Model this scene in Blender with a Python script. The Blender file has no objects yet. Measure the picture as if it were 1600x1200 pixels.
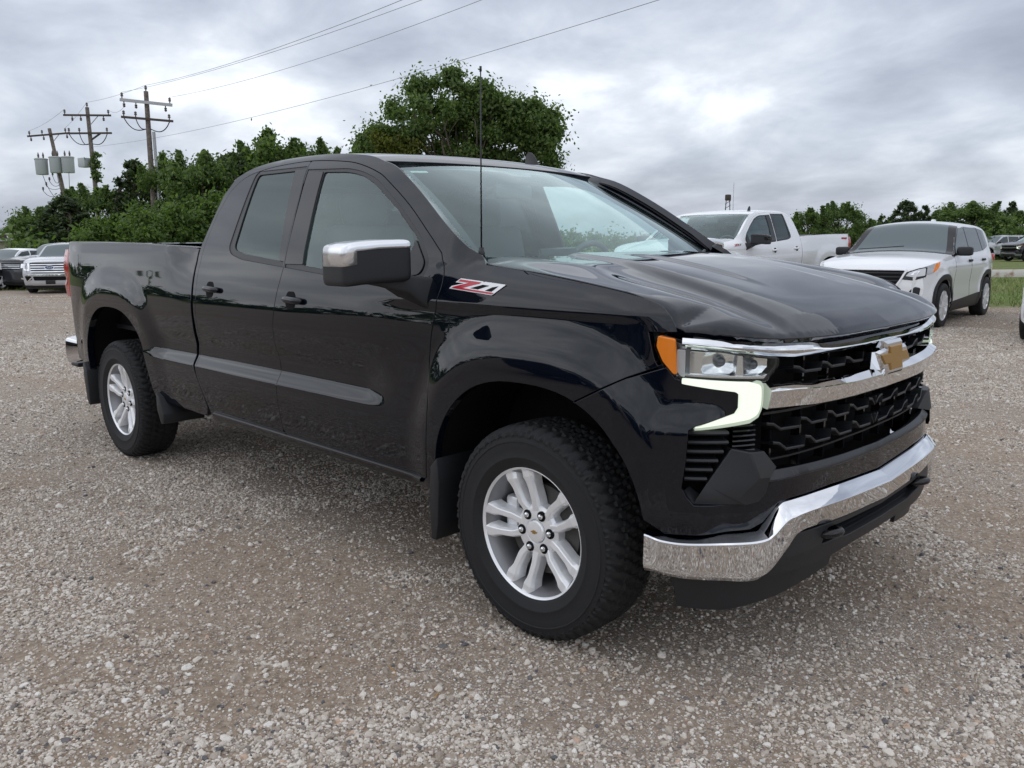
import bpy, bmesh, math, random
import numpy as np
from mathutils import Vector, Matrix, geometry as mgeo
PI = math.pi
rng = np.random.default_rng(11)
scene = bpy.context.scene
COL = scene.collection

# ------------------------------------------------------------------ camera
CAM = Vector((1.935, -3.018, 1.424))
YAW, PITCH, ROLL = math.radians(134.660), math.radians(-9.778), math.radians(-0.409)
cd = bpy.data.cameras.new("camera")
cam = bpy.data.objects.new("camera", cd)
COL.objects.link(cam)
cd.sensor_width = 36.0
cd.lens = 36.0 * 1297.60 / 1600.0
cd.clip_start, cd.clip_end = 0.05, 4000
fw = Vector((math.cos(YAW) * math.cos(PITCH), math.sin(YAW) * math.cos(PITCH), math.sin(PITCH)))
rt = fw.cross(Vector((0, 0, 1))).normalized()
up = rt.cross(fw)
rt2 = rt * math.cos(ROLL) + up * math.sin(ROLL)
up2 = up * math.cos(ROLL) - rt * math.sin(ROLL)
M = Matrix((rt2, up2, -fw)).transposed().to_4x4()
M.translation = CAM
cam.matrix_world = M
scene.camera = cam

# ------------------------------------------------------------------ sun, sky, exposure
SUN_ELEV, SUN_AZ = math.radians(70), math.radians(-105)      # azimuth measured from +X towards +Y
sl = bpy.data.lights.new("sun", 'SUN')
sl.energy, sl.angle, sl.color = 0.62, math.radians(165), (1.0, 0.99, 0.97)
sun = bpy.data.objects.new("sun", sl)
sdir = Vector((math.cos(SUN_AZ) * math.cos(SUN_ELEV), math.sin(SUN_AZ) * math.cos(SUN_ELEV), math.sin(SUN_ELEV)))
sun.rotation_euler = sdir.to_track_quat('Z', 'Y').to_euler()
COL.objects.link(sun)
scene.view_settings.view_transform = 'Standard'
scene.view_settings.look = 'None'
scene.view_settings.exposure = 0.85
scene.view_settings.gamma = 1.0
scene.view_settings.use_curve_mapping = False
scene.render.engine = 'CYCLES'
scene.cycles.max_bounces = 10
scene.cycles.transparent_max_bounces = 24
scene.cycles.use_denoising = True

world = bpy.data.worlds.new("World")
scene.world = world
world.use_nodes = True
nt = world.node_tree
for n in list(nt.nodes):
    nt.nodes.remove(n)
def nd(t, ty, **kw):
    n = t.nodes.new(ty)
    for k, v in kw.items():
        if k.startswith('i_'):
            n.inputs[int(k[2:])].default_value = v
        else:
            setattr(n, k, v)
    return n
def ramp(t, stops, interp='LINEAR'):
    r = t.nodes.new('ShaderNodeValToRGB')
    r.color_ramp.interpolation = interp
    e = r.color_ramp.elements
    while len(e) < len(stops):
        e.new(0.5)
    for k, (p, c) in enumerate(stops):
        e[k].position = p
        e[k].color = (*c, 1) if len(c) == 3 else c
    return r
L = nt.links.new
tc = nd(nt, 'ShaderNodeTexCoord')
sep = nd(nt, 'ShaderNodeSeparateXYZ')
L(tc.outputs['Generated'], sep.inputs[0])
# cloud deck: the view direction meets a flat layer overhead (slightly curved towards the horizon)
zz = nd(nt, 'ShaderNodeMath', operation='MAXIMUM', i_1=0.0)
L(sep.outputs[2], zz.inputs[0])
zp = nd(nt, 'ShaderNodeMath', operation='ADD', i_1=0.30)
L(zz.outputs[0], zp.inputs[0])
dx = nd(nt, 'ShaderNodeMath', operation='DIVIDE')
dy = nd(nt, 'ShaderNodeMath', operation='DIVIDE')
L(sep.outputs[0], dx.inputs[0]); L(zp.outputs[0], dx.inputs[1])
L(sep.outputs[1], dy.inputs[0]); L(zp.outputs[0], dy.inputs[1])
cmb = nd(nt, 'ShaderNodeCombineXYZ')
L(dx.outputs[0], cmb.inputs[0]); L(dy.outputs[0], cmb.inputs[1])
mp = nd(nt, 'ShaderNodeMapping')
mp.inputs['Location'].default_value = (5.7, 2.2, 0)
mp.inputs['Rotation'].default_value = (0, 0, math.radians(35))
mp.inputs['Scale'].default_value = (0.95, 1.1, 1)
L(cmb.outputs[0], mp.inputs[0])
n1 = nd(nt, 'ShaderNodeTexNoise')
n1.inputs['Scale'].default_value = 1.0; n1.inputs['Detail'].default_value = 7; n1.inputs['Roughness'].default_value = 0.5
n1.inputs['Distortion'].default_value = 0.12
n2 = nd(nt, 'ShaderNodeTexNoise')
n2.inputs['Scale'].default_value = 2.6; n2.inputs['Detail'].default_value = 8; n2.inputs['Roughness'].default_value = 0.55
n2.inputs['Distortion'].default_value = 0.25
L(mp.outputs[0], n1.inputs['Vector']); L(mp.outputs[0], n2.inputs['Vector'])
n0 = nd(nt, 'ShaderNodeTexNoise')
n0.inputs['Scale'].default_value = 0.30; n0.inputs['Detail'].default_value = 1
L(mp.outputs[0], n0.inputs['Vector'])
mx0 = nd(nt, 'ShaderNodeMix', data_type='FLOAT')
mx0.inputs[0].default_value = 0.46
L(n1.outputs['Fac'], mx0.inputs[2]); L(n2.outputs['Fac'], mx0.inputs[3])
mx = nd(nt, 'ShaderNodeMix', data_type='FLOAT')
mx.inputs[0].default_value = 0.30
L(mx0.outputs[0], mx.inputs[2]); L(n0.outputs['Fac'], mx.inputs[3])
# sheet cloud tones (multiplied up because the background strength is low)
cr = ramp(nt, [(0.39, (0.245, 0.270, 0.325)), (0.45, (0.315, 0.342, 0.40)), (0.50, (0.405, 0.437, 0.50)), (0.55, (0.53, 0.56, 0.615)), (0.615, (0.80, 0.83, 0.87))])
L(mx.outputs[0], cr.inputs[0])
sky = nd(nt, 'ShaderNodeTexSky', sky_type='NISHITA', sun_disc=False)
sky.sun_elevation, sky.sun_rotation = SUN_ELEV, PI / 2 - SUN_AZ
sky.altitude, sky.air_density, sky.dust_density = 200, 1.0, 2.5
gain = nd(nt, 'ShaderNodeVectorMath', operation='SCALE')
gain.inputs['Scale'].default_value = 8.7
L(cr.outputs[0], gain.inputs[0])
mixc = nd(nt, 'ShaderNodeMix', data_type='RGBA')
mixc.inputs[0].default_value = 0.90
L(sky.outputs[0], mixc.inputs[6]); L(gain.outputs[0], mixc.inputs[7])
bg = nd(nt, 'ShaderNodeBackground')
bg.inputs['Strength'].default_value = 0.1
L(mixc.outputs[2], bg.inputs['Color'])
wo = nd(nt, 'ShaderNodeOutputWorld')
L(bg.outputs[0], wo.inputs['Surface'])

# ------------------------------------------------------------------ materials
MATS = {}
def mat(name, base=(0.5, 0.5, 0.5), rough=0.5, metal=0.0, spec=0.5, coat=0.0, emit=None, estr=0.0, alpha=1.0, coat_rough=0.02):
    m = bpy.data.materials.new(name)
    m.use_nodes = True
    b = m.node_tree.nodes['Principled BSDF']
    b.inputs['Base Color'].default_value = (*base, 1)
    b.inputs['Roughness'].default_value = rough
    b.inputs['Metallic'].default_value = metal
    b.inputs['Specular IOR Level'].default_value = spec
    b.inputs['Coat Weight'].default_value = coat
    b.inputs['Coat Roughness'].default_value = coat_rough
    if emit:
        b.inputs['Emission Color'].default_value = (*emit, 1)
        b.inputs['Emission Strength'].default_value = estr
    MATS[name] = m
    return m
def bsdf(m):
    return m.node_tree.nodes['Principled BSDF']
def noise_color(m, c0, c1, scale=5.0, detail=6, lo=0.35, hi=0.65, coord='Object', rough=0.6):
    t = m.node_tree
    tcn = nd(t, 'ShaderNodeTexCoord')
    n = nd(t, 'ShaderNodeTexNoise')
    n.inputs['Scale'].default_value = scale; n.inputs['Detail'].default_value = detail; n.inputs['Roughness'].default_value = rough
    t.links.new(tcn.outputs[coord], n.inputs['Vector'])
    r = ramp(t, [(lo, c0), (hi, c1)])
    t.links.new(n.outputs['Fac'], r.inputs[0])
    t.links.new(r.outputs[0], bsdf(m).inputs['Base Color'])
    return n
def noise_bump(m, scale=200.0, strength=0.1, dist=0.001, detail=3):
    t = m.node_tree
    tcn = nd(t, 'ShaderNodeTexCoord')
    n = nd(t, 'ShaderNodeTexNoise')
    n.inputs['Scale'].default_value = scale; n.inputs['Detail'].default_value = detail
    b = nd(t, 'ShaderNodeBump')
    b.inputs['Strength'].default_value = strength; b.inputs['Distance'].default_value = dist
    t.links.new(tcn.outputs['Object'], n.inputs['Vector'])
    t.links.new(n.outputs['Fac'], b.inputs['Height'])
    t.links.new(b.outputs[0], bsdf(m).inputs['Normal'])
def glass(name, tint, refl_rough=0.0, ior=1.52, boost=2.0, haze=0.0):
    """thin pane: both faces reflect, the rest passes tinted; film = share of pale diffuse haze added to lighten the pane"""
    m = bpy.data.materials.new(name)
    m.use_nodes = True
    t = m.node_tree
    t.nodes.clear()
    tr = nd(t, 'ShaderNodeBsdfTransparent'); tr.inputs[0].default_value = (*tint, 1)
    gl = nd(t, 'ShaderNodeBsdfGlossy'); gl.inputs['Roughness'].default_value = refl_rough; gl.inputs[0].default_value = (0.84, 0.97, 0.96, 1)
    fr = nd(t, 'ShaderNodeFresnel')
    ge = nd(t, 'ShaderNodeNewGeometry')            # a pane reflects alike from both sides
    ie = nd(t, 'ShaderNodeMapRange'); ie.inputs[3].default_value = ior; ie.inputs[4].default_value = 1 / ior
    t.links.new(ge.outputs['Backfacing'], ie.inputs[0]); t.links.new(ie.outputs[0], fr.inputs[0])
    mu = nd(t, 'ShaderNodeMath', operation='MULTIPLY', use_clamp=True); mu.inputs[1].default_value = boost
    t.links.new(fr.outputs[0], mu.inputs[0])
    base = tr.outputs[0]
    if haze:  # pale teal haze mixed in so the glass reads lighter
        df = nd(t, 'ShaderNodeBsdfDiffuse'); df.inputs[0].default_value = (0.52, 0.70, 0.70, 1)
        tl_ = nd(t, 'ShaderNodeBsdfTranslucent'); tl_.inputs[0].default_value = (0.52, 0.70, 0.70, 1)
        ad = nd(t, 'ShaderNodeMixShader'); ad.inputs[0].default_value = 0.4
        t.links.new(df.outputs[0], ad.inputs[1]); t.links.new(tl_.outputs[0], ad.inputs[2])
        mf = nd(t, 'ShaderNodeMixShader'); mf.inputs[0].default_value = haze
        t.links.new(tr.outputs[0], mf.inputs[1]); t.links.new(ad.outputs[0], mf.inputs[2])
        base = mf.outputs[0]
    ms = nd(t, 'ShaderNodeMixShader')
    t.links.new(mu.outputs[0], ms.inputs[0]); t.links.new(base, ms.inputs[1]); t.links.new(gl.outputs[0], ms.inputs[2])
    o = nd(t, 'ShaderNodeOutputMaterial'); t.links.new(ms.outputs[0], o.inputs[0])
    MATS[name] = m
    return m

black_paint = mat('black_paint', (0.0024, 0.0042, 0.0090), 0.025, 0, 0.5, coat=0.0, coat_rough=0.02)
noise_bump(black_paint, 3.0, 0.03, 0.004, 2)
satin_black = mat('satin_black', (0.012, 0.013, 0.016), 0.42)
trim_black = mat('trim_black_plastic', (0.012, 0.013, 0.016), 0.5)
noise_bump(trim_black, 900, 0.15, 0.0006, 2)
gloss_black = mat('gloss_black', (0.006, 0.006, 0.008), 0.08)
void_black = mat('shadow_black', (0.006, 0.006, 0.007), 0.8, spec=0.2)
chrome = mat('chrome', (0.80, 0.81, 0.83), 0.035, 1.0)
silver = mat('wheel_silver', (0.90, 0.91, 0.925), 0.30, 0.35)
satin_chrome = mat('satin_chrome', (0.86, 0.87, 0.89), 0.22, 0.8)
dark_silver = mat('dark_silver', (0.25, 0.25, 0.26), 0.4, 0.7)
brake_iron = mat('brake_iron', (0.10, 0.095, 0.09), 0.55, 0.5)
rubber = mat('tyre_rubber', (0.017, 0.0175, 0.019), 0.72, spec=0.35)
noise_bump(rubber, 350, 0.2, 0.001, 3)
white_paint = mat('white_paint', (0.84, 0.85, 0.865), 0.12, 0, 0.5, coat=0.4)
grey_paint = mat('graphite_paint', (0.045, 0.05, 0.058), 0.12, 0.3, 0.5, coat=0.4)
silver_paint = mat('silver_paint', (0.50, 0.51, 0.53), 0.2, 0.4, 0.5, coat=0.4)
dark_paint = mat('dark_slate_paint', (0.016, 0.018, 0.024), 0.12, 0.2, 0.5, coat=0.4)
amber = mat('amber_lens', (1.0, 0.27, 0.02), 0.25, coat=0.3)
red_lens = mat('red_lens', (0.42, 0.012, 0.018), 0.12, coat=0.5)
clear_white = mat('drl_light', (0.22, 0.24, 0.21), 0.25, emit=(0.91, 1.0, 0.85), estr=0.52)
drl_dim = mat('drl_side_lens', (0.30, 0.34, 0.29), 0.2, emit=(0.87, 1.0, 0.79), estr=0.20)
reflector = mat('headlamp_reflector', (0.90, 0.91, 0.92), 0.12, 0.9)
lamp_grey = mat('headlamp_bezel', (0.62, 0.63, 0.65), 0.25, 0.3)
gold = mat('gold_emblem', (0.43, 0.26, 0.085), 0.35, 0.5)
red_badge = mat('red_badge', (0.45, 0.010, 0.03), 0.25, coat=0.3)
white_badge = mat('white_badge', (0.80, 0.80, 0.82), 0.2)
seat_cloth = mat('seat_cloth', (0.13, 0.135, 0.14), 0.85)
headliner = mat('headliner', (0.38, 0.39, 0.38), 0.9)
dash_mat = mat('dash_plastic', (0.10, 0.105, 0.11), 0.6)
clear_glass = glass('green_tint_glass', (0.78, 0.93, 0.90), 0.0, 1.52, 1.6, 0.03)
screen_glass = glass('windscreen_glass', (0.80, 0.95, 0.92), 0.0, 1.52, 1.45, 0.03)
privacy_glass = glass('privacy_glass', (0.05, 0.05, 0.058), 0.0, 1.52, 1.15, 0.015)
lens_glass = glass('lens_glass', (0.93, 0.95, 0.95), 0.0, 1.5, 1.0)
far_glass = mat('far_window_glass', (0.045, 0.060, 0.064), 0.04, spec=0.5)

far_screen = mat('far_windscreen_glass', (0.10, 0.128, 0.137), 0.04, spec=0.5)

# ------------------------------------------------------------------ scene helpers
def tag(o, label=None, cat=None, group=None, kind=None):
    if label: o['label'] = label
    if cat: o['category'] = cat
    if group: o['group'] = group
    if kind: o['kind'] = kind
    return o
def empty(name, loc=(0, 0, 0), rz=0.0, label=None, cat=None, group=None, scale=1.0):
    o = bpy.data.objects.new(name, None)
    COL.objects.link(o)
    o.location = loc
    o.rotation_euler = (0, 0, rz)
    o.scale = (scale,) * 3
    o.empty_display_size = 0.2
    return tag(o, label, cat, group)
def mk(name, V, Fc, m, parent=None, N=None, smooth=True, mi=None):
    me = bpy.data.meshes.new(name)
    V = np.asarray(V, float)
    me.from_pydata(V.tolist(), [], [list(map(int, f)) for f in Fc])
    for q in (m if isinstance(m, (list, tuple)) else [m]):
        me.materials.append(q)
    if mi is not None:
        me.polygons.foreach_set('material_index', np.asarray(mi, dtype=np.int32))
    me.polygons.foreach_set('use_smooth', np.full(len(me.polygons), bool(smooth)))
    me.update()
    if N is not None:
        me.normals_split_custom_set_from_vertices([tuple(n) for n in N])
    o = bpy.data.objects.new(name, me)
    COL.objects.link(o)
    if parent is not None:
        o.parent = parent
    return o
def mk_auto(name, V, Fc, m, parent=None, angle=35, mi=None):
    """smooth shading with hard edges sharper than angle"""
    o = mk(name, V, Fc, m, parent, None, True, mi)
    o.data.set_sharp_from_angle(angle=math.radians(angle))
    return o
def bm_obj(name, bm, m, parent=None, angle=35):
    me = bpy.data.meshes.new(name)
    bm.normal_update()
    bm.to_mesh(me)
    bm.free()
    for q in (m if isinstance(m, (list, tuple)) else [m]):
        me.materials.append(q)
    me.polygons.foreach_set('use_smooth', np.full(len(me.polygons), True))
    me.set_sharp_from_angle(angle=math.radians(angle))
    o = bpy.data.objects.new(name, me)
    COL.objects.link(o)
    if parent is not None:
        o.parent = parent
    return o
def join(parts):
    V, Fc, N = [], [], []
    k = 0
    for p in parts:
        V.append(np.asarray(p[0], float)); Fc += [[i + k for i in f] for f in p[1]]
        if len(p) > 2 and p[2] is not None: N.append(p[2])
        k += len(p[0])
    return np.vstack(V), Fc, (np.vstack(N) if len(N) == len(parts) else None)
def mirror(p):
    V = np.asarray(p[0], float) * [1, -1, 1]
    Fc = [list(f)[::-1] for f in p[1]]
    N = None if len(p) < 3 or p[2] is None else np.asarray(p[2]) * [1, -1, 1]
    return V, Fc, N
def box_vf(c, s, rot=None):
    c, s = np.asarray(c, float), np.asarray(s, float) / 2
    V = np.array([[x, y, z] for x in (-1, 1) for y in (-1, 1) for z in (-1, 1)], float) * s
    if rot is not None:
        V = V @ np.array(Matrix.Rotation(rot[1], 3, rot[0])).T
    return V + c, [[0, 1, 3, 2], [4, 6, 7, 5], [0, 4, 5, 1], [2, 3, 7, 6], [0, 2, 6, 4], [1, 5, 7, 3]]
def rbox(name, c, s, bev, m, parent=None, rot=None, seg=2):
    bm = bmesh.new()
    V, Fc = box_vf((0, 0, 0), s)
    vs = [bm.verts.new(v) for v in V]
    for f in Fc: bm.faces.new([vs[i] for i in f])
    bmesh.ops.recalc_face_normals(bm, faces=bm.faces)
    if bev > 0:
        bmesh.ops.bevel(bm, geom=list(bm.edges), offset=bev, segments=seg, profile=0.5, affect='EDGES')
    Mx = Matrix.Translation(c)
    if rot is not None:
        Mx = Mx @ Matrix.Rotation(rot[1], 4, rot[0])
    bm.transform(Mx)
    return bm_obj(name, bm, m, parent)
def tube_vf(pts, r, n=8, caps=True, flat=None):
    pts = [np.asarray(p, float) for p in pts]
    V, Fc = [], []
    ref = np.array([0, 0, 1.0])
    for i, p in enumerate(pts):
        a = pts[max(i - 1, 0)]; b = pts[min(i + 1, len(pts) - 1)]
        t = b - a; t = t / (np.linalg.norm(t) + 1e-12)
        rf = ref if abs(t @ ref) < 0.95 else np.array([1.0, 0, 0])
        u = np.cross(t, rf); u /= np.linalg.norm(u)
        w = np.cross(u, t)
        rr = r[i] if isinstance(r, (list, tuple, np.ndarray)) else r
        for k in range(n):
            a_ = 2 * PI * k / n
            V.append(p + rr * (math.cos(a_) * u + math.sin(a_) * w * (flat or 1)))
    for i in range(len(pts) - 1):
        for k in range(n):
            Fc.append([i * n + k, i * n + (k + 1) % n, (i + 1) * n + (k + 1) % n, (i + 1) * n + k])
    if caps:
        Fc.append(list(range(n))[::-1]); Fc.append([(len(pts) - 1) * n + k for k in range(n)])
    return np.array(V), Fc
def lathe_vf(prof, n=32, axis='y', close=False):
    """prof: list of (a, r): a along the axis, r radius"""
    V, Fc = [], []
    m = len(prof)
    for k in range(n):
        t = 2 * PI * k / n
        for a, r in prof:
            if axis == 'y': V.append((r * math.cos(t), a, r * math.sin(t)))
            else: V.append((r * math.cos(t), r * math.sin(t), a))
    for k in range(n):
        for j in range(m - 1):
            q = [k * m + j, k * m + j + 1, ((k + 1) % n) * m + j + 1, ((k + 1) % n) * m + j]
            Fc.append(q if axis == 'y' else q[::-1])
    return np.array(V), Fc
def dense(loop, res):
    loop = np.asarray(loop, float)
    out = []
    for a, b in zip(loop, np.roll(loop, -1, 0)):
        k = max(1, int(math.ceil(np.linalg.norm(b - a) / res)))
        for i in range(k): out.append(a + (b - a) * i / k)
    return np.array(out)
def rnd(loop, r, n=4, only=None):
    """round the corners of a polygon"""
    P = [np.asarray(p, float) for p in loop]
    out = []
    for i, p in enumerate(P):
        rr = r if not isinstance(r, (list, tuple)) else r[i]
        a, b = P[i - 1], P[(i + 1) % len(P)]
        la, lb = np.linalg.norm(a - p), np.linalg.norm(b - p)
        if rr <= 0 or (only is not None and i not in only):
            out.append(p); continue
        d = min(rr, la * 0.48, lb * 0.48)
        p0 = p + (a - p) / la * d; p1 = p + (b - p) / lb * d
        for k in range(n + 1):
            t = k / n
            out.append((1 - t) ** 2 * p0 + 2 * t * (1 - t) * p + t * t * p1)
    return np.array(out)
def smooth_line(pts, n=6):
    """Catmull-Rom through open points"""
    P = np.asarray(pts, float)
    Q = np.vstack([2 * P[0] - P[1], P, 2 * P[-1] - P[-2]])
    out = []
    for i in range(len(P) - 1):
        a, b, c, d = Q[i:i + 4]
        for k in range(n):
            t = k / n
            out.append(0.5 * (2 * b + (c - a) * t + (2 * a - 5 * b + 4 * c - d) * t * t + (3 * b - a - 3 * c + d) * t ** 3))
    out.append(P[-1])
    return np.array(out)
def ccw(loop):
    loop = np.asarray(loop, float)
    x, y = loop[:, 0], loop[:, 1]
    return loop if np.sum(x * np.roll(y, -1) - np.roll(x, -1) * y) > 0 else loop[::-1]
def off2(loop, d):
    """offset a polygon outwards by d (miter, CCW)"""
    P = ccw(loop)
    e = np.roll(P, -1, 0) - P
    n = np.stack([e[:, 1], -e[:, 0]], -1); n /= (np.linalg.norm(n, axis=1, keepdims=True) + 1e-12)
    m = n + np.roll(n, 1, 0)
    k = 1 + np.sum(n * np.roll(n, 1, 0), -1, keepdims=True)
    return P + d * m / np.maximum(k, 0.5)
def inpoly(pts, loop):
    x, y = pts[:, 0], pts[:, 1]
    r = np.zeros(len(pts), bool)
    a = loop; b = np.roll(loop, -1, 0)
    for (x0, y0), (x1, y1) in zip(a, b):
        c = (y0 > y) != (y1 > y)
        if y1 != y0:
            r ^= c & (x < (x1 - x0) * (y - y0) / (y1 - y0) + x0)
    return r
def panel(loop, mapf, holes=(), res=0.03, thick=0.02, edge=0.003, rows=(), out=1.0, bres=None):
    """sheet-metal panel: polygon in (u, v), mapped to 3-D, rounded edge and return flange. -> V, F, N"""
    bres = bres or res * 0.8
    loops = [dense(ccw(loop), bres)] + [dense(ccw(h)[::-1], bres) for h in holes]
    B = np.vstack(loops)
    edges = []
    k = 0
    for l in loops:
        n = len(l)
        edges += [(k + i, k + (i + 1) % n) for i in range(n)]
        k += n
    lo, hi = loops[0].min(0), loops[0].max(0)
    gx = np.arange(lo[0], hi[0] + res, res); gy = np.arange(lo[1], hi[1] + res, res * 0.87)
    G = [np.stack([gx + (res / 2 if j % 2 else 0), np.full(len(gx), y)], -1) for j, y in enumerate(gy)]
    for rz in rows:
        if lo[1] < rz < hi[1]:
            gx2 = np.arange(lo[0], hi[0], res)
            G.insert(0, np.stack([gx2, np.full(len(gx2), rz)], -1))
    G = np.vstack(G)
    ok = inpoly(G, loops[0])
    for l in loops[1:]: ok &= ~inpoly(G, l)
    G = G[ok]
    if len(G):
        dmin = np.full(len(G), 1e9)
        for i in range(0, len(B), 200):
            dmin = np.minimum(dmin, np.min(((G[:, None, :] - B[None, i:i + 200, :]) ** 2).sum(-1), 1))
        G = G[dmin > (0.45 * min(res, bres)) ** 2]
        if len(rows):
            keep = np.ones(len(G), bool)
            isrow = np.isin(np.round(G[:, 1], 6), np.round(rows, 6))
            for rz in rows:
                keep &= isrow | (np.abs(G[:, 1] - rz) > res * 0.35)
            G = G[keep]
    pts = np.vstack([B, G]) if len(G) else B
    vo, eo, fo, *_ = mgeo.delaunay_2d_cdt([Vector(p) for p in pts], edges, [], 0, 1e-6)
    UV = np.array([(v.x, v.y) for v in vo])
    T = np.array([f for f in fo if len(f) == 3])
    c = UV[T].mean(1)
    ok = inpoly(c, loops[0])
    for l in loops[1:]: ok &= ~inpoly(c, l)
    T = T[ok]
    a2 = UV[T]
    ar = (a2[:, 1, 0] - a2[:, 0, 0]) * (a2[:, 2, 1] - a2[:, 0, 1]) - (a2[:, 2, 0] - a2[:, 0, 0]) * (a2[:, 1, 1] - a2[:, 0, 1])
    T = T[np.abs(ar) > 1e-10]; ar = ar[np.abs(ar) > 1e-10]
    T[ar < 0] = T[ar < 0][:, ::-1]
    used = np.unique(T); rm = np.full(len(UV), -1); rm[used] = np.arange(len(used))
    UV = UV[used]; T = rm[T]
    P = mapf(UV)
    h = 1e-3
    Pu = (mapf(UV + [h, 0]) - mapf(UV - [h, 0])) / (2 * h)
    Pv = (mapf(UV + [0, h]) - mapf(UV - [0, h])) / (2 * h)
    N = np.cross(Pu, Pv) * out
    N /= np.linalg.norm(N, axis=1, keepdims=True) + 1e-12
    # boundary
    ed = {}
    for t in T:
        for i in range(3):
            a, b = t[i], t[(i + 1) % 3]
            if (b, a) in ed: del ed[(b, a)]
            else: ed[(a, b)] = 1
    on = np.zeros_like(UV)
    for a, b in ed:
        e = UV[b] - UV[a]; n = np.array([e[1], -e[0]]); n /= np.linalg.norm(n) + 1e-12
        on[a] += n; on[b] += n
    bi = sorted({i for e in ed for i in e})
    idx = {v: i for i, v in enumerate(bi)}
    o2 = on[bi]; o2 /= np.linalg.norm(o2, axis=1, keepdims=True) + 1e-12
    O = Pu[bi] * o2[:, :1] + Pv[bi] * o2[:, 1:]
    O /= np.linalg.norm(O, axis=1, keepdims=True) + 1e-12
    nb, n0 = len(bi), len(P)
    R1 = P[bi] + O * edge - N[bi] * edge
    R2 = R1 - N[bi] * thick
    V = np.vstack([P, R1, R2]); NN = np.vstack([N, O, O])
    Fc = T.tolist()
    if out < 0: Fc = [f[::-1] for f in Fc]
    for a, b in ed:
        ia, ib = idx[a], idx[b]
        q1 = [b, a, n0 + ia, n0 + ib]; q2 = [n0 + ib, n0 + ia, n0 + nb + ia, n0 + nb + ib]
        Fc.append(q1 if out > 0 else q1[::-1]); Fc.append(q2 if out > 0 else q2[::-1])
    return V, Fc, NN
def prism(loop, y0, y1, mapf, bev=0.0):
    """solid from a polygon in (u,v) with a third coordinate w0..w1: mapf(u,v,w)"""
    P = ccw(loop); n = len(P)
    V, Fc = [], []
    rings = [(y0, 0)]
    if bev > 0:
        rings += [(y1 - bev, 0), (y1, -bev)]
    else: rings += [(y1, 0)]
    for w, o in rings:
        Q = off2(P, o) if o else P
        V += [mapf(a, b, w) for a, b in Q]
    for r in range(len(rings) - 1):
        for i in range(n):
            j = (i + 1) % n
            Fc.append([r * n + i, r * n + j, (r + 1) * n + j, (r + 1) * n + i])
    top = [(len(rings) - 1) * n + i for i in range(n)]
    tri = mgeo.tessellate_polygon([[Vector((*p, 0)) for p in (off2(P, -bev) if bev else P)]])
    Fc += [[top[i] for i in t] for t in tri]
    Fc += [[t[i] for i in (2, 1, 0)] for t in tri]
    return np.array(V), Fc
def fixn(o):
    bm = bmesh.new(); bm.from_mesh(o.data)
    bmesh.ops.recalc_face_normals(bm, faces=bm.faces)
    bm.to_mesh(o.data); bm.free()
    return o
def copy_tree(o, parent=None, swap=None, skip=()):
    c = o.copy(); COL.objects.link(c)
    c.parent = parent
    if swap and c.type == 'MESH':
        for i, s in enumerate(c.material_slots):
            nm = s.material.name if s.material else ''
            if nm in swap:
                s.link = 'OBJECT'; s.material = swap[nm]
    for ch in list(o.children):
        if ch.name.split('.')[0] in skip: continue
        copy_tree(ch, c, swap, skip)
    return c
def pchip_slopes(x,y):
    # x (...,K), y (...,K)
    h=np.diff(x,axis=-1);d=np.diff(y,axis=-1)/h
    m=np.zeros_like(y)
    a,b=d[...,:-1],d[...,1:]
    ok=(a*b)>0
    w1=2*h[...,1:]+h[...,:-1];w2=h[...,1:]+2*h[...,:-1]
    with np.errstate(all='ignore'):
        mm=(w1+w2)/(w1/a+w2/b)
    m[...,1:-1]=np.where(ok,mm,0)
    m[...,0]=d[...,0];m[...,-1]=d[...,-1]
    return m
def herm(x,y,q):
    x=np.asarray(x,float);y=np.asarray(y,float)
    if x.ndim==1:
        q=np.asarray(q,float);sh=q.shape;q=q.ravel()
        m=pchip_slopes(x,y);i=np.clip(np.searchsorted(x,q)-1,0,len(x)-2)
        x0,x1,y0,y1,m0,m1=x[i],x[i+1],y[i],y[i+1],m[i],m[i+1]
    else:
        m=pchip_slopes(x,y);i=np.clip((q[:,None]>=x).sum(1)-1,0,x.shape[1]-2)
        r=np.arange(len(q))
        x0,x1,y0,y1,m0,m1=x[r,i],x[r,i+1],y[r,i],y[r,i+1],m[r,i],m[r,i+1];sh=q.shape
    h=x1-x0;t=(q-x0)/h
    lo=t<0;hi=t>1;tc=np.clip(t,0,1)
    v=(2*tc**3-3*tc**2+1)*y0+(tc**3-2*tc**2+tc)*h*m0+(-2*tc**3+3*tc**2)*y1+(tc**3-tc**2)*h*m1
    v=np.where(lo,y0+m0*(q-x0),v);v=np.where(hi,y1+m1*(q-x1),v)
    return v.reshape(sh)
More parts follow.
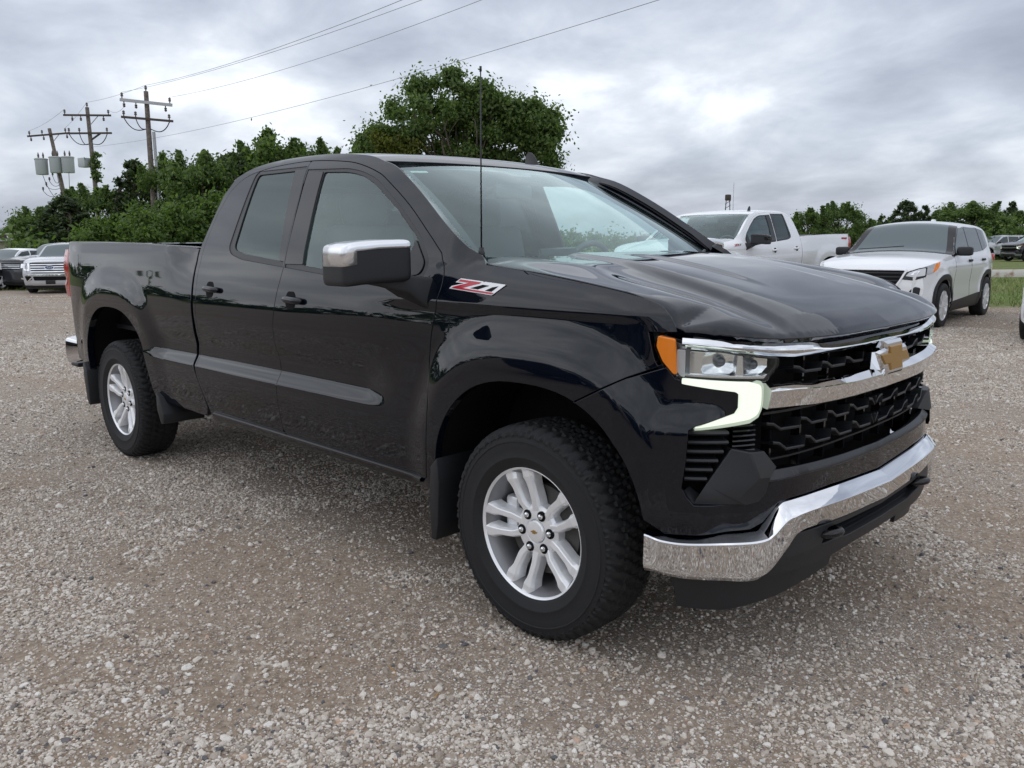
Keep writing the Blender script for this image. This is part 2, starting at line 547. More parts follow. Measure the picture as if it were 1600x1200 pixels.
# ---- body side: |y| at (x,z)
SZ=np.array([ .36, .45, .56, .70, .735, .81, .845, .95,1.06,1.12,1.17,1.195,1.23,1.28,1.33,1.36,1.45,1.60,1.74,1.80,1.84,1.86])
ST={ # x : |y| per knot
-4.75:[.80,.86,.885,.895,.897,.900,.901,.904,.905,.905,.904,.903,.902,.900,.896,.894,.88,.88,.88,.88,.88,.88],
-4.60:[.85,.91,.935,.945,.947,.950,.951,.954,.955,.955,.954,.953,.952,.950,.944,.940,.93,.93,.93,.93,.93,.93],
-4.30:[.87,.935,.955,.968,.970,.972,.973,.977,.979,.978,.976,.975,.972,.967,.960,.956,.94,.94,.94,.94,.94,.94],
-3.20:[.87,.945,.966,.980,.980,.972,.972,.978,.985,.983,.979,.976,.972,.967,.960,.956,.94,.94,.94,.94,.94,.94],
-2.95:[.87,.945,.968,.986,.985,.957,.957,.976,.985,.983,.978,.975,.971,.966,.959,.955,.94,.94,.94,.94,.94,.94],
-2.55:[.87,.945,.968,.986,.985,.951,.951,.974,.985,.982,.976,.972,.965,.952,.936,.928,.895,.835,.772,.738,.700,.665],
-1.68:[.87,.945,.968,.986,.985,.951,.951,.974,.985,.982,.976,.972,.965,.952,.936,.928,.895,.835,.772,.738,.700,.665],
-1.00:[.87,.945,.968,.985,.983,.956,.955,.973,.984,.982,.976,.972,.965,.952,.934,.926,.892,.832,.770,.736,.700,.665],
-0.76:[.87,.945,.967,.983,.982,.977,.976,.974,.981,.979,.974,.973,.966,.951,.930,.921,.887,.829,.768,.7355,.70,.665],
-0.52:[.87,.945,.967,.980,.980,.978,.9775,.976,.977,.974,.970,.974,.966,.949,.925,.915,.880,.825,.765,.735,.70,.665],
-0.20:[.87,.945,.965,.978,.979,.979,.979,.979,.976,.970,.967,.974,.966,.938,.885,.85,.80,.80,.80,.80,.80,.80],
 0.20:[.87,.945,.965,.978,.979,.979,.979,.980,.974,.966,.964,.971,.958,.915,.84,.80,.75,.75,.75,.75,.75,.75],
 0.40:[.86,.935,.955,.968,.969,.969,.969,.968,.962,.958,.957,.960,.935,.88,.80,.77,.75,.75,.75,.75,.75,.75],
 0.52:[.84,.915,.930,.938,.939,.939,.939,.938,.936,.934,.930,.925,.89,.83,.77,.75,.75,.75,.75,.75,.75,.75],
 0.62:[.80,.865,.880,.885,.885,.885,.885,.885,.882,.879,.872,.862,.82,.77,.75,.75,.75,.75,.75,.75,.75,.75]}
SX=np.array(sorted(ST));SY=np.array([ST[k] for k in SX])
ARCH=[(0.0,.40,.495,.545,.032),(-3.745,.40,.555,.62,.024)]
def archd(x,z,a):
    cx,cz,w,h,A=a
    n=2.5
    rx=np.abs(x-cx)/w;rz=np.maximum(z-cz,0)/h
    return (rx**n+rz**n)**(1/n)-1   # 0 on the edge
def sstep(t): t=np.clip(t,0,1); return t*t*(3-2*t)
def S(x,z):
    x=np.atleast_1d(np.asarray(x,float));z=np.atleast_1d(np.asarray(z,float))
    x,z=np.broadcast_arrays(x,z);sh=x.shape;x=x.ravel();z=z.ravel()
    # knots at x: pchip over stations per column
    i=np.clip(np.searchsorted(SX,x)-1,0,len(SX)-2)
    m=pchip_slopes(np.broadcast_to(SX,(SY.shape[1],len(SX))),SY.T).T
    h=(SX[i+1]-SX[i])[:,None];t=np.clip((x-SX[i])[:,None]/h,0,1)
    K=(2*t**3-3*t**2+1)*SY[i]+(t**3-2*t**2+t)*h*m[i]+(-2*t**3+3*t**2)*SY[i+1]+(t**3-t**2)*h*m[i+1]
    y=herm(np.broadcast_to(SZ,K.shape),K,z)
    for a in ARCH:
        d=archd(x,z,a)*0.52
        b=a[4]*(1-sstep((d-.07)/.16))
        b=b*sstep((z-.3)/.2)*(1-.5*sstep((np.abs(x-a[0])-.45)/.25)*(z<5))
        # only close to arch
        y=y+b*np.where(np.abs(x-a[0])<.9,1,0)
    return y.reshape(sh)
# ---- front plan curve
QY=[0,.3,.5,.65,.75,.83,.89,.93,.96,.985]
QX=[.825,.818,.800,.768,.730,.678,.615,.55,.47,.35]
def F(y): return herm(np.array(QY),np.array(QX),np.abs(y))

# ================================================================== setting: ground, gravel, grass
FWD = np.array([math.cos(YAW), math.sin(YAW)])      # plan axes used to lay out the lot
RGT = np.array([math.sin(YAW), -math.cos(YAW)])
CXY = np.array([CAM[0], CAM[1]])
def lot(lat, dep, z=0.0):
    p = CXY + RGT * lat + FWD * dep
    return (float(p[0]), float(p[1]), z)
def pixel_ray(bx, by, dep):
    """camera ray through an image pixel (1600 x 1200 frame) at a chosen plan distance -> lateral offset and height"""
    d = fw + rt2 * ((bx - 800) / 1297.6) - up2 * ((by - 600) / 1297.6)
    k = dep / (d.x * FWD[0] + d.y * FWD[1])
    return (d.x * RGT[0] + d.y * RGT[1]) * k, CAM.z + d.z * k
def ground_z(x, y):
    x = np.asarray(x, float); y = np.asarray(y, float)
    d = np.stack([x - CXY[0], y - CXY[1]], -1)
    lat, dep = d @ RGT, d @ FWD
    z = -.30 * sstep((dep - 12) / 18) * sstep((-lat - 3) / 9)
    z = z + .010
    z = z - .20 * sstep((dep - 35) / 20) * sstep((lat - 8) / 10)
    return z
# ---- ground sheet
def axis(n_in, r_in, r_out):
    a = np.linspace(-r_in, r_in, n_in)
    g = r_in * np.geomspace(1, r_out / r_in, 16)[1:]
    return np.concatenate([-g[::-1], a, g])
ax_ = axis(121, 60, 1800)
GX, GY = np.meshgrid(ax_, ax_, indexing='ij')
GZ = ground_z(GX - 10, GY + 12)
n_ = len(ax_)
V = np.stack([GX - 10, GY + 12, GZ], -1).reshape(-1, 3)
i = np.arange(n_ - 1)[:, None] * n_; j = np.arange(n_ - 1)[None, :]
Fq = np.stack([i + j, i + n_ + j, i + n_ + j + 1, i + j + 1], -1).reshape(-1, 4)
gm = mat('ground_soil', (.2, .17, .14), .95, spec=.2)
t = gm.node_tree; Lk = t.links.new; B = bsdf(gm)
tcg = nd(t, 'ShaderNodeTexCoord')
P_ = tcg.outputs['Object']
def tnoise(scale, detail=5, rough=.55, vec=None, dist=0.0):
    n = nd(t, 'ShaderNodeTexNoise'); n.inputs['Scale'].default_value = scale; n.inputs['Detail'].default_value = detail
    n.inputs['Roughness'].default_value = rough; n.inputs['Distortion'].default_value = dist
    Lk(vec or P_, n.inputs['Vector']); return n.outputs['Fac']
def tmath(op, a, b=None, clamp=False):
    m = nd(t, 'ShaderNodeMath', operation=op, use_clamp=clamp)
    for k, q in enumerate((a, b)):
        if q is None: continue
        if isinstance(q, (int, float)): m.inputs[k].default_value = q
        else: Lk(q, m.inputs[k])
    return m.outputs[0]
def tmix(f, a, b):
    m = nd(t, 'ShaderNodeMix', data_type='RGBA')
    for k, q in ((0, f), (6, a), (7, b)):
        if isinstance(q, (int, float)): m.inputs[k].default_value = q
        elif isinstance(q, tuple): m.inputs[k].default_value = (*q, 1)
        else: Lk(q, m.inputs[k])
    return m.outputs[2]
def tramp(f, stops):
    r = ramp(t, stops); Lk(f, r.inputs[0]); return r.outputs[0]
def maprange(f, a, b, c=0.0, d=1.0, smooth=True):
    m = nd(t, 'ShaderNodeMapRange', interpolation_type='SMOOTHSTEP' if smooth else 'LINEAR')
    m.inputs[1].default_value, m.inputs[2].default_value, m.inputs[3].default_value, m.inputs[4].default_value = a, b, c, d
    Lk(f, m.inputs[0]); return m.outputs[0]
# streaky traffic direction
mpg = nd(t, 'ShaderNodeMapping'); mpg.inputs['Rotation'].default_value = (0, 0, math.radians(-52)); mpg.inputs['Scale'].default_value = (.42, 1.0, 1)
Lk(P_, mpg.inputs[0]); PS = mpg.outputs[0]
patch = tnoise(.55, 6, .58, PS, .4)
stonef = maprange(patch, .44, .56)
# dirt
fine = tnoise(38, 6, .65)
dirt = tramp(fine, [(.30, (.165, .126, .095)), (.50, (.285, .218, .160)), (.70, (.43, .355, .285))])
big = tnoise(.9, 4, .5)
dirt = tmix(tramp(big, [(.35, (.0,) * 3), (.7, (.5,) * 3)]), dirt, (.39, .325, .262))
# embedded grit: voronoi cells of several sizes, each cell its own tone
def cells(scale, thr):
    v = nd(t, 'ShaderNodeTexVoronoi', feature='F1'); v.inputs['Scale'].default_value = scale; v.inputs['Randomness'].default_value = 1
    Lk(P_, v.inputs['Vector'])
    s = nd(t, 'ShaderNodeSeparateColor'); Lk(v.outputs['Color'], s.inputs[0])
    shape = maprange(v.outputs['Distance'], thr, thr * .55)
    return v, s, shape
v1, s1, sh1 = cells(75, .42)
v2, s2, sh2 = cells(150, .45)
v3, s3, sh3 = cells(32, .36)
tone = lambda s: tramp(s.outputs[0], [(0, (.17, .155, .145)), (.3, (.36, .325, .295)), (.62, (.56, .52, .48)), (.9, (.76, .735, .69)), (1, (.76, .68, .59))])
g1 = tmath('MULTIPLY', sh1, tmath('GREATER_THAN', tmath('ADD', s1.outputs[1], tmath('MULTIPLY', stonef, .62)), .78))
g2 = tmath('MULTIPLY', sh2, tmath('GREATER_THAN', tmath('ADD', s2.outputs[1], tmath('MULTIPLY', stonef, .60)), .70))
g3 = tmath('MULTIPLY', sh3, tmath('GREATER_THAN', tmath('ADD', s3.outputs[1], tmath('MULTIPLY', stonef, .40)), 1.02))
gravel_c = tmix(g2, dirt, tone(s2))
gravel_c = tmix(g1, gravel_c, tone(s1))
gravel_c = tmix(g3, gravel_c, tone(s3))
hsum = tmath('ADD', tmath('MULTIPLY', g1, .5), tmath('ADD', tmath('MULTIPLY', g2, .25), tmath('ADD', g3, tmath('MULTIPLY', fine, .5))))
# plan regions: grass verge, dirt track
def dotn(vec, off):
    d = nd(t, 'ShaderNodeVectorMath', operation='DOT_PRODUCT'); Lk(P_, d.inputs[0]); d.inputs[1].default_value = (*vec, 0)
    return tmath('ADD', d.outputs['Value'], -off)
dep = dotn(FWD, float(CXY @ FWD)); lat = dotn(RGT, float(CXY @ RGT))
wob = tmath('MULTIPLY', tmath('ADD', tnoise(1.2, 5, .6), -.5), 2.4)
depw = tmath('ADD', dep, wob)
edge = maprange(lat, 5.5, 9.5, 31.5, 17.2)
grass = tmath('GREATER_THAN', tmath('SUBTRACT', depw, edge), 0)
gsoft = maprange(tmath('SUBTRACT', depw, edge), -.4, .5)
track = tmath('MULTIPLY', maprange(depw, 30, 31.2), maprange(depw, 38.5, 37.2))
track = tmath('MULTIPLY', track, maprange(lat, 6, 9))
gn_ = tnoise(6, 6, .65)
gcol = tramp(gn_, [(.3, (.075, .115, .030)), (.5, (.13, .185, .050)), (.7, (.21, .235, .090))])
gcol = tmix(tramp(tnoise(.35, 4, .6), [(.42, (0,) * 3), (.62, (.65,) * 3)]), gcol, (.20, .17, .085))
tcol = tramp(tnoise(2.5, 6, .6), [(.3, (.20, .125, .075)), (.7, (.34, .24, .16))])
col = tmix(gsoft, gravel_c, gcol)
col = tmix(track, col, tcol)
# farther across the lot the traffic bands run crosswise
bands = tnoise(1.0, 4, .6)
Lk(col, B.inputs['Base Color'])
bp = nd(t, 'ShaderNodeBump'); bp.inputs['Strength'].default_value = .75; bp.inputs['Distance'].default_value = .010
Lk(hsum, bp.inputs['Height']); Lk(bp.outputs[0], B.inputs['Normal'])
g_ = mk('ground', V, Fq, gm)
tag(g_, kind='structure')

# ---- loose gravel: real stones scattered over the near lot (one uncountable mass)
def gnoise(p, seed, scale):
    """value noise, for the density of the stone patches"""
    q = p * scale
    i0 = np.floor(q).astype(int); f = q - i0; f = f * f * (3 - 2 * f)
    def h(ix, iy): 
        v = np.sin(ix * 127.1 + iy * 311.7 + seed * 74.7) * 43758.5453
        return v - np.floor(v)
    a = h(i0[:, 0], i0[:, 1]); b = h(i0[:, 0] + 1, i0[:, 1]); c = h(i0[:, 0], i0[:, 1] + 1); d = h(i0[:, 0] + 1, i0[:, 1] + 1)
    return (a * (1 - f[:, 0]) + b * f[:, 0]) * (1 - f[:, 1]) + (c * (1 - f[:, 0]) + d * f[:, 0]) * f[:, 1]
def stone_points(n, rmin, rmax, pw):
    r = rmin + (rmax - rmin) * rng.random(n) ** pw
    a = YAW + np.radians(rng.uniform(-48, 48, n))
    p = CXY + np.stack([np.cos(a) * r, np.sin(a) * r], -1)
    th = math.radians(-52)
    s = np.stack([(p[:, 0] * math.cos(th) - p[:, 1] * math.sin(th)) * .45, p[:, 0] * math.sin(th) + p[:, 1] * math.cos(th)], -1)
    d = .42 * gnoise(s, 1, 1.5) + .34 * gnoise(s, 2, 3.6) + .24 * gnoise(p, 3, 7.5)
    return p, r, d
def build_gravel():
    p, r, d = stone_points(800000, .8, 15.0, 1.0)
    keep = rng.random(len(p)) < np.clip((d - .40) / .13, .18, 1.0)
    p, r, d = p[keep], r[keep], d[keep]
    p2, r2_, d2 = stone_points(170000, 13.5, 32.0, .8)
    k2 = (rng.random(len(p2)) < np.clip((d2 - .40) / .2, .12, 1)) & ~((p2 - CXY) @ FWD > np.interp((p2 - CXY) @ RGT, [5.5, 9.5], [31.0, 16.9]))
    p, r, d = np.vstack([p, p2[k2]]), np.concatenate([r, r2_[k2]]), np.concatenate([d, d2[k2]])
    u = rng.random(len(p))
    size = .0034 + .0042 * u ** 2 + .008 * np.maximum(u - .93, 0) / .07 * rng.random(len(p)) + .009 * (rng.random(len(p)) > .997)
    size *= 1 + np.maximum(r - 6, 0) * .04
    me = bpy.data.meshes.new('gravel')
    z = ground_z(p[:, 0], p[:, 1]) + size * .18
    me.from_pydata(np.column_stack([p, z]).tolist(), [], [])
    a = me.attributes.new('stone_size', 'FLOAT', 'POINT'); a.data.foreach_set('value', size.astype(np.float32))
    rot = rng.uniform(0, 6.283, (len(p), 3)).astype(np.float32); rot[:, :2] = rng.normal(0, .35, (len(p), 2))
    a = me.attributes.new('stone_rot', 'FLOAT_VECTOR', 'POINT'); a.data.foreach_set('vector', rot.ravel())
    tone_ = np.clip(rng.normal(.50, .22, len(p)), 0, 1).astype(np.float32)
    a = me.attributes.new('stone_tone', 'FLOAT', 'POINT'); a.data.foreach_set('value', tone_)
    o = bpy.data.objects.new('gravel', me); COL.objects.link(o)
    ng = bpy.data.node_groups.new('scatter_stones', 'GeometryNodeTree')
    ng.interface.new_socket('Geometry', in_out='INPUT', socket_type='NodeSocketGeometry')
    ng.interface.new_socket('Geometry', in_out='OUTPUT', socket_type='NodeSocketGeometry')
    N = ng.nodes.new; K = ng.links.new
    gi, go = N('NodeGroupInput'), N('NodeGroupOutput')
    def attr(nm, ty):
        q = N('GeometryNodeInputNamedAttribute'); q.data_type = ty; q.inputs['Name'].default_value = nm; return q
    jo = N('GeometryNodeJoinGeometry')
    g2i = N('GeometryNodeGeometryToInstance')
    variants = []
    for k in range(5):
        ic = N('GeometryNodeMeshIcoSphere'); ic.inputs['Radius'].default_value = 1; ic.inputs['Subdivisions'].default_value = 2
        sp = N('GeometryNodeSetPosition')
        nz = N('ShaderNodeTexNoise'); nz.inputs['Scale'].default_value = .95; nz.inputs['Detail'].default_value = 2.0
        pos = N('GeometryNodeInputPosition')
        va = N('ShaderNodeVectorMath'); va.operation = 'ADD'; va.inputs[1].default_value = (k * 7.3, k * 3.1, k * 5.9)
        K(pos.outputs[0], va.inputs[0]); K(va.outputs[0], nz.inputs['Vector'])
        vs = N('ShaderNodeVectorMath'); vs.operation = 'SUBTRACT'; vs.inputs[1].default_value = (.5, .5, .5)
        K(nz.outputs['Color'], vs.inputs[0])
        vm = N('ShaderNodeVectorMath'); vm.operation = 'SCALE'; vm.inputs['Scale'].default_value = 1.9
        K(vs.outputs[0], vm.inputs[0])
        K(ic.outputs['Mesh'], sp.inputs['Geometry']); K(vm.outputs[0], sp.inputs['Offset'])
        tfm = N('GeometryNodeTransform'); tfm.inputs['Scale'].default_value = (1.1, .82 + .08 * (k % 3), .55 + .08 * (k % 2))
        K(sp.outputs[0], tfm.inputs['Geometry'])
        sm = N('GeometryNodeSetMaterial'); sm.inputs['Material'].default_value = stone_mat
        K(tfm.outputs[0], sm.inputs['Geometry'])
        variants.append(sm)
    for sm in variants[::-1]:
        K(sm.outputs[0], g2i.inputs[0])
    ip = N('GeometryNodeInstanceOnPoints')
    K(gi.outputs[0], ip.inputs['Points']); K(g2i.outputs[0], ip.inputs['Instance'])
    ip.inputs['Pick Instance'].default_value = True
    rt_ = attr('stone_rot', 'FLOAT_VECTOR'); K(rt_.outputs[0], ip.inputs['Rotation'])
    sz = attr('stone_size', 'FLOAT'); K(sz.outputs[0], ip.inputs['Scale'])
    K(ip.outputs[0], go.inputs[0])
    md = o.modifiers.new('scatter', 'NODES'); md.node_group = ng
    tag(o, kind='stuff')
    return o
stone_mat = mat('limestone', (.45, .43, .40), .9, spec=.25)
_t = stone_mat.node_tree
_a = nd(_t, 'ShaderNodeAttribute', attribute_type='INSTANCER', attribute_name='stone_tone')
_r = ramp(_t, [(0, (.14, .14, .15)), (.2, (.36, .30, .25)), (.45, (.56, .49, .42)), (.7, (.76, .70, .62)), (.93, (.86, .83, .78)), (1, (.60, .44, .33))])
_t.links.new(_a.outputs['Fac'], _r.inputs[0])
_n = nd(_t, 'ShaderNodeTexNoise'); _n.inputs['Scale'].default_value = 2.5; _n.inputs['Detail'].default_value = 4
_tc = nd(_t, 'ShaderNodeTexCoord'); _t.links.new(_tc.outputs['Object'], _n.inputs['Vector'])
_m = nd(_t, 'ShaderNodeMix', data_type='RGBA', blend_type='MULTIPLY'); _m.inputs[0].default_value = .2
_t.links.new(_r.outputs[0], _m.inputs[6]); _t.links.new(_n.outputs['Fac'], _m.inputs[7])
_t.links.new(_m.outputs[2], bsdf(stone_mat).inputs['Base Color'])
gravel = build_gravel()

# ---- grass tufts on the verge (uncountable)
def build_grass():
    n = 26000
    lat = rng.uniform(8.2, 34, n); dep = rng.uniform(16.8, 30, n)
    ed = np.interp(lat, [5.5, 9.5], [31.5, 17.2])
    k = dep > ed + rng.normal(0, .5, n)
    lat, dep = lat[k], dep[k]
    # a thinner strip under the parked cars on the left
    n2 = 7000
    lat = np.concatenate([lat, rng.uniform(-26, -2, n2)]); dep = np.concatenate([dep, rng.uniform(31.5, 37, n2)])
    p = CXY + RGT * lat[:, None] + FWD * dep[:, None]
    z = ground_z(p[:, 0], p[:, 1])
    m = len(p)
    h = rng.uniform(.05, .15, m); a = rng.uniform(0, 6.283, m); w = rng.uniform(.006, .014, m); ln = rng.normal(0, .05, (m, 2))
    V = np.zeros((m * 3, 3))
    V[0::3, 0] = p[:, 0] - np.cos(a) * w; V[0::3, 1] = p[:, 1] - np.sin(a) * w; V[0::3, 2] = z
    V[1::3, 0] = p[:, 0] + np.cos(a) * w; V[1::3, 1] = p[:, 1] + np.sin(a) * w; V[1::3, 2] = z
    V[2::3, 0] = p[:, 0] + ln[:, 0]; V[2::3, 1] = p[:, 1] + ln[:, 1]; V[2::3, 2] = z + h
    Fc = np.arange(m * 3).reshape(-1, 3)
    gmx = mat('grass_blades', (.10, .16, .04), .7)
    tt = gmx.node_tree
    ge = nd(tt, 'ShaderNodeNewGeometry'); rr = ramp(tt, [(0, (.12, .18, .040)), (.6, (.20, .27, .07)), (1, (.34, .32, .15))])
    tt.links.new(ge.outputs['Random Per Island'], rr.inputs[0]); tt.links.new(rr.outputs[0], bsdf(gmx).inputs['Base Color'])
    o = mk('grass', V, Fc, gmx, None, None, False)
    tag(o, kind='stuff')
build_grass()

# ---- dry pine needles lying on the gravel near the camera
straw = mat('dry_straw', (.48, .27, .09), .6)
for (a, b, lb) in (((-.221, -1.455), (-.109, -1.492), 'longer dry orange grass stem lying on bare dirt in front of the pickup'), ((.067, -1.498), (.038, -1.438), 'shorter dry orange stalk beside a pale stone in front of the pickup')):
    V, Fc = tube_vf([(a[0], a[1], .007), ((a[0] + b[0]) / 2 + .006, (a[1] + b[1]) / 2 + .004, .011), (b[0], b[1], .006)], .0022, 6)
    tag(mk('dry_stem', V, Fc, straw), lb, 'dry stem', 'dry stems on the gravel')

# ================================================================== black pickup truck
# frame: X forwards, origin on the ground under the front axle, passenger side at -Y
TRK = empty('pickup_truck', (0, 0, 0), 0, 'shiny black extended cab pickup with chrome bumper parked on gravel in front', 'pickup truck')

def Sm(off=0.0):
    def f(uv):
        return np.stack([uv[:, 0], -(S(uv[:, 0], uv[:, 1]) + off), uv[:, 1]], -1)
    return f
ROWS = [.455, .70, .72, .735, .75, .80, .815, .845, 1.09, 1.165, 1.18, 1.195, 1.21]
def side_pair(name, pan, m, parent=TRK):
    a = mk(name, *pan[:2], m, parent, pan[2])
    p = mirror(pan)
    b = mk(name, *p[:2], m, parent, p[2])
    return a, b
def arch_pts(a, z0=None, n=40, grow=0.0):
    cx, cz, w, h, _ = a
    w, h = w + grow, h + grow
    ex = 2.5
    out = []
    for k in range(n + 1):
        t = PI * k / n
        c, s_ = math.cos(t), math.sin(t)
        out.append((cx + w * math.copysign(abs(c) ** (2 / ex), c), cz + h * abs(s_) ** (2 / ex)))
    return np.array(out)      # from +x side over the top to -x side
AF, AR = arch_pts(ARCH[0]), arch_pts(ARCH[1])
def clip_z(pts, z): return pts[pts[:, 1] >= z]

# ---- door opening shared by both doors
DOOR_TOP = [(-1.093, 1.726), (-1.387, 1.793), (-1.682, 1.817), (-1.975, 1.814), (-2.29, 1.776)]
DOOR = np.vstack([
    [(-2.43, .505), (-1.70, .497), (-.570, .490)],
    smooth_line([(-.560, .50), (-.533, .626), (-.517, .782), (-.530, .977), (-.498, 1.153), (-.472, 1.274), (-.526, 1.381)], 4),
    smooth_line([(-.60, 1.435), (-.797, 1.572), (-1.0, 1.685), (-1.093, 1.726), (-1.24, 1.768), (-1.387, 1.793), (-1.682, 1.817), (-1.975, 1.814), (-2.20, 1.792), (-2.325, 1.758), (-2.41, 1.70)], 4),
    smooth_line([(-2.472, 1.58), (-2.514, 1.389), (-2.521, 1.111), (-2.537, .933), (-2.575, .78), (-2.52, .648), (-2.47, .55)], 4)])
BCUT = smooth_line([(-1.695, .40), (-1.693, .515), (-1.691, .743), (-1.705, .961), (-1.669, 1.149), (-1.636, 1.331), (-1.666, 1.633), (-1.69, 1.75), (-1.70, 1.90)], 5)
def side_of_cut(poly, keep_front):
    """cut the door opening at the B-pillar line"""
    xs = np.interp(poly[:, 1], BCUT[:, 1], BCUT[:, 0])
    k = (poly[:, 0] > xs) == keep_front
    d = 0.003 if keep_front else -0.003
    line = BCUT[(BCUT[:, 1] > .50) & (BCUT[:, 1] < 1.812)] + [d, 0]
    P = poly[k]
    # order: poly is CCW starting at the bottom rear
    if keep_front:
        return np.vstack([[line[0]], P[:len(P)], line[::-1][:-1]])
    n = np.where(k)[0]
    br = np.where(np.diff(n) > 1)[0]
    P = np.vstack([P[br[0] + 1:], P[:br[0] + 1]]) if len(br) else P
    return np.vstack([P, line])
DI = off2(dense(DOOR, .03), -0.004)
FD = side_of_cut(DI, True)
RD = side_of_cut(DI, False)
FWIN = rnd([(-1.480, 1.318), (-.836, 1.270), (-.612, 1.296), (-.606, 1.345), (-.701, 1.443), (-.876, 1.560), (-1.089, 1.676), (-1.200, 1.717), (-1.319, 1.740), (-1.532, 1.752)],
           [.02, .05, .03, .03, 0, 0, .05, .05, .05, .02])
RWIN = rnd([(-1.632, 1.330), (-1.765, 1.774), (-2.170, 1.776), (-2.178, 1.405), (-2.150, 1.385), (-2.059, 1.368)], [.01, .01, .03, .04, .03, .04])
FHOLE = rnd([(-1.645, 1.306), (-.836, 1.246), (-.600, 1.266), (-.575, 1.345), (-.680, 1.452), (-.862, 1.576), (-1.075, 1.695), (-1.200, 1.735), (-1.319, 1.757), (-1.690, 1.775)],
            [.005, .05, .05, .05, 0, 0, .05, .05, .05, .005])
RHOLE = rnd([(-1.641, 1.306), (-1.690, 1.792), (-2.195, 1.796), (-2.232, 1.400), (-2.190, 1.365), (-2.075, 1.338)], [.004, .004, .04, .06, .05, .06])
FHOLE[:, 0] = np.maximum(FHOLE[:, 0], np.interp(FHOLE[:, 1], BCUT[:, 1], BCUT[:, 0]) + .008)
RHOLE[:, 0] = np.minimum(RHOLE[:, 0], np.interp(RHOLE[:, 1], BCUT[:, 1], BCUT[:, 0]) - .008)
fdoor = side_pair('front_door', panel(FD, Sm(), [FHOLE], .026, .03, rows=ROWS), black_paint)
rdoor = side_pair('rear_door', panel(RD, Sm(), [RHOLE], .026, .03, rows=ROWS), black_paint)
def inset_pair(name, loop, off, m, parents, holes=(), thick=.012, res=.05, edge=.002):
    p = panel(loop, Sm(off), holes, res, thick, edge)
    out = [mk(name, *p[:2], m, parents[0], p[2])]
    q = mirror(p)
    out.append(mk(name, *q[:2], m, parents[1], q[2]))
    return out
inset_pair('window_seal', off2(FHOLE, -.003), -.004, satin_black, fdoor, [FWIN], .012, .04)
inset_pair('window_seal', off2(RHOLE, -.003), -.004, satin_black, rdoor, [RWIN], .012, .04)
inset_pair('window_glass', off2(FWIN, .004), -.0105, clear_glass, fdoor, (), .003, .06)
inset_pair('window_glass', off2(RWIN, .004), -.0105, privacy_glass, rdoor, (), .003, .06)
# gloss applique on both sides of the B-pillar cut, sail panel ahead of the front window
inset_pair('pillar_trim', rnd([(-1.630, 1.325), (-1.478, 1.325), (-1.538, 1.752), (-1.672, 1.765), (-1.655, 1.633)], .004), .0005, gloss_black, fdoor, (), .008, .05)
inset_pair('pillar_trim', rnd([(-1.646, 1.335), (-1.672, 1.640), (-1.700, 1.776), (-1.800, 1.776), (-1.690, 1.340)], .004), .0005, gloss_black, rdoor, (), .008, .05)
inset_pair('sail_panel', rnd([(-.735, 1.290), (-.625, 1.298), (-.615, 1.345), (-.700, 1.432)], [.01, .03, .02, .01]), -.001, satin_black, fdoor, (), .012, .05)

# ---- front fender
WING_HOOD = smooth_line([(-.300, 1.341), (-.264, 1.336), (-.009, 1.311), (.286, 1.274), (.456, 1.241), (.522, 1.206), (.551, 1.165)], 5)
LAMP_EDGE = smooth_line([(.470, 1.150), (.480, 1.110), (.496, 1.060), (.530, 1.012)], 4)
a0 = clip_z(AF, .50)
a0 = a0[a0[:, 0] < .232]          # arch behind the bumper-cover cut
FENDER = np.vstack([
    [(-.545, .490)], a0[::-1], [(.234, .915), (.414, 1.008), (.515, 1.050)],
    LAMP_EDGE[::-1][1:], [(.555, 1.152)], WING_HOOD[::-1][1:],
    [(-.335, 1.372), (-.405, 1.402), (-.500, 1.384)],
    smooth_line([(-.466, 1.310), (-.464, 1.274), (-.490, 1.153), (-.522, .977), (-.508, .782), (-.525, .626)], 4)])
FENDER = FENDER[np.r_[True, np.linalg.norm(np.diff(FENDER, axis=0), axis=1) > 1e-4]]
side_pair('front_fender', panel(off2(FENDER, -.002), Sm(), (), .024, .03, rows=ROWS), black_paint)

# ---- cab: side frame, roof, rear wall
CAB_OUT = np.vstack([
    [(-2.47, .44), (-.50, .44), (-.535, .485)],
    smooth_line([(-.40, 1.395), (-.55, 1.490), (-.75, 1.620), (-.95, 1.730), (-1.08, 1.772), (-1.20, 1.803), (-1.45, 1.833), (-1.72, 1.846), (-2.02, 1.844), (-2.25, 1.820), (-2.40, 1.772)], 4),
    smooth_line([(-2.47, 1.68), (-2.525, 1.50), (-2.553, 1.389), (-2.552, 1.20), (-2.556, .95), (-2.592, .785), (-2.545, .640), (-2.50, .53)], 4)])
cabp = panel(CAB_OUT, Sm(-.001), [off2(dense(DOOR, .03), .002)], .022, .05, rows=[.455, .47])
side_pair('cab_side', cabp, black_paint)
dark = side_pair('door_frame', panel(off2(CAB_OUT, -.02), Sm(-.05), [off2(dense(FHOLE, .05), .012), off2(dense(RHOLE, .05), .012)], .06, .02), void_black)
def roof_edge(x):
    return herm(np.array([-2.42, -2.25, -2.02, -1.72, -1.45, -1.20, -1.08]), np.array([1.762, 1.817, 1.843, 1.845, 1.832, 1.802, 1.766]), x)
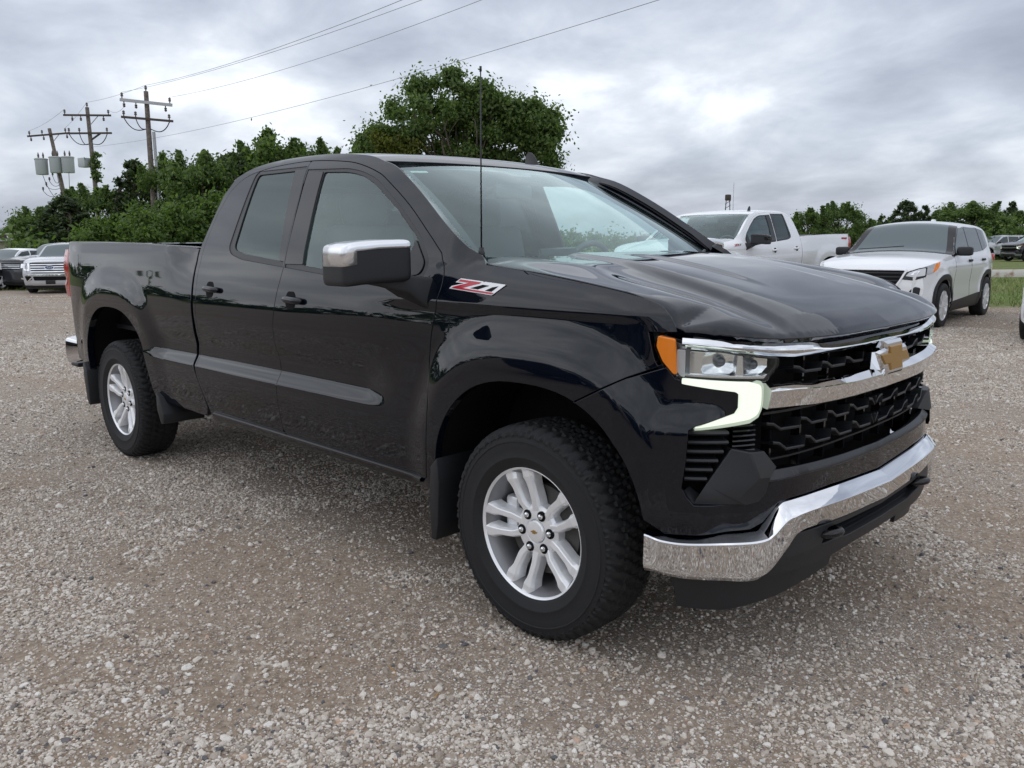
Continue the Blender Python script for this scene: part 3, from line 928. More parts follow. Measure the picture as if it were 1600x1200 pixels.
def roof_map(uv):      # u = x, v = -1..1 across
    x = uv[:, 0]; v = uv[:, 1]
    ze = roof_edge(x)
    ye = S(x, ze) + .0005
    crown = .022 * sstep((x + 2.44) / .35) * sstep((-1.02 - x) / .25) + .004
    z = ze + crown * (1 - np.abs(v) ** 2.4)
    # two shallow stamped channels
    z = z - .006 * np.exp(-((np.abs(v) - .62) / .05) ** 2) * sstep((-1.35 - x) / .1)
    return np.stack([x - .06 * (np.abs(v) ** 2.2) * sstep((x + 1.5) / .4) * 1.0 + .045 * sstep((x + 1.5) / .4), v * ye, z], -1)
rp = panel([(-2.42, -.995), (-1.11, -.995), (-1.11, .995), (-2.42, .995)], roof_map, (), .035, .03)
mk('roof', *rp[:2], black_paint, TRK, rp[2])
hp = panel([(-2.36, -.96), (-1.16, -.96), (-1.16, .96), (-2.36, .96)], lambda uv: roof_map(uv) - [0, 0, .045], (), .12, .005)
mk('headliner', hp[0], hp[1], headliner, TRK, None)
def rear_map(uv):      # u = y, v = z
    z = uv[:, 1]
    x = -2.545 + .0 * z + .16 * np.clip((z - 1.38) / .42, 0, 1) ** 1.6
    return np.stack([x, uv[:, 0], z], -1)
rw = lambda z: float(S(-2.5, z)[0]) - .012
RWALL = [(rw(z), z) for z in (.50, .8, 1.1, 1.35, 1.5, 1.65, 1.76)]
RWALL = np.array(RWALL + [(-y, z) for y, z in RWALL[::-1]])
RGL = rnd([(-.62, 1.42), (.62, 1.42), (.56, 1.72), (-.56, 1.72)], .04)
rp = panel(RWALL, rear_map, [RGL], .06, .02, out=-1)
mk('cab_back', rp[0], rp[1], black_paint, TRK, rp[2])
rp = panel(off2(RGL, .01), lambda uv: rear_map(uv) + [.006, 0, 0], (), .08, .003, out=-1)
mk('rear_window', rp[0], rp[1], privacy_glass, TRK, rp[2])

# ---- windscreen
def ws_top(y):
    a = np.abs(y) / .66
    return np.stack([-1.050 - .070 * a ** 2.2, y, 1.776 - .012 * a ** 2.4], -1)
def ws_bot(y):
    a = np.abs(y) / .80
    return np.stack([-.215 - .205 * a ** 2.2, y, 1.328 + .040 * a ** 2.5], -1)
def ws_map(uv):        # u -1..1 across, v 0..1 up
    u, v = uv[:, 0], uv[:, 1]
    B = ws_bot(u * .825); T = ws_top(u * .668)
    P = B * (1 - v[:, None]) + T * v[:, None]
    b = 4 * v * (1 - v) * (1 - .4 * u ** 2) * .030
    return P + np.stack([b * .55, 0 * b, b * .84], -1)
def wsp(loop, off, thick, res=.06, holes=()):
    h = 1e-3
    def f(uv):
        a = (ws_map(uv + [h, 0]) - ws_map(uv - [h, 0])); b = (ws_map(uv + [0, h]) - ws_map(uv - [0, h]))
        n = np.cross(a, b); n = n / (np.linalg.norm(n, axis=1, keepdims=True) + 1e-12)
        n = np.where(n[:, 2:3] < 0, -n, n)
        return ws_map(uv) + n * off
    a = panel(loop, f, holes, res, thick, .002, out=1)
    return a
WSL = rnd([(-1, 0), (1, 0), (1, 1.035), (-1, 1.035)], .03)
p = wsp(WSL, 0, .005)
s_ = 1 if p[2][:, 2].mean() > 0 else -1
ws = mk('windscreen', p[0], p[1], screen_glass, TRK, p[2])
WSI = rnd([(-.955, .018), (.955, .018), (.925, .955), (.14, .955), (.10, .90), (-.10, .90), (-.14, .955), (-.925, .955)], .03)
p = wsp(WSL, -.007, .002, .05, [WSI])
mk('glass_border', p[0], p[1], gloss_black, ws, p[2])
p = wsp([(-.93, .915), (-.80, .915), (-.80, .935), (-.93, .935)], -.0095, .001, .05)
mk('inspection_label', p[0], p[1], mat('pale_label', (.55, .68, .64), .5), ws, p[2])
# A-pillar outer skins close the step between screen and door frame
def apil(side):
    n = 14; V = []; Fc = []
    for k in range(n + 1):
        v = k / n
        g = ws_map(np.array([[-1.0, v]]))[0]
        g = g + (0, -.002, 0)
        q = np.array([(-.40, 1.395), (-.55, 1.490), (-.75, 1.620), (-.95, 1.730), (-1.08, 1.772), (-1.20, 1.803)])
        x = -.395 - .805 * v
        z = np.interp(-x, -q[:, 0], q[:, 1])
        o = np.array([x, -float(S(x, z)[0]) + .001, z])
        m = (g + o) / 2 + np.array([.005, -.004, .005])
        V += [g, m, o]
    for k in range(n):
        for j in range(2):
            a = k * 3 + j
            Fc.append([a, a + 3, a + 4, a + 1])
    V = np.array(V)
    if side > 0: return V * [1, -1, 1], [f[::-1] for f in Fc]
    return V, Fc
for s_ in (-1, 1):
    fixn(mk('a_pillar', *apil(s_), black_paint, TRK))

# ---- thin ledge along the sill that catches the sky
for s_ in (-1, 1):
    V, Fc = [], []
    xs_ = np.linspace(-2.43, -.60, 24)
    for x in xs_:
        z = .478 - .010 * (x + .6) / -1.8 * -1
        y = float(S(x, z)[0])
        V += [(x, s_ * (y - .01), z + .012), (x, s_ * (y + .006), z + .010), (x, s_ * (y + .015), z + .003), (x, s_ * (y + .013), z - .006), (x, s_ * (y - .01), z - .014)]
    for i in range(len(xs_) - 1):
        for j in range(4): Fc.append([i * 5 + j, i * 5 + j + 1, (i + 1) * 5 + j + 1, (i + 1) * 5 + j])
    fixn(mk_auto('sill_ledge', V, Fc, gloss_black, TRK, 60))
# ---- bed
BEDX0 = -2.585
aR = clip_z(AR, .47)
BED = np.vstack([
    smooth_line([(BEDX0 + .015, 1.392), (BEDX0 + .012, 1.25), (BEDX0, 1.0), (BEDX0 - .035, .785), (BEDX0 + .03, .648), (BEDX0 + .075, .515)], 4)[::1],
])
BED = np.vstack([BED[::-1],
    [(-2.80, 1.404), (-3.50, 1.424), (-4.05, 1.434), (-4.55, 1.437), (-4.715, 1.432), (-4.745, 1.405), (-4.775, 1.10), (-4.765, .80), (-4.735, .655), (-4.66, .600), (-4.36, .575)],
    aR[::-1][1:-1], [(-3.17, .47), (-2.55, .455)]])
side_pair('bed_side', panel(BED, Sm(), (), .028, .04, rows=ROWS), black_paint)
# rail cap, inner walls, floor, front wall, tailgate
def zrail(x): return np.interp(-x, [2.57, 2.8, 3.5, 4.05, 4.55, 4.72], [1.394, 1.404, 1.424, 1.434, 1.437, 1.433])
V, Fc = [], []
xs = np.linspace(-2.60, -4.72, 24)
for x in xs:
    y = float(S(x, zrail(x) - .004)[0]); z = float(zrail(x))
    V += [(x, -y - .001, z - .012), (x, -y + .006, z + .004), (x, -y + .085, z + .004), (x, -y + .09, z - .05), (x, -.78, z - .06), (x, -.78, .86)]
for i in range(len(xs) - 1):
    for j in range(5):
        Fc.append([i * 6 + j, i * 6 + j + 1, (i + 1) * 6 + j + 1, (i + 1) * 6 + j])
rail = (np.array(V), Fc)
for r_ in ((rail[0], rail[1]), mirror((rail[0], rail[1]))):
    fixn(mk_auto('bed_rail_cap', r_[0], r_[1], satin_black, TRK))
parts_ = [box_vf((-3.65, 0, .85), (2.12, 1.60, .03)), box_vf((-2.60, 0, 1.13), (.04, 1.72, .54)), box_vf((-2.60, 0, 1.392), (.06, 1.74, .03))]
r_ = join(parts_)
mk_auto('bed_liner', r_[0], r_[1], trim_black, TRK)
def tg_map(uv):
    return np.stack([-4.775 + .012 * ((uv[:, 1] - 1.0) / .4) ** 2 + .05 * np.clip((np.abs(uv[:, 0]) - .5) / .4, 0, 1) ** 2, uv[:, 0], uv[:, 1]], -1)
p = panel(rnd([(-.80, .72), (.80, .72), (.80, 1.425), (-.80, 1.425)], .02), tg_map, (), .08, .06, out=-1)
tg = mk('tailgate', p[0], p[1], black_paint, TRK, p[2])
rbox('tailgate_handle', (-4.785, 0, 1.30), (.02, .24, .07), .008, satin_black, tg)
# tail lamps wrap the rear corner
def tail_lamp():
    V, Fc = [], []
    zs = np.linspace(1.04, 1.385, 9)
    for z in zs:
        t = (z - 1.04) / .345
        bul = .020 * math.sin(PI * min(max(t, .03), .97)) ** .4
        dip = -.018 * math.exp(-((t - .42) / .07) ** 2)
        ys = float(S(-4.70, z)[0])
        for (x, y) in ((-4.66, ys + .004), (-4.73, ys + .006 + .3 * bul), (-4.80 - bul * .5 - dip * .6, ys - .004 + bul + dip), (-4.83 - bul - dip, ys - .05 + dip), (-4.83 - bul, ys - .10), (-4.78, ys - .13)):
            V.append((x, -y + .012, z))
    for i in range(len(zs) - 1):
        for j in range(5):
            Fc.append([i * 6 + j, i * 6 + j + 1, (i + 1) * 6 + j + 1, (i + 1) * 6 + j])
    Fc += [[0, 1, 2, 3, 4, 5], [48 + k for k in range(6)][::-1]]
    return np.array(V), Fc
tl = tail_lamp()
fixn(mk_auto('tail_light', tl[0], tl[1], red_lens, TRK, 60)); tlm = mirror(tl)
fixn(mk_auto('tail_light', tlm[0], tlm[1], red_lens, TRK, 60))
# rear bumper: chrome corner ends, black step and hitch
def rb_map(uv):
    y = uv[:, 0]; z = uv[:, 1]
    a = np.abs(y)
    x = -4.985 + .16 * np.clip((a - .55) / .42, 0, 1) ** 2.2 + .02 * ((z - .64) / .1) ** 2
    return np.stack([x, y, z], -1)
p = panel(rnd([(-.955, .545), (-.60, .515), (.60, .515), (.955, .545), (.955, .725), (.70, .745), (-.70, .745), (-.955, .725)], .02), rb_map, (), .05, .18, .006, out=-1)
rb = mk('rear_bumper', p[0], p[1], chrome, TRK, p[2])
rbox('bumper_step', (-4.90, 0, .752), (.19, 1.50, .014), .004, trim_black, rb)
rbox('hitch_receiver', (-4.98, 0, .47), (.16, .09, .09), .01, satin_black, rb)
rbox('corner_step', (-4.955, -.72, .505), (.15, .30, .035), .012, trim_black, rb)
rbox('corner_step', (-4.955, .72, .505), (.15, .30, .035), .012, trim_black, rb)

# ---- hood
HE_X = np.array([-.46, -.30, -.264, -.009, .286, .456, .522, .551, .60, .70])
HE_Z = np.array([1.350, 1.343, 1.337, 1.313, 1.276, 1.243, 1.208, 1.167, 1.155, 1.13])
def hood_e(x): return np.minimum(S(x, herm(HE_X, HE_Z, np.minimum(x, .553))) , .93)
def hood_front(y):
    return F(y) + .008 - .03 * sstep((np.abs(y) - .80) / .13)
LIPZ_Y = np.array([0, .3, .45, .65, .78, .88, .93])
LIPZ = np.array([1.122, 1.122, 1.124, 1.128, 1.138, 1.150, 1.160])
HX_ = np.array([-.26, 0, .20, .40, .55, .65, .74, .86])
HC_ = np.array([1.372, 1.351, 1.321, 1.282, 1.247, 1.219, 1.190, 1.150])
def hood_map(uv):       # plan position -> height
    x, y = uv[:, 0], uv[:, 1]
    b = np.abs(y)
    xe = np.minimum(x, .553)
    ye = S(xe, herm(HE_X, HE_Z, xe))
    a = b / ye
    t = np.clip((x + .3) / 1.1, 0, 1)
    zc = herm(HX_, HC_, x)
    dome = 1 - sstep((b - (.36 + .22 * t)) / (.09))
    z = zc - .014 + .014 * dome
    z = z + .008 * (1 - sstep((b - (.17 + .10 * t)) / .07)) * sstep((x + .25) / .2) * (1 - sstep((x - .25) / .35))
    z = z - .022 * np.exp(-((a - .70) / .14) ** 2) * sstep((x + .1) / .4)
    ze = herm(HE_X, HE_Z, xe)
    side = sstep((a - .74) / .27)
    z = z * (1 - side) + ze * side
    d = hood_front(np.minimum(b, .93)) - x
    lip = herm(LIPZ_Y, LIPZ, np.minimum(b, .93))
    nose = lip + np.interp(d, [-.02, 0, .012, .09, .16, .30, 2.0], [-.02, 0, .014, .066, .100, .165, .9])
    k = .018
    h = np.clip(.5 + .5 * (z - nose) / k, 0, 1)
    z = z * (1 - h) + nose * h - k * h * (1 - h)
    return np.stack([x, y, z], -1)
_e = WING_HOOD[:, 0]
HS = np.stack([_e[::-1], -(S(_e[::-1], WING_HOOD[::-1, 1]) - .0075)], -1)      # front to rear along the wing
_fy = np.linspace(float(HS[0, 1]) + .004, -float(HS[0, 1]) - .004, 41)
HF = np.stack([hood_front(np.abs(_fy)), _fy], -1)
HR = np.stack([-.285 - .125 * (np.abs(np.linspace(.80, -.80, 21)) / .9) ** 2.5, np.linspace(.80, -.80, 21)], -1)
HOOD = np.vstack([HS[::-1], HF, HS * [1, -1], HR])
p = panel(HOOD, hood_map, (), .013, .03, .003)
hood = mk('hood', p[0], p[1], black_paint, TRK, p[2])
# cowl and wipers
def cowl_map(uv):
    y, t = uv[:, 0], uv[:, 1]
    a = np.abs(y) / .80
    x0 = -.235 - .13 * a ** 2.2; x1 = -.30 - .14 * a ** 2.2
    return np.stack([x0 + (x1 - x0) * t, y, 1.300 + .012 * t + .03 * a], -1)
p = panel([(-.82, -.6), (.82, -.6), (.82, 1.0), (-.82, 1.0)], cowl_map, (), .08, .03)
fixn(mk('cowl', p[0], p[1], trim_black, TRK))
for y0, y1 in ((-.60, .08), (.12, .72)):
    pts = []
    for k in range(9):
        y = y0 + (y1 - y0) * k / 8
        g = ws_map(np.array([[y / .82, -.005 + .012 * k / 8]]))[0]
        pts.append(g + np.array([.008, 0, .006]))
    V, Fc = tube_vf(pts, .008, 6)
    w_ = mk('wiper', V, Fc, satin_black, TRK)
    g = pts[6]
    V, Fc = tube_vf([g + np.array([.0, .0, .006]), g + np.array([.10, .10, -.015])], .009, 6)
    mk('wiper_arm', V, Fc, satin_black, w_)

# ================================================================== truck front end
_qy = np.concatenate([np.linspace(0, .93, 60), np.linspace(.935, .978, 16)])
_qx = F(_qy)
_sx = np.linspace(.28, -.30, 20)
_sy = np.interp(_sx, [-.30, 0, .2, .30], [.979, .979, .979, .9785])
QP = np.vstack([np.stack([_qx, _qy], -1)[_qx > .30], np.stack([_sx, _sy], -1)])
QS = np.concatenate([[0], np.cumsum(np.linalg.norm(np.diff(QP, axis=0), axis=1))])
def t_y(y):   # signed arc length of the plan curve at lateral position y
    k = int((QP[:, 1] < .9775).sum())
    return np.sign(y) * np.interp(np.abs(y), QP[:k, 1], QS[:k])
def t_x(x):   # arc length on the flank at station x
    return np.interp(-x, -QP[:, 0], QS)
_tn = np.gradient(QP, QS, axis=0); _tn /= np.linalg.norm(_tn, axis=1, keepdims=True)
QN = np.stack([_tn[:, 1], -_tn[:, 0]], -1)
for _ in range(3):
    QN[1:-1] = (QN[:-2] + 2 * QN[1:-1] + QN[2:]) / 4
QN[0] = (1, 0); QN /= np.linalg.norm(QN, axis=1, keepdims=True)
def wrap(t, z, off):
    """point on the wrapped nose; t > 0 on the passenger side"""
    a = np.abs(t)
    px = np.interp(a, QS, QP[:, 0]); py = np.interp(a, QS, QP[:, 1])
    nx = np.interp(a, QS, QN[:, 0]); ny = np.interp(a, QS, QN[:, 1])
    sg = np.where(t >= 0, -1.0, 1.0)
    return np.stack([px + nx * off, sg * (py + ny * off), z + 0 * px], -1)
def Wm(off=0.0):
    def f(uv):
        o = off(uv[:, 0], uv[:, 1]) if callable(off) else off
        return wrap(uv[:, 0], uv[:, 1], o)
    return f
def fy(pts):   # (|y|, z) -> (t, z), passenger side
    return np.array([(float(t_y(y)), z) for y, z in pts])
def full(loop):  # half outline from the centre line outwards and back -> full outline across both sides
    l = np.asarray(loop, float)
    m = l[::-1] * [-1, 1]
    return np.vstack([l, m])
def wpan(name, loop, off, m, parent=TRK, thick=.02, res=.02, edge=.002, holes=(), rows=(), both=False):
    p = panel(loop, Wm(off), holes, res, thick, edge, rows)
    mid = p[2]
    c = wrap(np.array([np.mean(np.asarray(loop)[:, 0])]), np.array([.8]), 0)[0]
    if (mid[:, 0].mean() * c[0] + mid[:, 1].mean() * c[1]) < 0:
        p = panel(loop, Wm(off), holes, res, thick, edge, rows, out=-1)
    o = [mk(name, p[0], p[1], m, parent if not isinstance(parent, (list, tuple)) else parent[0], p[2])]
    if both:
        q = mirror(p)
        o.append(mk(name, q[0], q[1], m, parent if not isinstance(parent, (list, tuple)) else parent[1], q[2]))
    return o

# ---- painted bumper cover with its flared corner
def fascia_off(t, z):
    a = np.abs(t)
    px = np.interp(a, QS, QP[:, 0])
    d = archd(px, z, ARCH[0]) * .52
    b = .036 * (1 - sstep((d - .075) / .13)) * sstep((.66 - px) / .2)
    ledge = .030 * (1 - sstep((z - .845) / .10)) * sstep((px - .40) / .12) * sstep((a - float(t_y(.80))) / .12)
    return np.maximum(b, ledge) - .012 * sstep((.60 - z) / .1)
arch_f = clip_z(AF, .53)
arch_f = arch_f[arch_f[:, 0] > .226][::1]
arch_t = np.array([(float(t_x(x)), z) for x, z in arch_f])
FAS = np.vstack([
    [(float(t_x(.236)), .911), (float(t_x(.414)), 1.004), (float(t_y(.938)), 1.046), (float(t_y(.926)), 1.012)],
    fy([(.868, .988), (.812, .976), (.802, .966), (.802, .925), (.811, .908), (.893, .876), (.905, .862), (.908, .760), (.913, .684), (.905, .655), (.893, .630), (.775, .622), (.735, .640), (.706, .690), (.50, .690), (.25, .684), (0, .680)]),
])
low = fy([(0, .600), (.37, .618), (.60, .615), (.655, .605), (.705, .550), (.745, .533), (.844, .534), (.934, .531)])
FAS_R = np.vstack([FAS[:-1], low[1:], arch_t[:]])
# passenger half and driver half meet on the centre line: one closed loop over both sides
half = np.vstack([low, arch_t[:], FAS])
loop = np.vstack([half, (half[::-1] * [-1, 1])[1:-1]])
fascia = wpan('bumper_cover', off2(dense(loop, .03), -.002), fascia_off, black_paint, TRK, .03, .022, .003)[0]
# top lip of the lower grille frame (satin)
lip = full(fy([(0, .676), (.25, .680), (.50, .686), (.712, .688), (.702, .706), (.50, .704), (.25, .698), (0, .694)])[::1])
def lipper(l):
    h = len(l) // 2
    return l
H_ = fy([(0, .676), (.25, .680), (.50, .686), (.712, .690), (.700, .712), (.50, .708), (.25, .702), (0, .698)])
H_full = np.vstack([H_, (H_[::-1] * [-1, 1])[1:-1]])
wpan('grille_sill', H_full, lambda t, z: .004 - .9 * np.clip(z - .688, 0, 1), satin_black, TRK, .05, .02, .004)

# ---- chrome bumper bar
BT = fy([(0, .596), (.37, .612), (.60, .611), (.655, .601), (.706, .545), (.742, .528), (.844, .529), (.920, .526)])
BT = np.vstack([BT, [(float(t_x(.488)), .538)]])
BB = fy([(0, .487), (.37, .498), (.574, .503), (.640, .450), (.724, .380), (.840, .388), (.915, .393)])
BB = np.vstack([BB, [(float(t_x(.503)), .404)]])
BTs, BBs = smooth_line(BT, 6), smooth_line(BB, 6)
# structured strip: crisp crease between the sloping top chamfer and the flat face
tE = float(BTs[-1, 0])
ts_ = np.unique(np.concatenate([np.linspace(0, tE, 90), BTs[:, 0][BTs[:, 0] <= tE]]))
ts_ = ts_[np.r_[True, np.diff(ts_) > .003]]
ts_ = np.concatenate([-ts_[::-1][:-1], ts_])
V, Fc = [], []
for t_ in ts_:
    a = abs(t_)
    zt_, zb_ = float(np.interp(a, BTs[:, 0], BTs[:, 1])), float(np.interp(a, BBs[:, 0], BBs[:, 1]))
    wing = float(sstep((a - float(t_y(.58))) / .16))
    c = .70 * (1 - wing) + .90 * wing
    H_ = zt_ - zb_
    e_ = 1 - .25 * float(sstep((a - (tE - .05)) / .05))
    rows_ = [(-.03, zb_ + .012), (.010, zb_ + .002), (.020, zb_), (.034, zb_ + .10 * H_), (.040, zb_ + .25 * H_), (.047 * e_, zb_ + (c - .06) * H_), (.049 * e_, zb_ + (c - .015) * H_), (.046 * e_, zb_ + (c + .02) * H_),
             (.046 * (1 - .8) + .0, zt_ - .004) if False else (.022, zb_ + (c + .75 * (1 - c)) * H_), (.008, zt_), (-.03, zt_ + .001)]
    for o_, z_ in rows_:
        V.append(wrap(np.array([t_]), np.array([z_]), o_)[0])
nr = 11
for i in range(len(ts_) - 1):
    for j in range(nr - 1):
        Fc.append([i * nr + j, i * nr + j + 1, (i + 1) * nr + j + 1, (i + 1) * nr + j])
Fc += [list(range(nr)), [(len(ts_) - 1) * nr + j for j in range(nr)][::-1]]
bumper = fixn(mk_auto('front_bumper', V, Fc, chrome, TRK, 24))

# ---- lower valance with recessed grille, tow hooks, air dam
V_ = np.vstack([fy([(0, .378), (.22, .376), (.33, .372), (.40, .366), (.46, .366), (.728, .380)]), fy([(.648, .446), (.580, .498), (.37, .494), (0, .483)])])
loop = np.vstack([V_, (V_[::-1] * [-1, 1])[1:-1]])
SL = fy([(0, .418), (.27, .418), (.33, .428), (.455, .432), (.415, .484), (0, .474)])
hole = np.vstack([SL, (SL[::-1] * [-1, 1])[1:-1]])
def val_off(t, z): return .022 - .25 * np.clip(.42 - z, 0, 1)
valance = wpan('valance', loop, val_off, trim_black, TRK, .06, .02, .004, [rnd(ccw(hole), .012)])[0]
wpan('lower_grille_back', off2(hole, .02), -.055, void_black, valance, .01, .05)
for k in range(3):
    z = .430 + .0165 * k
    V, Fc = [], []
    ys = np.linspace(-.34, .34, 15)
    for y in ys:
        w_ = wrap(np.array([-t_y(y)]), np.array([z]), -.004 - .012 * 0)[0]
        for dx, dz in ((.0, .003), (.006, .0), (0, -.003), (-.03, -.002), (-.03, .004)):
            V.append(w_ + (dx, 0, dz))
    for i in range(14):
        for j in range(5):
            Fc.append([i * 5 + j, i * 5 + (j + 1) % 5, (i + 1) * 5 + (j + 1) % 5, (i + 1) * 5 + j])
    fixn(mk_auto('lower_grille_slat', V, Fc, trim_black, valance))
for s_ in (-1, 1):
    pts = []
    for k in range(13):
        a = PI * k / 12 - PI / 2
        pts.append((.80 + .045 * math.cos(a) + .02, s_ * .405 + .040 * math.sin(a), .462 + .010 * math.cos(a)))
    pts = [(.70, s_ * .405 - .040, .462)] + pts + [(.70, s_ * .405 + .040, .462)]
    V, Fc = tube_vf(pts, .0135, 10)
    mk('tow_hook', V, Fc, gloss_black, TRK)
D_ = fy([(.30, .31), (.60, .275), (.80, .262), (.915, .275), (.925, .398), (.80, .396), (.62, .45), (.30, .40)])
wpan('air_dam', D_, lambda t, z: -.012 - .20 * (.395 - z), trim_black, TRK, .012, .03, .003, both=True)
D_ = fy([(-.32, .372), (.32, .372), (.30, .33), (-.30, .33)])
wpan('air_dam', np.array([(float(t_y(y)), z) for y, z in [(-.32, .335), (.32, .335), (.32, .376), (-.32, .376)]]), -.04, trim_black, TRK, .012, .05, .003)

# ---- side air intakes: louvres, faceted shroud, tray
FV = fy([(.720, .86), (.906, .86), (.915, .66), (.88, .625), (.72, .63)])
wpan('intake_back', FV, -.075, void_black, TRK, .01, .05, both=True)
pr = [(.012, .0), (.007, .006), (-.05, .010), (-.05, .002), (.006, -.006)]
for sgn in (-1, 1):
    for k in range(6):
        z = .846 - .0285 * k
        y0, y1 = .904 - .0 * k + .001 * k, .822 + .0115 * max(0, k - 1)
        V, Fc = [], []
        for y in np.linspace(y0, y1, 7):
            w_ = wrap(np.array([float(t_y(y))]), np.array([z]), -.012)[0]
            n_ = wrap(np.array([float(t_y(y))]), np.array([z]), .988)[0] - w_
            for d, dz in pr:
                q = w_ + n_ * d + (0, 0, dz)
                V.append((q[0], q[1] * -sgn, q[2]))
        for i in range(6):
            for j in range(5):
                Fc.append([i * 5 + j, i * 5 + (j + 1) % 5, (i + 1) * 5 + (j + 1) % 5, (i + 1) * 5 + j])
        Fc += [list(range(5)), [30 + j for j in range(5)][::-1]]
        fixn(mk_auto('intake_louver', V, Fc, satin_black, TRK))
    # finer ribs between the louvres and the grille
    for k in range(6):
        z = .862 - .0155 * k
        V, Fc = [], []
        for y in np.linspace(.806, .735, 5):
            w_ = wrap(np.array([float(t_y(y))]), np.array([z]), -.022)[0]
            n_ = wrap(np.array([float(t_y(y))]), np.array([z]), .978)[0] - w_
            for d, dz in [(.004, 0), (.0, .004), (-.04, .005), (-.04, -.005), (0, -.004)]:
                q = w_ + n_ * d + (0, 0, dz)
                V.append((q[0], q[1] * -sgn, q[2]))
        for i in range(4):
            for j in range(5):
                Fc.append([i * 5 + j, i * 5 + (j + 1) % 5, (i + 1) * 5 + (j + 1) % 5, (i + 1) * 5 + j])
        fixn(mk_auto('intake_rib', V, Fc, gloss_black, TRK))
def shroud(sgn):
    """faceted plastic horn between intake and lower grille"""
    def W(y, z, o):
        w_ = wrap(np.array([float(t_y(y))]), np.array([z]), o)[0]
        return (w_[0], w_[1] * -sgn, w_[2])
    P = [W(.812, .797, -.010), W(.768, .786, .012), W(.714, .783, .000), W(.634, .716, -.030), W(.698, .700, .012), W(.716, .652, .016), W(.735, .630, .014),
         W(.775, .622, .012), W(.868, .690, -.004), W(.893, .632, .012), W(.913, .668, .004), W(.905, .690, -.03), W(.800, .640, .016), W(.742, .705, .022),
         W(.812, .797, -.08), W(.868, .690, -.08), W(.714, .783, -.09), W(.634, .716, -.09)]
    Fc = [[0, 8, 12, 13, 1], [1, 13, 4, 3, 2], [13, 12, 7, 6, 5, 4], [8, 9, 7, 12], [0, 14, 15, 8], [0, 1, 2, 16, 14], [2, 3, 17, 16]]
    T_ = [W(.893, .632, .014), W(.775, .622, .014), W(.735, .630, .012), W(.80, .650, -.03), W(.880, .650, -.03), W(.913, .664, .006), W(.900, .674, -.03)]
    k = len(P)
    return P + T_, Fc + [[k, k + 4, k + 3, k + 1], [k + 5, k + 6, k + 4, k]]
for sgn in (-1, 1):
    P, Fc = shroud(sgn)
    o = mk_auto('intake_shroud', P, Fc, satin_black, TRK, 12)
    fixn(o)
    md = o.modifiers.new('edge', 'BEVEL'); md.width = .004; md.segments = 2; md.limit_method = 'ANGLE'

# ---- grille: backing, bars, mesh, emblem
BK = np.array([(float(t_y(y)), z) for y, z in [(-.79, .68), (.79, .68), (.79, 1.13), (-.79, 1.13)]])
wpan('grille_back', BK, -.115, void_black, TRK, .01, .06)
def bar(name, path, prof, m, parent=TRK, angle=30, closed=True):
    """path: list of (t, z, off); prof: (d, dz) offsets along the nose normal and up"""
    V, Fc = [], []
    n = len(prof)
    for t, z, o in path:
        w_ = wrap(np.array([t]), np.array([z]), o)[0]
        n_ = wrap(np.array([t]), np.array([z]), o + 1)[0] - w_
        V += [w_ + n_ * d + np.array([0, 0, dz]) for d, dz in prof]
    for i in range(len(path) - 1):
        for j in range(n):
            Fc.append([i * n + j, i * n + (j + 1) % n, (i + 1) * n + (j + 1) % n, (i + 1) * n + j])
    Fc += [list(range(n)), [(len(path) - 1) * n + j for j in range(n)][::-1]]
    return fixn(mk_auto(name, V, Fc, m, parent, angle))
# mid chrome bar: sloping top, tall tumbled face
MY = np.linspace(-.712, .712, 49)
MT = lambda y: np.interp(np.abs(y), [0, .25, .50, .60, .712], [.972, .973, .982, .990, .992])
MB = lambda y: np.interp(np.abs(y), [0, .25, .50, .60, .712], [.898, .899, .904, .910, .913])
V, Fc = [], []
for y in MY:
    t = float(t_y(-y)); zt, zb = float(MT(y)), float(MB(y))
    for o, z in ((-.05, zt - .002), (-.012, zt), (.016, zt - .018), (.0165, zt - .021), (.004, zb + .004), (.0, zb), (-.05, zb + .006)):
        V.append(wrap(np.array([t]), np.array([z]), o)[0])
for i in range(48):
    for j in range(7):
        Fc.append([i * 7 + j, i * 7 + (j + 1) % 7, (i + 1) * 7 + (j + 1) % 7, (i + 1) * 7 + j])
Fc += [list(range(7)), [48 * 7 + j for j in range(7)][::-1]]
fixn(mk_auto('grille_chrome_bar', V, Fc, chrome, TRK, 12))
# upper chrome bar: thin in the middle, full height over the lamps
UY = np.concatenate([np.linspace(-.918, -.60, 22), np.linspace(-.58, .58, 25), np.linspace(.60, .918, 22)])
V, Fc = [], []
for y in UY:
    a = abs(y); t = float(t_y(-y))
    zt = np.interp(a, [0, .20, .40, .455, .53, .70, .918], [1.088, 1.086, 1.089, 1.092, 1.106, 1.114, 1.136])
    zb = np.interp(a, [0, .20, .40, .60, .70, .918], [1.062, 1.060, 1.062, 1.066, 1.074, 1.104])
    h = zt - zb
    for o, z in ((-.05, zt - .004), (-.006, zt), (.006, zt - .35 * h), (.007, zt - .5 * h), (.000, zb + .25 * h), (-.010, zb), (-.05, zb + .002)):
        V.append(wrap(np.array([t]), np.array([z]), o)[0])
for i in range(len(UY) - 1):
    for j in range(7):
        Fc.append([i * 7 + j, i * 7 + (j + 1) % 7, (i + 1) * 7 + (j + 1) % 7, (i + 1) * 7 + j])
Fc += [list(range(7)), [(len(UY) - 1) * 7 + j for j in range(7)][::-1]]
fixn(mk_auto('hood_chrome_bar', V, Fc, chrome, TRK, 18))
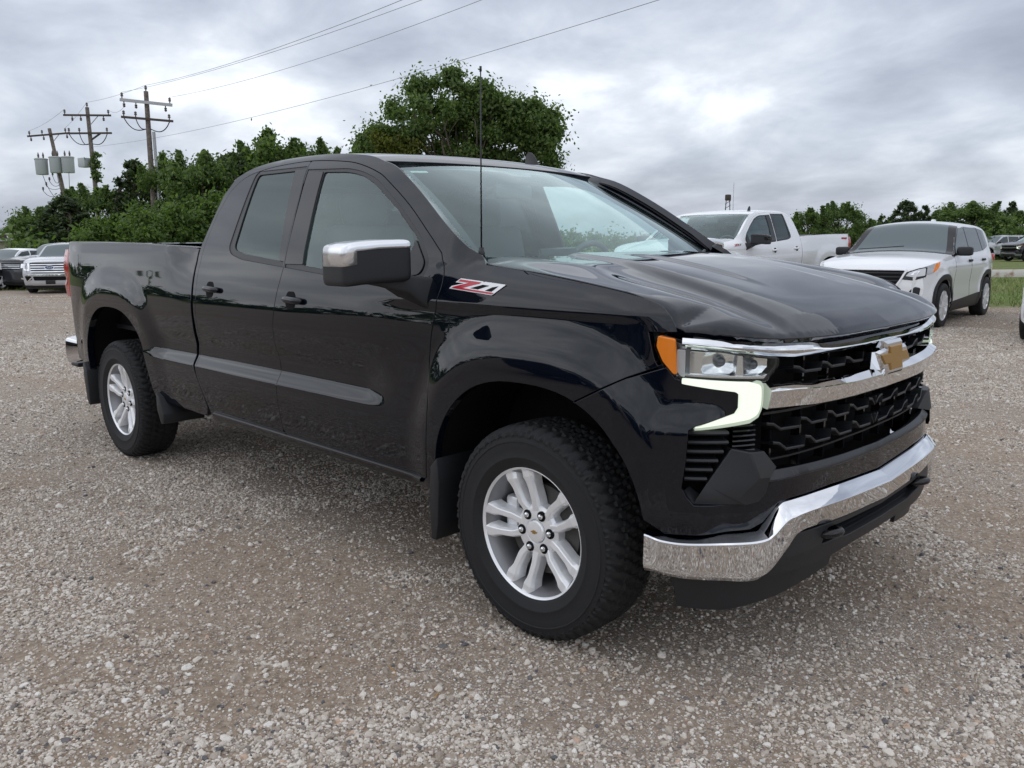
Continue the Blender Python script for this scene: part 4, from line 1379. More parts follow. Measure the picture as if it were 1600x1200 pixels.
# gloss panel between hood lip and the chrome bar, with two slots
G_ = np.array([(float(t_y(y)), z) for y, z in [(-.90, 1.100), (-.60, 1.075), (0, 1.07), (.60, 1.075), (.90, 1.100), (.90, 1.150), (.6, 1.125), (0, 1.118), (-.6, 1.125), (-.90, 1.150)]])
wpan('hood_filler', G_, lambda t, z: -.035 + .35 * np.clip(1.118 - z, 0, .06), gloss_black, TRK, .01, .03)
bar('filler_rib', [(float(t_y(y)), 1.106, -.024) for y in np.linspace(-.50, .50, 21)], [(.006, .004), (.006, -.003), (-.02, -.003), (-.02, .004)], gloss_black)
# zigzag mesh rows
def zig(z0, amp, y_max, off, pitch=.165, parent=TRK):
    V, Fc = [], []
    path = []
    y = -y_max
    k = 0
    n = int(round(2 * y_max / pitch)); p = 2 * y_max / n
    for i in range(n):
        y0 = -y_max + i * p
        path += [(y0, amp), (y0 + p * .20, amp * .9), (y0 + p * .36, 0), (y0 + p * .96, .0), (y0 + p * .985, amp)]
    path.append((y_max, amp))
    m_ = [(y, dz) for y, dz in path]
    # the steps point towards the middle from both sides
    pp = [(float(t_y(y if True else 0)), z0 + dz, off) for y, dz in m_]
    return pp
for z0, ym, amp in ((1.010, .585, .022), (.836, .690, .026), (.768, .660, .030)):
    halfp = []
    p = .158
    y = .985 * ym
    n = int(ym / p)
    path = []
    for i in range(n + 1):
        ya = ym - i * p
        yb = max(ya - p, 0)
        if ya <= .01: break
        path += [(ya, amp), (ya - .030, amp * .80), (ya - .062, .002), (yb + .006, 0.0), (yb + .002, amp)]
    path = [q for q in path if q[0] >= 0]
    pp = [(float(t_y(y)), z0 + dz, -.038) for y, dz in path]
    pm = [(-t, z, o) for t, z, o in pp][::-1]
    prof = [(.012, .0035), (.014, 0), (.012, -.0055), (-.045, -.016), (-.045, -.008)]
    bar('grille_bar', pp + pm, prof, satin_black, TRK, 25)
for y in np.arange(-.632, .64, .158):
    if abs(y) < .64:
        bar('grille_post', [(float(t_y(-y)), .69, -.085), (float(t_y(-y)), .91, -.085)], [(.012, .0), (0, .0), (-.01, .0)], gloss_black) if False else None
        p0 = wrap(np.array([float(t_y(-y))]), np.array([.80]), -.08)[0]
        rbox('grille_post', (p0[0], p0[1], .80), (.03, .012, .22), 0, gloss_black, TRK)
        if .17 < abs(y) < .58:
            rbox('grille_post', (p0[0], p0[1], 1.02), (.03, .012, .10), 0, gloss_black, TRK)
bar('grille_rail', [(float(t_y(y)), .735, -.06) for y in np.linspace(-.66, .66, 25)], [(.006, .003), (.006, -.003), (-.02, -.003), (-.02, .003)], satin_black)
bar('grille_rail', [(float(t_y(y)), .886, -.06) for y in np.linspace(-.68, .68, 25)], [(.006, .004), (.006, -.004), (-.02, -.004), (-.02, .004)], satin_black)
# emblem: gold cross-shaped plate in a chrome surround
def emblem(sc, cx, cz):
    w, h = .136 * sc, .044 * sc
    s1 = .040 * sc        # slant
    y0 = .054 * sc; hh = .0195 * sc
    return [(-w - s1 * .0 + cx, -hh + cz), (-y0 - .004 * sc + cx, -hh + cz), (-y0 - .014 * sc + cx, -h + cz), (y0 - .010 * sc + cx, -h + cz), (y0 - .002 * sc + cx, -hh + cz), (w - s1 + cx, -hh + cz),
            (w + cx, hh + cz), (y0 + .004 * sc + cx, hh + cz), (y0 + .014 * sc + cx, h + cz), (-y0 + .010 * sc + cx, h + cz), (-y0 + .002 * sc + cx, hh + cz), (-w + s1 + cx, hh + cz)]
EC = (0.0, 1.012)
def em_map(o):
    # u runs from the driver side to the passenger side as read from the front
    return lambda u, v, w: (float(F(abs(u))) + o + w, -u, v)
em_out = emblem(1.0, *EC)
big = off2(em_out, .018)
V, Fc = prism(big, -.05, .034, em_map(0), .010)
emb = fixn(mk_auto('emblem', V, Fc, chrome, TRK, 20))
V, Fc = prism(off2(em_out, -.001), .03, .0385, em_map(0), .003)
fixn(mk_auto('emblem_face', V, Fc, gold, emb, 20))

# ---- head lamps
lamp_lens = mat('projector_lens', (.10, .11, .13), .05, coat=.5)
for sgn, nm in ((1, 'passenger'), (-1, 'driver')):
    def W1(loop): return np.asarray(loop) * [sgn, 1]
    HL = rnd(fy([(.672, 1.044), (.715, .998), (.920, 1.012), (.938, 1.054), (.9455, 1.110), (.9435, 1.142), (.905, 1.120), (.80, 1.090), (.672, 1.070)]), .008)
    lampo = wpan('headlight', W1(off2(HL, -.001)), -.062, lamp_grey, TRK, .01, .03)[0]
    # surrounding wall of the lamp bowl
    ring = rnd(fy([(.690, 1.046), (.722, 1.008), (.915, 1.020), (.915, 1.098), (.80, 1.080), (.690, 1.066)]), .006)
    wpan('lamp_rim', W1(HL), -.012, gloss_black, lampo, .05, .02, .002, [W1(off2(HL, -.007))])
    # two reflector bowls
    for (ya, yb, yc, z0, z1) in ((.905, .800, .838, 1.026, 1.094), (.786, .690, .735, 1.020, 1.074)):
        B_ = rnd(fy([(yb, z0 + .012), (yb + .015, z0), (ya, z0), (ya, z1), (yb, z1 - .010)]), .006)
        tc_ = float(t_y(yc))
        def bowl(t, z, tc_=tc_, z0=z0, z1=z1):
            d = ((np.abs(t) - tc_) / .055) ** 2 + ((z - (z0 + z1) / 2) / .045) ** 2
            return -.052 + .030 * np.clip(d, 0, 1.6) / 1.6
        wpan('lamp_reflector', W1(B_), bowl, reflector, lampo, .006, .008, .002)
        c = wrap(np.array([tc_ * sgn]), np.array([(z0 + z1) / 2]), -.050)[0]
        n_ = wrap(np.array([tc_ * sgn]), np.array([.8]), 1)[0] - wrap(np.array([tc_ * sgn]), np.array([.8]), 0)[0]
        V, Fc = lathe_vf([(0, .015), (.008, .015), (.011, .013), (.015, .008), (.017, .0005)], 20, 'y')
        o = mk_auto('projector_lens', V, Fc, lamp_lens, lampo)
        fixn(o)
        q = Vector((0, 1, 0)).rotation_difference(Vector(n_))
        o.rotation_mode = 'QUATERNION'; o.rotation_quaternion = q; o.location = c
    wpan('lamp_divider', W1(rnd(fy([(.783, 1.018), (.803, 1.018), (.800, 1.088), (.788, 1.084)]), .003)), -.018, reflector, lampo, .03, .01)
    wpan('lamp_shelf', W1(rnd(fy([(.700, 1.010), (.720, 1.003), (.915, 1.016), (.915, 1.026), (.725, 1.014), (.702, 1.020)]), .002)), -.014, reflector, lampo, .04, .01)
    # amber side lamp
    AM = rnd(fy([(.929, 1.030), (.942, 1.066), (.9485, 1.108), (.9475, 1.138), (.9285, 1.130), (.9255, 1.028)]), .004)
    AM[:, 0] = np.where(AM[:, 0] > 0, AM[:, 0], AM[:, 0])
    wpan('turn_signal', W1(AM), .004, amber, lampo, .03, .010, .003)
    wpan('lamp_post', W1(rnd(fy([(.914, 1.018), (.925, 1.020), (.925, 1.098), (.914, 1.098)]), .002)), -.012, lamp_grey, lampo, .04, .01)
    # daytime light: bracket shape
    DR = np.vstack([fy([(.916, 1.012), (.766, .997)]), smooth_line(fy([(.745, .990), (.738, .978), (.738, .93), (.748, .903), (.770, .890)]), 4), fy([(.893, .866), (.895, .873)]),
                    smooth_line(fy([(.815, .899), (.801, .906), (.796, .924), (.795, .958), (.800, .970), (.812, .977)]), 4), fy([(.868, .988), (.916, 1.001)])])
    wpan('daytime_light', W1(DR), .004, clear_white, lampo, .03, .010, .003)
    DS = np.vstack([smooth_line(fy([(.758, .996), (.742, .989), (.733, .976), (.733, .93), (.744, .899), (.768, .885)]), 4), fy([(.893, .862), (.893, .857), (.765, .876)]),
                    smooth_line(fy([(.738, .892), (.726, .925), (.725, .980), (.733, .997), (.745, 1.001)]), 4)])
    wpan('daytime_lens_edge', W1(DS), -.004, drl_dim, lampo, .03, .010, .003)
    CG = rnd(fy([(.676, 1.046), (.718, 1.001), (.922, 1.014), (.932, 1.030), (.944, 1.066), (.9505, 1.108), (.949, 1.142), (.905, 1.110), (.80, 1.084), (.676, 1.067)]), .006)
    wpan('lamp_cover', W1(CG), lambda t, z: .010 * sstep((np.abs(t) - float(t_y(.90))) / .05), lens_glass, lampo, .003, .03)
# dark nose inside the bracket
for sgn in (1, -1):
    pass

# ================================================================== truck: mirrors, handles, badges, flaps, wheels, cabin, underside
def superbox(c, r, ex, nu=28, nv=20):
    V, Fc = [], []
    sg = lambda a, e: math.copysign(abs(a) ** e, a)
    for i in range(nv + 1):
        b = -PI / 2 + PI * i / nv
        for j in range(nu):
            a = 2 * PI * j / nu
            V.append((c[0] + r[0] * sg(math.cos(b), ex) * sg(math.cos(a), ex), c[1] + r[1] * sg(math.cos(b), ex) * sg(math.sin(a), ex), c[2] + r[2] * sg(math.sin(b), ex)))
    for i in range(nv):
        for j in range(nu):
            Fc.append([i * nu + j, i * nu + (j + 1) % nu, (i + 1) * nu + (j + 1) % nu, (i + 1) * nu + j])
    return np.array(V), Fc
for s_ in (-1, 1):
    c = np.array([-.650, -1.168, 1.350]); r = np.array([.080, .134, .078])
    V, Fc = superbox(c, r, .22, 48, 32)
    # slanted outer edge and forward crown
    V[:, 2] += .004 * (V[:, 1] - c[1]) / r[1]
    V[:, 0] += -.030 * np.clip(-(V[:, 1] - c[1]) / r[1], -1, 1)
    V[:, 2] -= .010 * np.clip(-(V[:, 1] - c[1]) / r[1], 0, 1) ** 2
    Vm = V * [1, s_ * -1, 1]
    F1 = Fc if s_ < 0 else [f[::-1] for f in Fc]
    mir = mk_auto('side_mirror', Vm, F1, trim_black, TRK, 60)
    # chrome cap: top and outer front of the housing
    cen = np.array([V[f].mean(0) for f in Fc])
    relx = (cen[:, 0] - c[0]) / r[0]; rely = (cen[:, 1] - c[1]) / r[1]; relz = (cen[:, 2] - c[2]) / r[2]
    capf = [f for f, a, b, d in zip(Fc, relx, rely, relz) if a > -.75 and ((d > .55) or (b < -.45 and d > -.30))]
    used = sorted({i for f in capf for i in f}); rm = {v: i for i, v in enumerate(used)}
    Vc = (V[used] - c) * [1.035, 1.02, 1.035] + c
    cf = [[rm[i] for i in f] for f in capf]
    Vc = Vc * [1, -s_, 1]
    if s_ > 0: cf = [f[::-1] for f in cf]
    cap = mk_auto('mirror_cap', Vc, cf, satin_chrome, mir, 60)
    md = cap.modifiers.new('thick', 'SOLIDIFY'); md.thickness = .004; md.offset = -1
    # mirror glass at the back
    rbox('mirror_glass', (-.735, s_ * 1.168, 1.350), (.006, .23, .12), .003, chrome, mir)
    # arm down to the door
    P = []
    A = [(-.60, -1.30, 1.285), (-.70, -1.30, 1.285), (-.60, -1.02, 1.262), (-.70, -1.02, 1.262)]
    V = np.array([(-.600, -1.24, 1.282), (-.715, -1.24, 1.285), (-.715, -1.24, 1.30), (-.600, -1.24, 1.30),
                  (-.575, -1.03, 1.225), (-.720, -1.05, 1.250), (-.720, -1.05, 1.30), (-.575, -1.03, 1.30),
                  (-.535, -.972, 1.165), (-.735, -.965, 1.205), (-.715, -.930, 1.285), (-.525, -.935, 1.285),
                  (-.530, -.955, 1.160), (-.745, -.950, 1.200), (-.72, -.90, 1.285), (-.52, -.90, 1.285)])
    Fc = [[0, 1, 2, 3], [12, 13, 14, 15]]
    for k in range(3):
        for j in range(4):
            Fc.append([k * 4 + j, k * 4 + (j + 1) % 4, (k + 1) * 4 + (j + 1) % 4, (k + 1) * 4 + j])
    bm = bmesh.new()
    vs = [bm.verts.new((v[0], v[1] * -s_, v[2])) for v in V]
    for f in Fc: bm.faces.new([vs[i] for i in f])
    bmesh.ops.recalc_face_normals(bm, faces=bm.faces)
    bmesh.ops.bevel(bm, geom=[e for e in bm.edges if e.calc_face_angle(0) > .5], offset=.012, segments=3, profile=.5, affect='EDGES')
    bm_obj('mirror_arm', bm, trim_black, mir, 40)

# ---- door handles with dark finger cups
def handle(cx, cz, parents):
    for k, s_ in enumerate((-1, 1)):
        y = float(S(cx, cz)[0])
        loop = rnd([(cx - .062, cz - .030), (cx - .025, cz - .040), (cx + .025, cz - .040), (cx + .062, cz - .030), (cx + .062, cz + .028), (cx + .025, cz + .040), (cx - .025, cz + .040), (cx - .062, cz + .028)], .03)
        V, Fc = [], []
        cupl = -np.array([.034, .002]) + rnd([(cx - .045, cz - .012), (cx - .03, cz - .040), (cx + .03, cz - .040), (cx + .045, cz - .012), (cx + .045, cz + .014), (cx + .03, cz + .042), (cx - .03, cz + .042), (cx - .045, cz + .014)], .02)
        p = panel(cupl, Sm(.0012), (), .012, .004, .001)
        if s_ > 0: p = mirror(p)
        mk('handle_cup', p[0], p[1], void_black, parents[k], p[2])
        pts = []
        for q in np.linspace(-1, 1, 13):
            x = cx + .075 * q
            bulge = .020 * (1 - abs(q) ** 4) + .003
            pts.append((x, s_ * (float(S(x, cz)[0]) + bulge), cz + .003 - .004 * q))
        V, Fc = tube_vf(pts, [.012 + .005 * (1 - q ** 4) for q in np.linspace(-1, 1, 13)], 12)
        mk('door_handle', V, Fc, black_paint if True else None, parents[k])
handle(-1.497, 1.158, fdoor)
handle(-2.318, 1.180, rdoor)

# ---- fender badge Z71: chrome outline, red Z with underline
def badge(sgn, parent):
    ax = np.array([-.421, 1.251]); ux = np.array([.272, -.019]); uy = np.array([.010, .040])
    def mp_(o):
        def f(u, v, w):
            x, z = ax + u * ux + v * uy
            return (x, sgn * (float(S(x, z)[0]) + o + w), z)
        return f
    if sgn > 0:       # driver side reads the same way, towards the rear
        def mp_(o):
            def f(u, v, w):
                x, z = ax + (1 - u) * ux + v * np.array([-.010, .040])
                return (x, sgn * (float(S(x, z)[0]) + o + w), z)
            return f
    out = [(0, 0), (.855, 0), (1.0, 1), (.60, 1), (.575, .86), (.56, 1), (.135, 1), (.075, .66), (.255, .66), (.03, .10)]
    Zr = [(.045, .08), (.845, .08), (.868, .22), (.26, .22), (.53, .80), (.55, .92), (.14, .92), (.115, .74), (.33, .74), (.075, .22)]
    V, Fc = prism(np.array([(.0, .0), (.855, .0), (1.0, 1), (.60, 1), (.585, .90), (.555, 1), (.13, 1), (.07, .62), (.24, .62), (.03, .26)]), 0, .005, mp_(0))
    b = fixn(mk_auto('badge', V, Fc, white_badge, parent))
    V, Fc = prism(np.array(Zr), .004, .0065, mp_(0))
    fixn(mk_auto('badge_letter_Z', V, Fc, red_badge, b))
    for nm, l in (('badge_cut', [(.40, .30), (.56, .30), (.72, .74), (.60, .74)]), ('badge_cut', [(.70, .30), (.82, .30), (.89, .80), (.80, .66)])):
        V, Fc = prism(np.array(l), .004, .0058, mp_(0))
        fixn(mk_auto(nm, V, Fc, void_black, b))
badge(-1, TRK)
badge(1, TRK)

# ---- mud flaps
def flap(x0, x1, z0, z1, y0, y1, thick=.012):
    for s_ in (-1, 1):
        V = np.array([(x0, y0, z1), (x0 - .004, y1, z1 - .02), (x1 - .004, y1, z0), (x1, y0, z0)])
        V = np.vstack([V, V - [thick, 0, 0]]) * [1, s_, 1]
        Fc = [[0, 1, 2, 3], [7, 6, 5, 4], [0, 4, 5, 1], [1, 5, 6, 2], [2, 6, 7, 3], [3, 7, 4, 0]]
        bm = bmesh.new(); vs = [bm.verts.new(v) for v in V]
        for f in Fc: bm.faces.new([vs[i] for i in f])
        bmesh.ops.recalc_face_normals(bm, faces=bm.faces)
        bmesh.ops.bevel(bm, geom=list(bm.edges), offset=.004, segments=2, profile=.5, affect='EDGES')
        bm_obj('mud_flap', bm, trim_black, TRK)
def flap_side(xa, xb, za, zb, s_):
    pass
# front flap behind the front wheel: a deep moulded guard that also shows its outer side
def guard(prof, y_out, y_in, name='mud_flap'):
    for s_ in (-1, 1):
        V = [(x, y_out * s_, z) for x, z in prof] + [(x, y_in * s_, z) for x, z in prof]
        n = len(prof)
        Fc = [list(range(n)), [n + i for i in range(n)][::-1]] + [[i, (i + 1) % n, n + (i + 1) % n, n + i] for i in range(n)]
        bm = bmesh.new(); vs = [bm.verts.new(v) for v in V]
        for f in Fc: bm.faces.new([vs[i] for i in f])
        bmesh.ops.recalc_face_normals(bm, faces=bm.faces)
        bmesh.ops.bevel(bm, geom=list(bm.edges), offset=.006, segments=2, profile=.5, affect='EDGES')
        bm_obj(name, bm, trim_black, TRK)
guard([(-.462, .600), (-.500, .560), (-.512, .42), (-.505, .262), (-.475, .262), (-.462, .33), (-.452, .50)], 1.012, .74)
guard([(-3.118, .530), (-3.075, .50), (-3.03, .40), (-3.03, .345), (-3.07, .335), (-3.12, .42)], 1.000, .74)
guard([(-4.36, .585), (-4.33, .60), (-4.29, .545), (-4.28, .30), (-4.30, .29), (-4.335, .33), (-4.36, .50)], 1.000, .74)

# ---- wheels
TR = .398
def tyre_mesh():
    n = 432
    # a = lateral (outer face at negative), r = radius ; outer -> inner
    prof = [(-.100, .232), (-.112, .238), (-.122, .252), (-.1295, .276), (-.1315, .279), (-.1315, .283), (-.130, .286), (-.1335, .315), (-.1325, .340), (-.1345, .342), (-.1345, .346), (-.131, .348), (-.1285, .358), (-.1275, .3655), (-.130, .3670)]
    tread = [(-.1300, .3685), (-.1290, .376), (-.1265, .384), (-.118, .391), (-.111, .398), (-.102, .403), (-.094, .4055), (-.080, .4072), (-.068, .408), (-.062, .408), (-.050, .4083), (-.036, .4085), (-.028, .4085), (-.016, .4085), (0, .4085)]
    tread += [(-a, r) for a, r in tread[:-1][::-1]]
    inner = [(-a, r) for a, r in prof[::-1]]
    P = np.array(prof + tread + inner)
    k0, k1 = len(prof), len(prof) + len(tread)
    th = np.arange(n) * 2 * PI / n
    A, R = np.meshgrid(np.ones(n), P[:, 0])[1], np.meshgrid(np.ones(n), P[:, 1])[1]
    A = A.T.copy(); R = R.T.copy()          # n x m
    T = th[:, None] + 0 * A
    a = A
    tri = lambda q: np.abs((q % 1.0) - .5) * 2
    lug = (T / (2 * PI) * 56)
    sh = np.abs(a) > .070
    # shoulder lugs: transverse slots, staggered; zigzag circumferential grooves; centre blocks
    slot = (tri(lug + np.where(a > 0, .5, 0) + .22 * np.sin(a * 60)) < .30) & sh
    zz_ = .065 + .0045 * np.sign(np.sin(lug * 2 * PI))
    circ = np.abs(np.abs(a) - zz_) < .0055
    zc_ = .022 + .006 * np.sign(np.sin(lug * 2 * PI + 1.5))
    circ2 = np.abs(np.abs(a) - zc_) < .0048
    cslot = (tri(lug + a * 14 + .25) < .26) & (np.abs(a) < .062)
    sipe = (tri(lug * 2 + a * 30) < .13) & (np.abs(a) < .10)
    depth = np.where(slot | circ | circ2 | cslot, .0105, np.where(sipe, .002, 0))
    inT = np.zeros(len(P), bool); inT[k0:k1] = True
    # sidewall ends of the lugs: alternating raised blocks
    side = (np.arange(len(P)) >= k0) & (np.arange(len(P)) < k0 + 6) | (np.arange(len(P)) >= k1 - 6) & (np.arange(len(P)) < k1)
    R = R - np.where(inT[None, :], depth, 0)
    blk = (tri(lug + .15 + .35 * (A < 0) + 9 * (R - .39)) < .36)
    A = A * np.where(side[None, :] & blk, .962, 1.0)
    # fine rim ribs on the sidewall
    V = np.stack([R * np.cos(T), A, R * np.sin(T)], -1).reshape(-1, 3)
    rr = np.hypot(V[:, 0], V[:, 2])
    V[:, [0, 2]] *= np.where(rr > .25, (.25 + (rr - .25) * .905) / np.maximum(rr, 1e-6), 1)[:, None]
    V[:, 1] *= .955
    m = len(P)
    i = np.arange(n)[:, None] * m; j = np.arange(m - 1)[None, :]
    i2 = ((np.arange(n) + 1) % n)[:, None] * m
    Fq = np.stack([i + j, i + j + 1, i2 + j + 1, i2 + j], -1).reshape(-1, 4)
    return V, Fq
tv, tf = tyre_mesh()
def rim_mesh():
    """17-inch ten-spoke alloy in five pairs; outer face towards -Y"""
    out = []
    # barrel and lip
    prof = [(-.094, .229), (-.104, .2325), (-.109, .2385), (-.106, .2420), (-.098, .2440), (-.085, .238)]
    V, Fc = lathe_vf(prof, 96)
    barrel = lathe_vf([(-.100, .2305), (-.085, .222), (-.060, .213), (-.02, .206), (.05, .203), (.105, .225)], 96)
    return (V, Fc), barrel
def spoke_solid(ang, dy):
    """one arm at an angle, shifted sideways by dy from its pair axis; facetted cross-section"""
    ca, sa = math.cos(ang), math.sin(ang)
    V, Fc = [], []
    #  r, half width, centre offset, face y, crown depth
    st = [(.052, .026, dy * .40, -.070, .004), (.085, .021, dy * .62, -.076, .006), (.112, .0190, dy * .88, -.083, .007), (.165, .0185, dy * 1.00, -.090, .007), (.183, .0225, dy * 1.05, -.094, .007), (.200, .0290, dy * 1.10, -.099, .006), (.222, .0310, dy * 1.14, -.0985, .004), (.2395, .0330, dy * 1.16, -.1060, .0)]
    for r, hw, o, yf, cr in st:
        for lx, y in ((-hw * 1.05, yf + .050), (-hw * .88, yf + .014), (-hw * .56, yf), (hw * .56, yf), (hw * .88, yf + .014), (hw * 1.05, yf + .050)):
            l = o + lx
            V.append((r * ca - l * sa, y, r * sa + l * ca))
    for i in range(len(st) - 1):
        for j in range(5):
            Fc.append([i * 6 + j, i * 6 + j + 1, (i + 1) * 6 + j + 1, (i + 1) * 6 + j])
        Fc.append([i * 6 + 5, i * 6, (i + 1) * 6, (i + 1) * 6 + 5])
    Fc += [list(range(6)), [(len(st) - 1) * 6 + j for j in range(6)][::-1]]
    return V, Fc
WH_TYRE = WH_MESH = None
def build_wheel(parent, loc, flip, spin):
    w = empty('wheel', loc)
    w.parent = parent
    w.rotation_euler = (0, spin if not flip else -spin, PI if flip else 0)
    mk('tyre', tv, tf, rubber, w).data.set_sharp_from_angle(angle=math.radians(42))
    (lv, lf), (bv, bf) = rim_mesh()
    fixn(mk_auto('rim', *join([(lv, lf)])[:2], silver, w, 40))
    fixn(mk_auto('rim_barrel', bv, bf, dark_silver, w, 40))
    for k in range(5):
        for d in (-1, 1):
            V, Fc = spoke_solid(math.radians(36 + 72 * k), d * .0385)
            bm = bmesh.new(); vs = [bm.verts.new(v) for v in V]
            for f in Fc: bm.faces.new([vs[i] for i in f])
            bmesh.ops.recalc_face_normals(bm, faces=bm.faces)
            o = bm_obj('spoke', bm, silver, w, 16)
            md = o.modifiers.new('edge', 'BEVEL'); md.width = .0022; md.segments = 2; md.limit_method = 'ANGLE'; md.angle_limit = math.radians(20)
    # hub star with six lug pockets
    V, Fc = lathe_vf([(-.012, .098), (-.060, .096), (-.070, .088), (-.074, .074), (-.0745, .047), (-.070, .043), (-.06, .042)], 60)
    fixn(mk_auto('hub', V, Fc, silver, w, 30))
    V, Fc = lathe_vf([(-.060, .0415), (-.076, .0405), (-.0805, .037), (-.0825, .028), (-.083, .0004)], 40)
    cap = fixn(mk_auto('hub_cap', V, Fc, dark_silver if False else silver, w, 30))
    e = [(y, z) for y, z in emblem(.13, 0, 0)]
    V, Fc = prism(np.array(e), 0, .0015, lambda u, v, q: (u * .95, -.0832 - q, v * 1.15))
    fixn(mk_auto('cap_emblem', V, Fc, gold, cap))
    for k in range(6):
        a = math.radians(60 * k + 6)
        cx, cz = .0675 * math.cos(a), .0675 * math.sin(a)
        V, Fc = lathe_vf([(-.070, .0190), (-.0766, .0182), (-.0768, .0165), (-.0760, .001)], 20)
        V = V + [cx, 0, cz]
        pk = fixn(mk_auto('lug_pocket', V, Fc, void_black, w))
        V, Fc = lathe_vf([(-.058, .0105), (-.080, .0105), (-.085, .0085), (-.0875, .004), (-.088, .0003)], 12)
        fixn(mk_auto('lug_nut', V + [cx, 0, cz], Fc, chrome, pk, 30))
    V, Fc = tube_vf([(.165 * math.cos(4.3), -.06, .165 * math.sin(4.3)), (.158 * math.cos(4.3), -.088, .158 * math.sin(4.3))], .0055, 8)
    V, Fc = tube_vf([(-.095, -.045, -.172), (-.091, -.078, -.160)], .006, 8)
    mk('valve_stem', V, Fc, void_black, w)
    # brake disc, calliper
    V, Fc = lathe_vf([(-.012, .09), (-.026, .092), (-.030, .165), (-.010, .166), (-.004, .09)], 48)
    fixn(mk_auto('brake_disc', V, Fc, brake_iron, w, 30))
    return w
wheel = build_wheel(TRK, (0, -.870, TR + .002), False, 0)
wf = [wheel]
for (x, y, fl, sp) in ((-3.745, -.870, False, math.radians(25)), (0, .870, True, 0), (-3.745, .870, True, math.radians(40))):
    c = copy_tree(wheel, TRK)
    c.location = (x, y, TR + .002)
    c.rotation_euler = (0, sp, PI if fl else 0)
# callipers belong to the axle side, not to the spinning wheel
for x in (0, -3.745):
    for s_ in (-1, 1):
        rbox('brake_caliper', (x - .155, s_ * .875, TR + .02), (.06, .075, .15), .015, silver, TRK)

# ---- underside, liners
rbox('underbody', (-1.95, 0, .66), (5.2, 1.20, .46), .02, void_black, TRK)
rbox('sill_beam', (-1.52, -.87, .46), (1.85, .10, .06), .01, void_black, TRK)
rbox('sill_beam', (-1.52, .87, .46), (1.85, .10, .06), .01, void_black, TRK)
rbox('sill_beam', (-2.84, -.80, .50), (.50, .20, .10), .01, void_black, TRK)
rbox('sill_beam', (-2.84, .80, .50), (.50, .20, .10), .01, void_black, TRK)
def liner(a, name='wheel_liner', x_lim=None):
    P = arch_pts(a, None, 40, .012)
    for s_ in (-1, 1):
        V, Fc = [], []
        for x, z in P:
            y = float(S(x, max(z, .42))[0]) - .035
            V += [(x, s_ * y, z), (x, s_ * .58, z + .02)]
        for i in range(len(P) - 1):
            Fc.append([2 * i, 2 * i + 1, 2 * i + 3, 2 * i + 2])
        V += [(P[-1][0], s_ * .58, .35), (P[0][0], s_ * .58, .35)]
        mk(name, V, Fc, void_black, TRK, None, True)
liner(ARCH[0]); liner(ARCH[1])
for x in (0, -3.745):
    V, Fc = tube_vf([(x, -.80, .40), (x, .80, .40)], .055, 14)
    mk('axle', V, Fc, void_black, TRK)
V, Fc = tube_vf([(-4.0, -.35, .40), (-4.5, -.45, .42), (-4.8, -.55, .40)], .035, 12)
mk('exhaust_pipe', V, Fc, brake_iron, TRK)

# ---- cabin
def seat(x, y, w, back=1):
    b = rbox('seat', (x, y, .93), (.52, w, .18), .06, seat_cloth, TRK, None, 3)
    rbox('seat_back', (x - .27, y, 1.22), (.16, w, .58), .06, seat_cloth, b, ('Y', -.22), 3)
    return b
for y in (-.42, .42):
    b = seat(-1.35, y, .52)
    rbox('head_rest', (-1.705, y, 1.585), (.10, .27, .17), .045, seat_cloth, b, ('Y', -.15), 3)
b = seat(-2.15, 0, 1.35)
for y in (-.42, .42):
    rbox('head_rest', (-2.46, y, 1.55), (.08, .24, .12), .035, seat_cloth, b, None, 3)
rbox('dashboard', (-.55, 0, 1.16), (.42, 1.60, .30), .07, dash_mat, TRK, ('Y', -.12), 3)
rbox('dash_screen', (-.70, -.03, 1.33), (.03, .26, .12), .01, gloss_black, TRK, ('Y', -.2))
rbox('cabin_floor', (-1.55, 0, .78), (1.9, 1.75, .10), .02, dash_mat, TRK)
rbox('centre_console', (-1.15, 0, .98), (.60, .24, .30), .04, dash_mat, TRK)
for s_, dl in ((-1, fdoor), (1, fdoor)):
    k = 0 if s_ < 0 else 1
    rbox('door_lining', (-1.08, s_ * .865, 1.06), (1.02, .05, .40), .02, dash_mat, fdoor[k])
    rbox('door_lining', (-2.08, s_ * .865, 1.08), (.75, .05, .42), .02, dash_mat, rdoor[k])
pts = [(-.93 + .19 * math.sin(a) * .38, .42 + .19 * math.cos(a), 1.235 + .19 * math.sin(a) * .92) for a in np.linspace(0, 2 * PI, 33)]
V, Fc = tube_vf(pts, .016, 10, False)
sw = mk('steering_wheel', V, Fc, dash_mat, TRK)
rbox('steering_hub', (-.915, .42, 1.235), (.05, .17, .10), .02, dash_mat, sw, ('Y', .38))
V, Fc = tube_vf([(-.92, .42, 1.23), (-.62, .42, 1.12)], .04, 10); mk('steering_column', V, Fc, dash_mat, sw)
rbox('inner_mirror', (-1.03, 0, 1.665), (.03, .26, .075), .02, dash_mat, TRK)
rbox('mirror_pod', (-1.10, 0, 1.725), (.14, .13, .05), .02, dash_mat, TRK)

